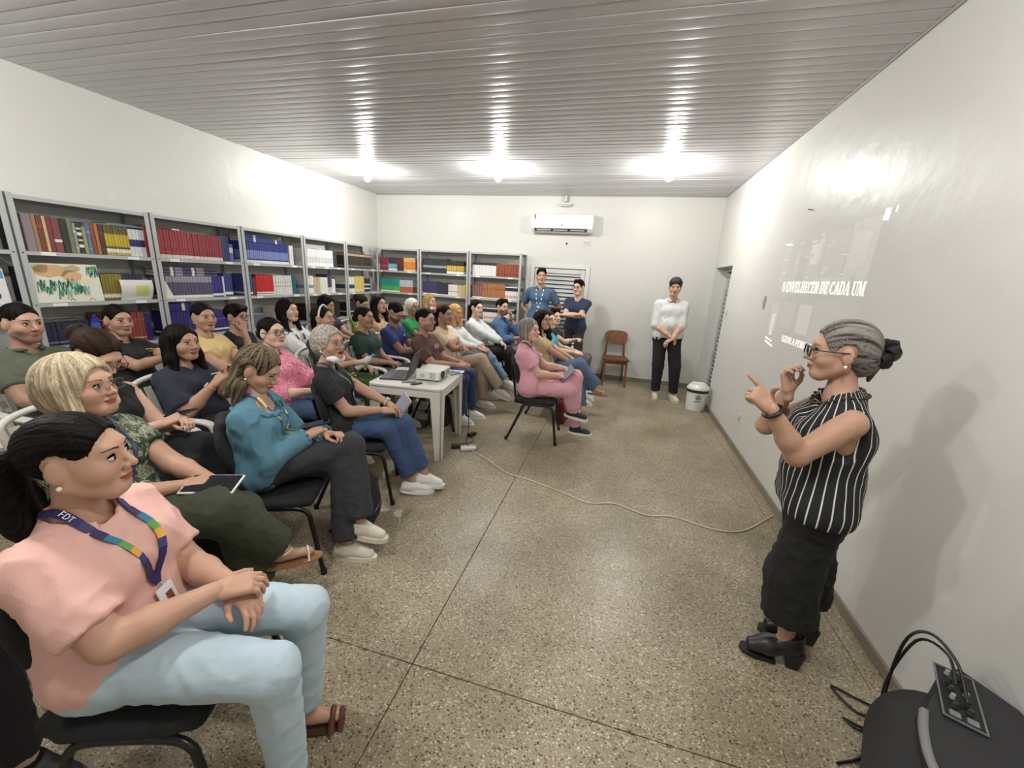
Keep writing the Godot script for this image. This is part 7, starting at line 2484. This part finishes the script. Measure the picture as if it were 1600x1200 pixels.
	mk.cap(Vector3(0.052, -0.106, -0.032), Vector3(0.052, -0.106, 0.032), 0.024, 0.024, 0.02)
	mk.cap(Vector3(0.02, -0.10, -0.055), Vector3(0.05, -0.108, -0.03), 0.016, 0.024, 0.02)
	mk.cap(Vector3(0.02, -0.10, 0.055), Vector3(0.05, -0.108, 0.03), 0.016, 0.024, 0.02)
	var mo := put("face_mask", net_mesh(mk.net(0.006)), cmat(col(226, 226, 226), 0.8), f.t)
	mo.transform = f.head
	for s in [-1.0, 1.0]:
		q = MB.new()
		q.tube([Vector3(0.03, -0.095, s * 0.062), Vector3(0.0, -0.05, s * 0.080), Vector3(-0.02, -0.01, s * 0.088)], 0.0016, 5)
		put("ear_loop", q.done(), cmat(col(232, 232, 232), 0.8), mo)
	# headband
	f = folk.headband
	q = MB.new()
	var arc := []
	for k in 17:
		var a := PI * k / 16.0
		arc.append((f.head as Transform3D) * Vector3(0.010 + 0.02 * sin(a), 0.02 + 0.112 * sin(a), 0.090 * cos(a)))
	q.tube(arc, 0.0085, 6)
	put("headband", q.done(), cmat(col(216, 208, 196), 0.6), f.t)
	# mask of the blonde woman at the back
	f = folk.blondmask
	mk = Blob.new()
	mk.cap(Vector3(0.055, -0.112, -0.03), Vector3(0.055, -0.112, 0.03), 0.026, 0.026, 0.02)
	mo = put("face_mask", net_mesh(mk.net(0.008)), cmat(col(222, 222, 222), 0.8), f.t)
	mo.transform = f.head
	dress()
	shelf_things()

func pa_speaker() -> void:
	# a cabinet laid on its side against the wall, control panel upwards
	var t := thing("loudspeaker", "black loudspeaker laid down by the right wall, control panel upwards", "loudspeaker", Vector3(1.08, 0, -1.08))
	var o := t.position
	var bm := mat("pa_black", col(38, 38, 40), 0.6)
	bm.uv1_triplanar = true
	bm.uv1_scale = Vector3(5, 5, 5)
	bump(bm, noise_tex(51, 0.2, Color.BLACK, Color.WHITE, 128, 2), 0.06)
	var rim := [Vector2(0.90, -0.99), Vector2(0.985, -1.18), Vector2(1.155, -1.368), Vector2(1.212, -1.395), Vector2(1.288, -1.275), Vector2(1.288, -0.80), Vector2(0.93, -0.80)]
	var low := PackedVector2Array()
	var mid := Vector2(1.09, -1.06)
	for p in rim:
		low.append(p - Vector2(o.x, o.z))
	var flat := Transform3D(Basis(Vector3(1, 0, 0), Vector3(0, 0, 1), Vector3(0, 1, 0)), Vector3(0, 0.215, 0))
	var q := MB.new()
	q.prism(low, 0.43, flat)
	var inner := PackedVector2Array()
	for p in rim:
		inner.append((p - mid) * 0.93 + mid - Vector2(o.x, o.z))
	for k in rim.size():
		var a := low[k]
		var b := low[(k + 1) % low.size()]
		var c := inner[(k + 1) % low.size()]
		var d := inner[k]
		q.flat([Vector3(a.x, 0.43, a.y), Vector3(b.x, 0.43, b.y), Vector3(c.x, 0.452, c.y), Vector3(d.x, 0.452, d.y)], Vector3(mid.x - o.x, 0.1, mid.y - o.z))
	q.prism(inner, 0.022, Transform3D(flat.basis, Vector3(0, 0.441, 0)))
	put("cabinet", q.done(), bm, t)
	var g := Blob.new()
	g.cap(Vector3(0.03, 0.20, -0.16), Vector3(-0.13, 0.20, 0.14), 0.15, 0.15, 0.1)
	g.cap(Vector3(0.0, 0.30, -0.13), Vector3(-0.13, 0.28, 0.14), 0.125, 0.125, 0.1)
	g.cap(Vector3(-0.13, 0.20, 0.14), Vector3(-0.06, 0.2, 0.3), 0.15, 0.15, 0.1)
	g.below(Vector3(0, 0.002, 0), Vector3(0, -1, 0))
	put("front_grille", net_mesh(g.net(0.014)), cmat(col(34, 34, 35), 0.7), t)
	q = MB.new()
	q.tube(smooth_path([Vector3(-0.085, 0.446, -0.095), Vector3(-0.13, 0.449, -0.02), Vector3(-0.165, 0.446, 0.08), Vector3(-0.16, 0.44, 0.2)], 5), 0.012, 6)
	put("edge_strip", q.done(), cmat(col(122, 122, 122), 0.6), t)
	var L := Vector3(-0.43, 0, 0.90).normalized()
	var bs := Basis(L.cross(Vector3.UP) * -1.0, L * -1.0, Vector3.UP)
	if bs.determinant() < 0.0:
		bs = Basis(-bs.x, bs.y, bs.z)
	var c0 := Vector3(1.121 - o.x, 0.455, -1.250 - o.z)
	var pn := put("control_panel", box_mesh(c0, Vector3(0.085, 0.215, 0.006), 0.002, bs), cmat(col(18, 18, 19), 0.3), t)
	for b in [[0.0, 0.108, 0.088, 0.005], [0.0, -0.108, 0.088, 0.005], [0.043, 0.0, 0.005, 0.22], [-0.043, 0.0, 0.005, 0.22]]:
		put("panel_rim", box_mesh(c0 + bs * Vector3(b[0], b[1], 0.004), Vector3(b[2], b[3], 0.006), 0.0015, bs), cmat(col(112, 112, 114), 0.3), pn)
	for r in 5:
		for k in 2:
			var kb := MB.new()
			kb.lathe([Vector2(0, 0.014), Vector2(0.0055, 0.014), Vector2(0.007, 0.0), Vector2(0, 0)], 12, c0 + bs * Vector3(-0.016 + 0.032 * k, 0.082 - 0.034 * r, 0.003))
			put("knob", kb.done(), cmat(col(60, 60, 62) if (r + k) % 3 else col(160, 160, 162), 0.35), pn)
	for k in 2:
		put("socket", box_mesh(c0 + bs * Vector3(-0.018 + 0.036 * k, -0.086, 0.004), Vector3(0.026, 0.022, 0.008), 0.003, bs), cmat(col(150, 150, 152), 0.3, 0.6), pn)
	cord("speaker_cable", "black cable arching off the loudspeaker panel to the floor", "cable", [Vector3(1.12, 0.47, -1.22), Vector3(1.13, 0.53, -1.30), Vector3(1.10, 0.56, -1.37), Vector3(1.05, 0.52, -1.38), Vector3(1.08, 0.30, -1.43), Vector3(1.14, 0.04, -1.48), Vector3(1.20, 0.008, -1.56), Vector3(1.12, 0.008, -1.60), Vector3(1.05, 0.008, -1.625), Vector3(1.10, 0.008, -1.53), Vector3(1.19, 0.008, -1.545)], 0.005, col(18, 18, 19))
	cord("signal_cable", "second black cable tangled on the floor beside the loudspeaker", "cable", [Vector3(1.13, 0.47, -1.28), Vector3(1.14, 0.515, -1.35), Vector3(1.09, 0.50, -1.40), Vector3(1.09, 0.25, -1.45), Vector3(1.16, 0.03, -1.50), Vector3(1.19, 0.008, -1.52), Vector3(1.10, 0.008, -1.47), Vector3(1.035, 0.008, -1.49), Vector3(1.08, 0.008, -1.455), Vector3(1.17, 0.008, -1.51), Vector3(1.10, 0.008, -1.44), Vector3(1.03, 0.008, -1.35), Vector3(0.93, 0.008, -1.30)], 0.0045, col(18, 18, 19))

func collar(who: String, c: Color) -> void:
	var f: Dictionary = folk[who]
	var q := MB.new()
	for e in [1.0, -1.0]:
		var pts := []
		for k in 9:
			var a: float = lerpf(PI, 0.42, k / 8.0) * e
			var d: Vector3 = f.fwd * cos(a) + f.zed * sin(a)
			pts.append(f.neck + d * (0.066 + 0.012 * k / 8.0) + f.up * (0.014 - 0.036 * k / 8.0) + f.fwd * 0.012)
		q.tube(pts, [0.013, 0.013, 0.013, 0.013, 0.013, 0.013, 0.014, 0.013, 0.007], 6)
	put("collar", q.done(), cloth_mat("t", c), f.shirt)

func chest_print(who: String, side: float, y: float, size: Vector2, c: Color, lines := 1) -> void:
	var f: Dictionary = folk[who]
	for k in lines:
		var p: Vector3 = f.chest + f.zed * side + f.up * (y - 0.018 * k)
		var h: Vector3 = f.top.onto(p + f.fwd * 0.4, -f.fwd, 0.006)
		var n: Vector3 = f.top.grad(h)
		var x: Vector3 = Vector3.UP.cross(n).normalized()
		put("chest_print", box_mesh(h, Vector3(size.x * (1.0 - 0.3 * k), size.y, 0.004), 0.0, Basis(x, n.cross(x), n)), cmat(c, 0.7), f.shirt)

func dress() -> void:
	collar("olive", col(84, 88, 72))
	collar("blackpolo", col(26, 25, 26))
	collar("bluestand", col(70, 94, 122))
	collar("whitestand", col(206, 206, 206))
	collar("bluem", col(70, 100, 136))
	chest_print("net", -0.085, 0.035, Vector2(0.05, 0.006), col(196, 164, 60), 2)
	chest_print("blackpolo", -0.085, 0.03, Vector2(0.05, 0.006), col(190, 160, 70), 2)
	chest_print("navy", -0.09, 0.03, Vector2(0.06, 0.008), col(196, 190, 186), 2)
	chest_print("brown", -0.02, 0.0, Vector2(0.12, 0.05), col(150, 112, 90))
	chest_print("bluescrub", -0.08, 0.03, Vector2(0.03, 0.02), col(210, 210, 214))
	# buttons down the pale shirt
	var w: Dictionary = folk.whitestand
	for k in 6:
		var h: Vector3 = w.top.onto(w.neck - w.up * (0.07 + 0.075 * k) + w.fwd * 0.4, -w.fwd, 0.004)
		var q := MB.new()
		q.lathe([Vector2(0, 0.003), Vector2(0.005, 0.002), Vector2(0.006, 0)], 8, h, Basis(w.fwd.cross(w.up).normalized(), w.fwd, w.up))
		put("button", q.done(), cmat(col(230, 230, 228), 0.4), w.shirt)
	# ruffles at the neck and cuffs of the teal blouse
	var f: Dictionary = folk.teal
	var ring := []
	var rad := []
	for k in 61:
		var a := TAU * k / 60.0
		var d: Vector3 = f.fwd * cos(a) + f.zed * sin(a)
		var front := maxf(cos(a), 0.0)
		var s: Vector3 = f.neck + f.fwd * 0.02 - f.up * (0.035 + 0.045 * front)
		var h: Vector3 = f.top.onto(s + d * 0.3, -d, 0.004)
		var r: float = clampf((h - s).length(), 0.085, 0.125)
		ring.append(s + d * r + f.up * 0.008 * sin(k * 1.9) + d * 0.004 * cos(k * 2.3))
		rad.append(0.0105 + 0.003 * sin(k * 2.7))
	var q := MB.new()
	q.tube(ring, rad, 6, false)
	put("ruffle", q.done(), cloth_mat("t", col(82, 126, 144)), f.shirt)
	for arm in ["aR", "aL"]:
		var el: Vector3 = f[arm][0]
		var wr: Vector3 = f[arm][1]
		var dd := (wr - el).normalized()
		var bs := look(dd, Vector3.UP)
		ring = []
		for k in 33:
			var a := TAU * k / 32.0
			ring.append(wr - dd * (0.012 + 0.006 * sin(k * 2.1)) + (bs.y * cos(a) + bs.z * sin(a)) * (0.043 + 0.005 * sin(k * 1.7)))
		q = MB.new()
		q.tube(ring, 0.008, 6, false)
		put("cuff_ruffle", q.done(), cloth_mat("t", col(82, 126, 144)), f.shirt)

func shelf_things() -> void:
	# the leaning drawing
	var t := thing("leaning_drawing", "white board with green and orange strokes leaning on the shelf", "drawing", Vector3(-4.108, SHELF_Y[3] + 0.002, -2.17), PI / 2)
	var tilt := Basis(Vector3.RIGHT, -0.07)
	put("board", box_mesh(tilt * Vector3(0, 0.142, 0), Vector3(0.40, 0.285, 0.012), 0.001, tilt), cmat(col(222, 220, 206), 0.7), t)
	var r := RandomNumberGenerator.new()
	r.seed = 14
	for b in [[-0.08, 0.235, 0.11, 0.05, col(206, 166, 126)], [0.03, 0.19, 0.07, 0.05, col(214, 172, 130)], [-0.14, 0.25, 0.05, 0.035, col(196, 184, 130)], [0.04, 0.25, 0.05, 0.03, col(190, 170, 130)], [0.11, 0.16, 0.04, 0.02, col(226, 218, 160)]]:
		var q := MB.new()
		var poly := PackedVector2Array()
		for k in 14:
			var a := TAU * k / 14.0
			poly.append(Vector2(b[0], b[1]) + Vector2(cos(a) * b[2], sin(a) * b[3]) * r.randf_range(0.75, 1.05))
		for i in poly.size():
			poly[i] = Vector2(clampf(poly[i].x, -0.198, 0.198), clampf(poly[i].y, 0.003, 0.283))
		q.prism(poly, 0.0008, Transform3D(tilt, tilt * Vector3(0, 0, 0.0065)))
		put("paint_patch", q.done(), cmat(b[4], 0.8), t)
	for k in 30:
		var q := MB.new()
		var x := -0.185 + 0.0115 * k + r.randf_range(-0.008, 0.008)
		var y := r.randf_range(0.02, 0.10) if k < 24 else r.randf_range(0.17, 0.21)
		var pts := []
		for i in 4:
			pts.append(tilt * Vector3(clampf(x + 0.010 * i + (0.16 if k >= 24 else 0.0) * 0.2, -0.192, 0.192), clampf(y + (0.060 if i % 2 else 0.0) + r.randf_range(0, 0.03), 0.01, 0.276), 0.0072))
		q.tube(smooth_path(pts, 4), r.randf_range(0.0022, 0.0042), 5)
		put("stroke", q.done(), cmat([col(46, 120, 92), col(30, 84, 70), col(120, 176, 150)][k % 3], 0.7), t)
	for k in 2:
		var q := MB.new()
		q.tube([tilt * Vector3(-0.02 + 0.12 * k, 0.012, 0.0075), tilt * Vector3(0.0 + 0.12 * k, 0.028, 0.0075), tilt * Vector3(0.02 + 0.12 * k, 0.012, 0.0075)], 0.002, 5)
		put("red_mark", q.done(), cmat(col(176, 60, 54), 0.7), t)
	# curled sheet with a drawing
	t = thing("curled_sheet", "curled white sheet with a yellow-green drawing on the shelf", "paper", Vector3(-4.125, SHELF_Y[3] + 0.002, -2.625), PI / 2)
	var q := MB.new()
	var f := func(u: float, v: float) -> Vector3:
		return Vector3(lerpf(-0.12, 0.12, u), v * 0.17, 0.03 * sin(v * 2.6) + 0.02 * u * v - 0.012)
	q.grid(f, 8, 8)
	put("sheet", q.done(), cmat(col(216, 214, 206), 0.7), t)
	q = MB.new()
	var f2 := func(u: float, v: float) -> Vector3:
		var p: Vector3 = f.call(0.45 + 0.4 * u, 0.2 + 0.5 * v)
		return p + Vector3(0, 0, 0.0015)
	q.grid(f2, 4, 4)
	put("paint_patch", q.done(), cmat(col(196, 200, 128), 0.8), t)
	# folded sheet and print cut by the edge
	t = thing("folded_card", "folded white card standing at the post of the red set shelf", "card", Vector3(-4.125, SHELF_Y[3] + 0.002, -2.86), PI / 2)
	q = MB.new()
	q.flat([Vector3(0, 0, 0.01), Vector3(0.07, 0, 0.01), Vector3(0.02, 0.16, -0.01), Vector3(0.005, 0.16, -0.01)], Vector3(0, 0, -1))
	q.flat([Vector3(0, 0, 0.007), Vector3(0.07, 0, 0.007), Vector3(0.02, 0.16, -0.013), Vector3(0.005, 0.16, -0.013)], Vector3(0, 0, 1))
	put("card", q.done(), cmat(col(220, 218, 214), 0.7), t)
	t = thing("round_print", "white sheet with a red disc at the left edge of the photo", "paper", Vector3(-4.11, SHELF_Y[3] + 0.002, -1.74), PI / 2)
	put("sheet", box_mesh(tilt * Vector3(0, 0.12, 0), Vector3(0.20, 0.24, 0.004), 0.0, tilt), cmat(col(218, 220, 222), 0.7), t)
	q = MB.new()
	q.lathe([Vector2(0, 0.001), Vector2(0.03, 0.001), Vector2(0.03, 0)], 18, tilt * Vector3(0.03, 0.06, 0.002), tilt * Basis(Vector3.RIGHT, PI / 2))
	put("disc", q.done(), cmat(col(110, 40, 42), 0.7), t)
	put("blue_band", box_mesh(tilt * Vector3(0.0, 0.20, 0.0024), Vector3(0.19, 0.05, 0.001), 0.0, tilt), cmat(col(96, 150, 190), 0.7), t)
	# blue bottle
	t = thing("blue_bottle", "blue sports bottle standing on the shelf behind the olive polo man", "bottle", Vector3(-4.16, SHELF_Y[2] + 0.002, -2.305))
	q = MB.new()
	q.lathe([Vector2(0, 0), Vector2(0.036, 0), Vector2(0.038, 0.02), Vector2(0.038, 0.13), Vector2(0.030, 0.19), Vector2(0.028, 0.20), Vector2(0, 0.20)], 20)
	put("bottle_body", q.done(), cmat(col(62, 84, 170), 0.3), t)
	q = MB.new()
	q.lathe([Vector2(0, 0.265), Vector2(0.014, 0.262), Vector2(0.016, 0.235), Vector2(0.030, 0.225), Vector2(0.031, 0.198), Vector2(0, 0.198)], 18)
	put("bottle_lid", q.done(), cmat(col(44, 58, 130), 0.4), t)
	q = MB.new()
	q.tube(smooth_path([Vector3(0.0, 0.21, -0.030), Vector3(0, 0.20, -0.055), Vector3(0, 0.16, -0.050)], 5), 0.004, 6)
	put("loop", q.done(), cmat(col(150, 160, 200), 0.5), t)
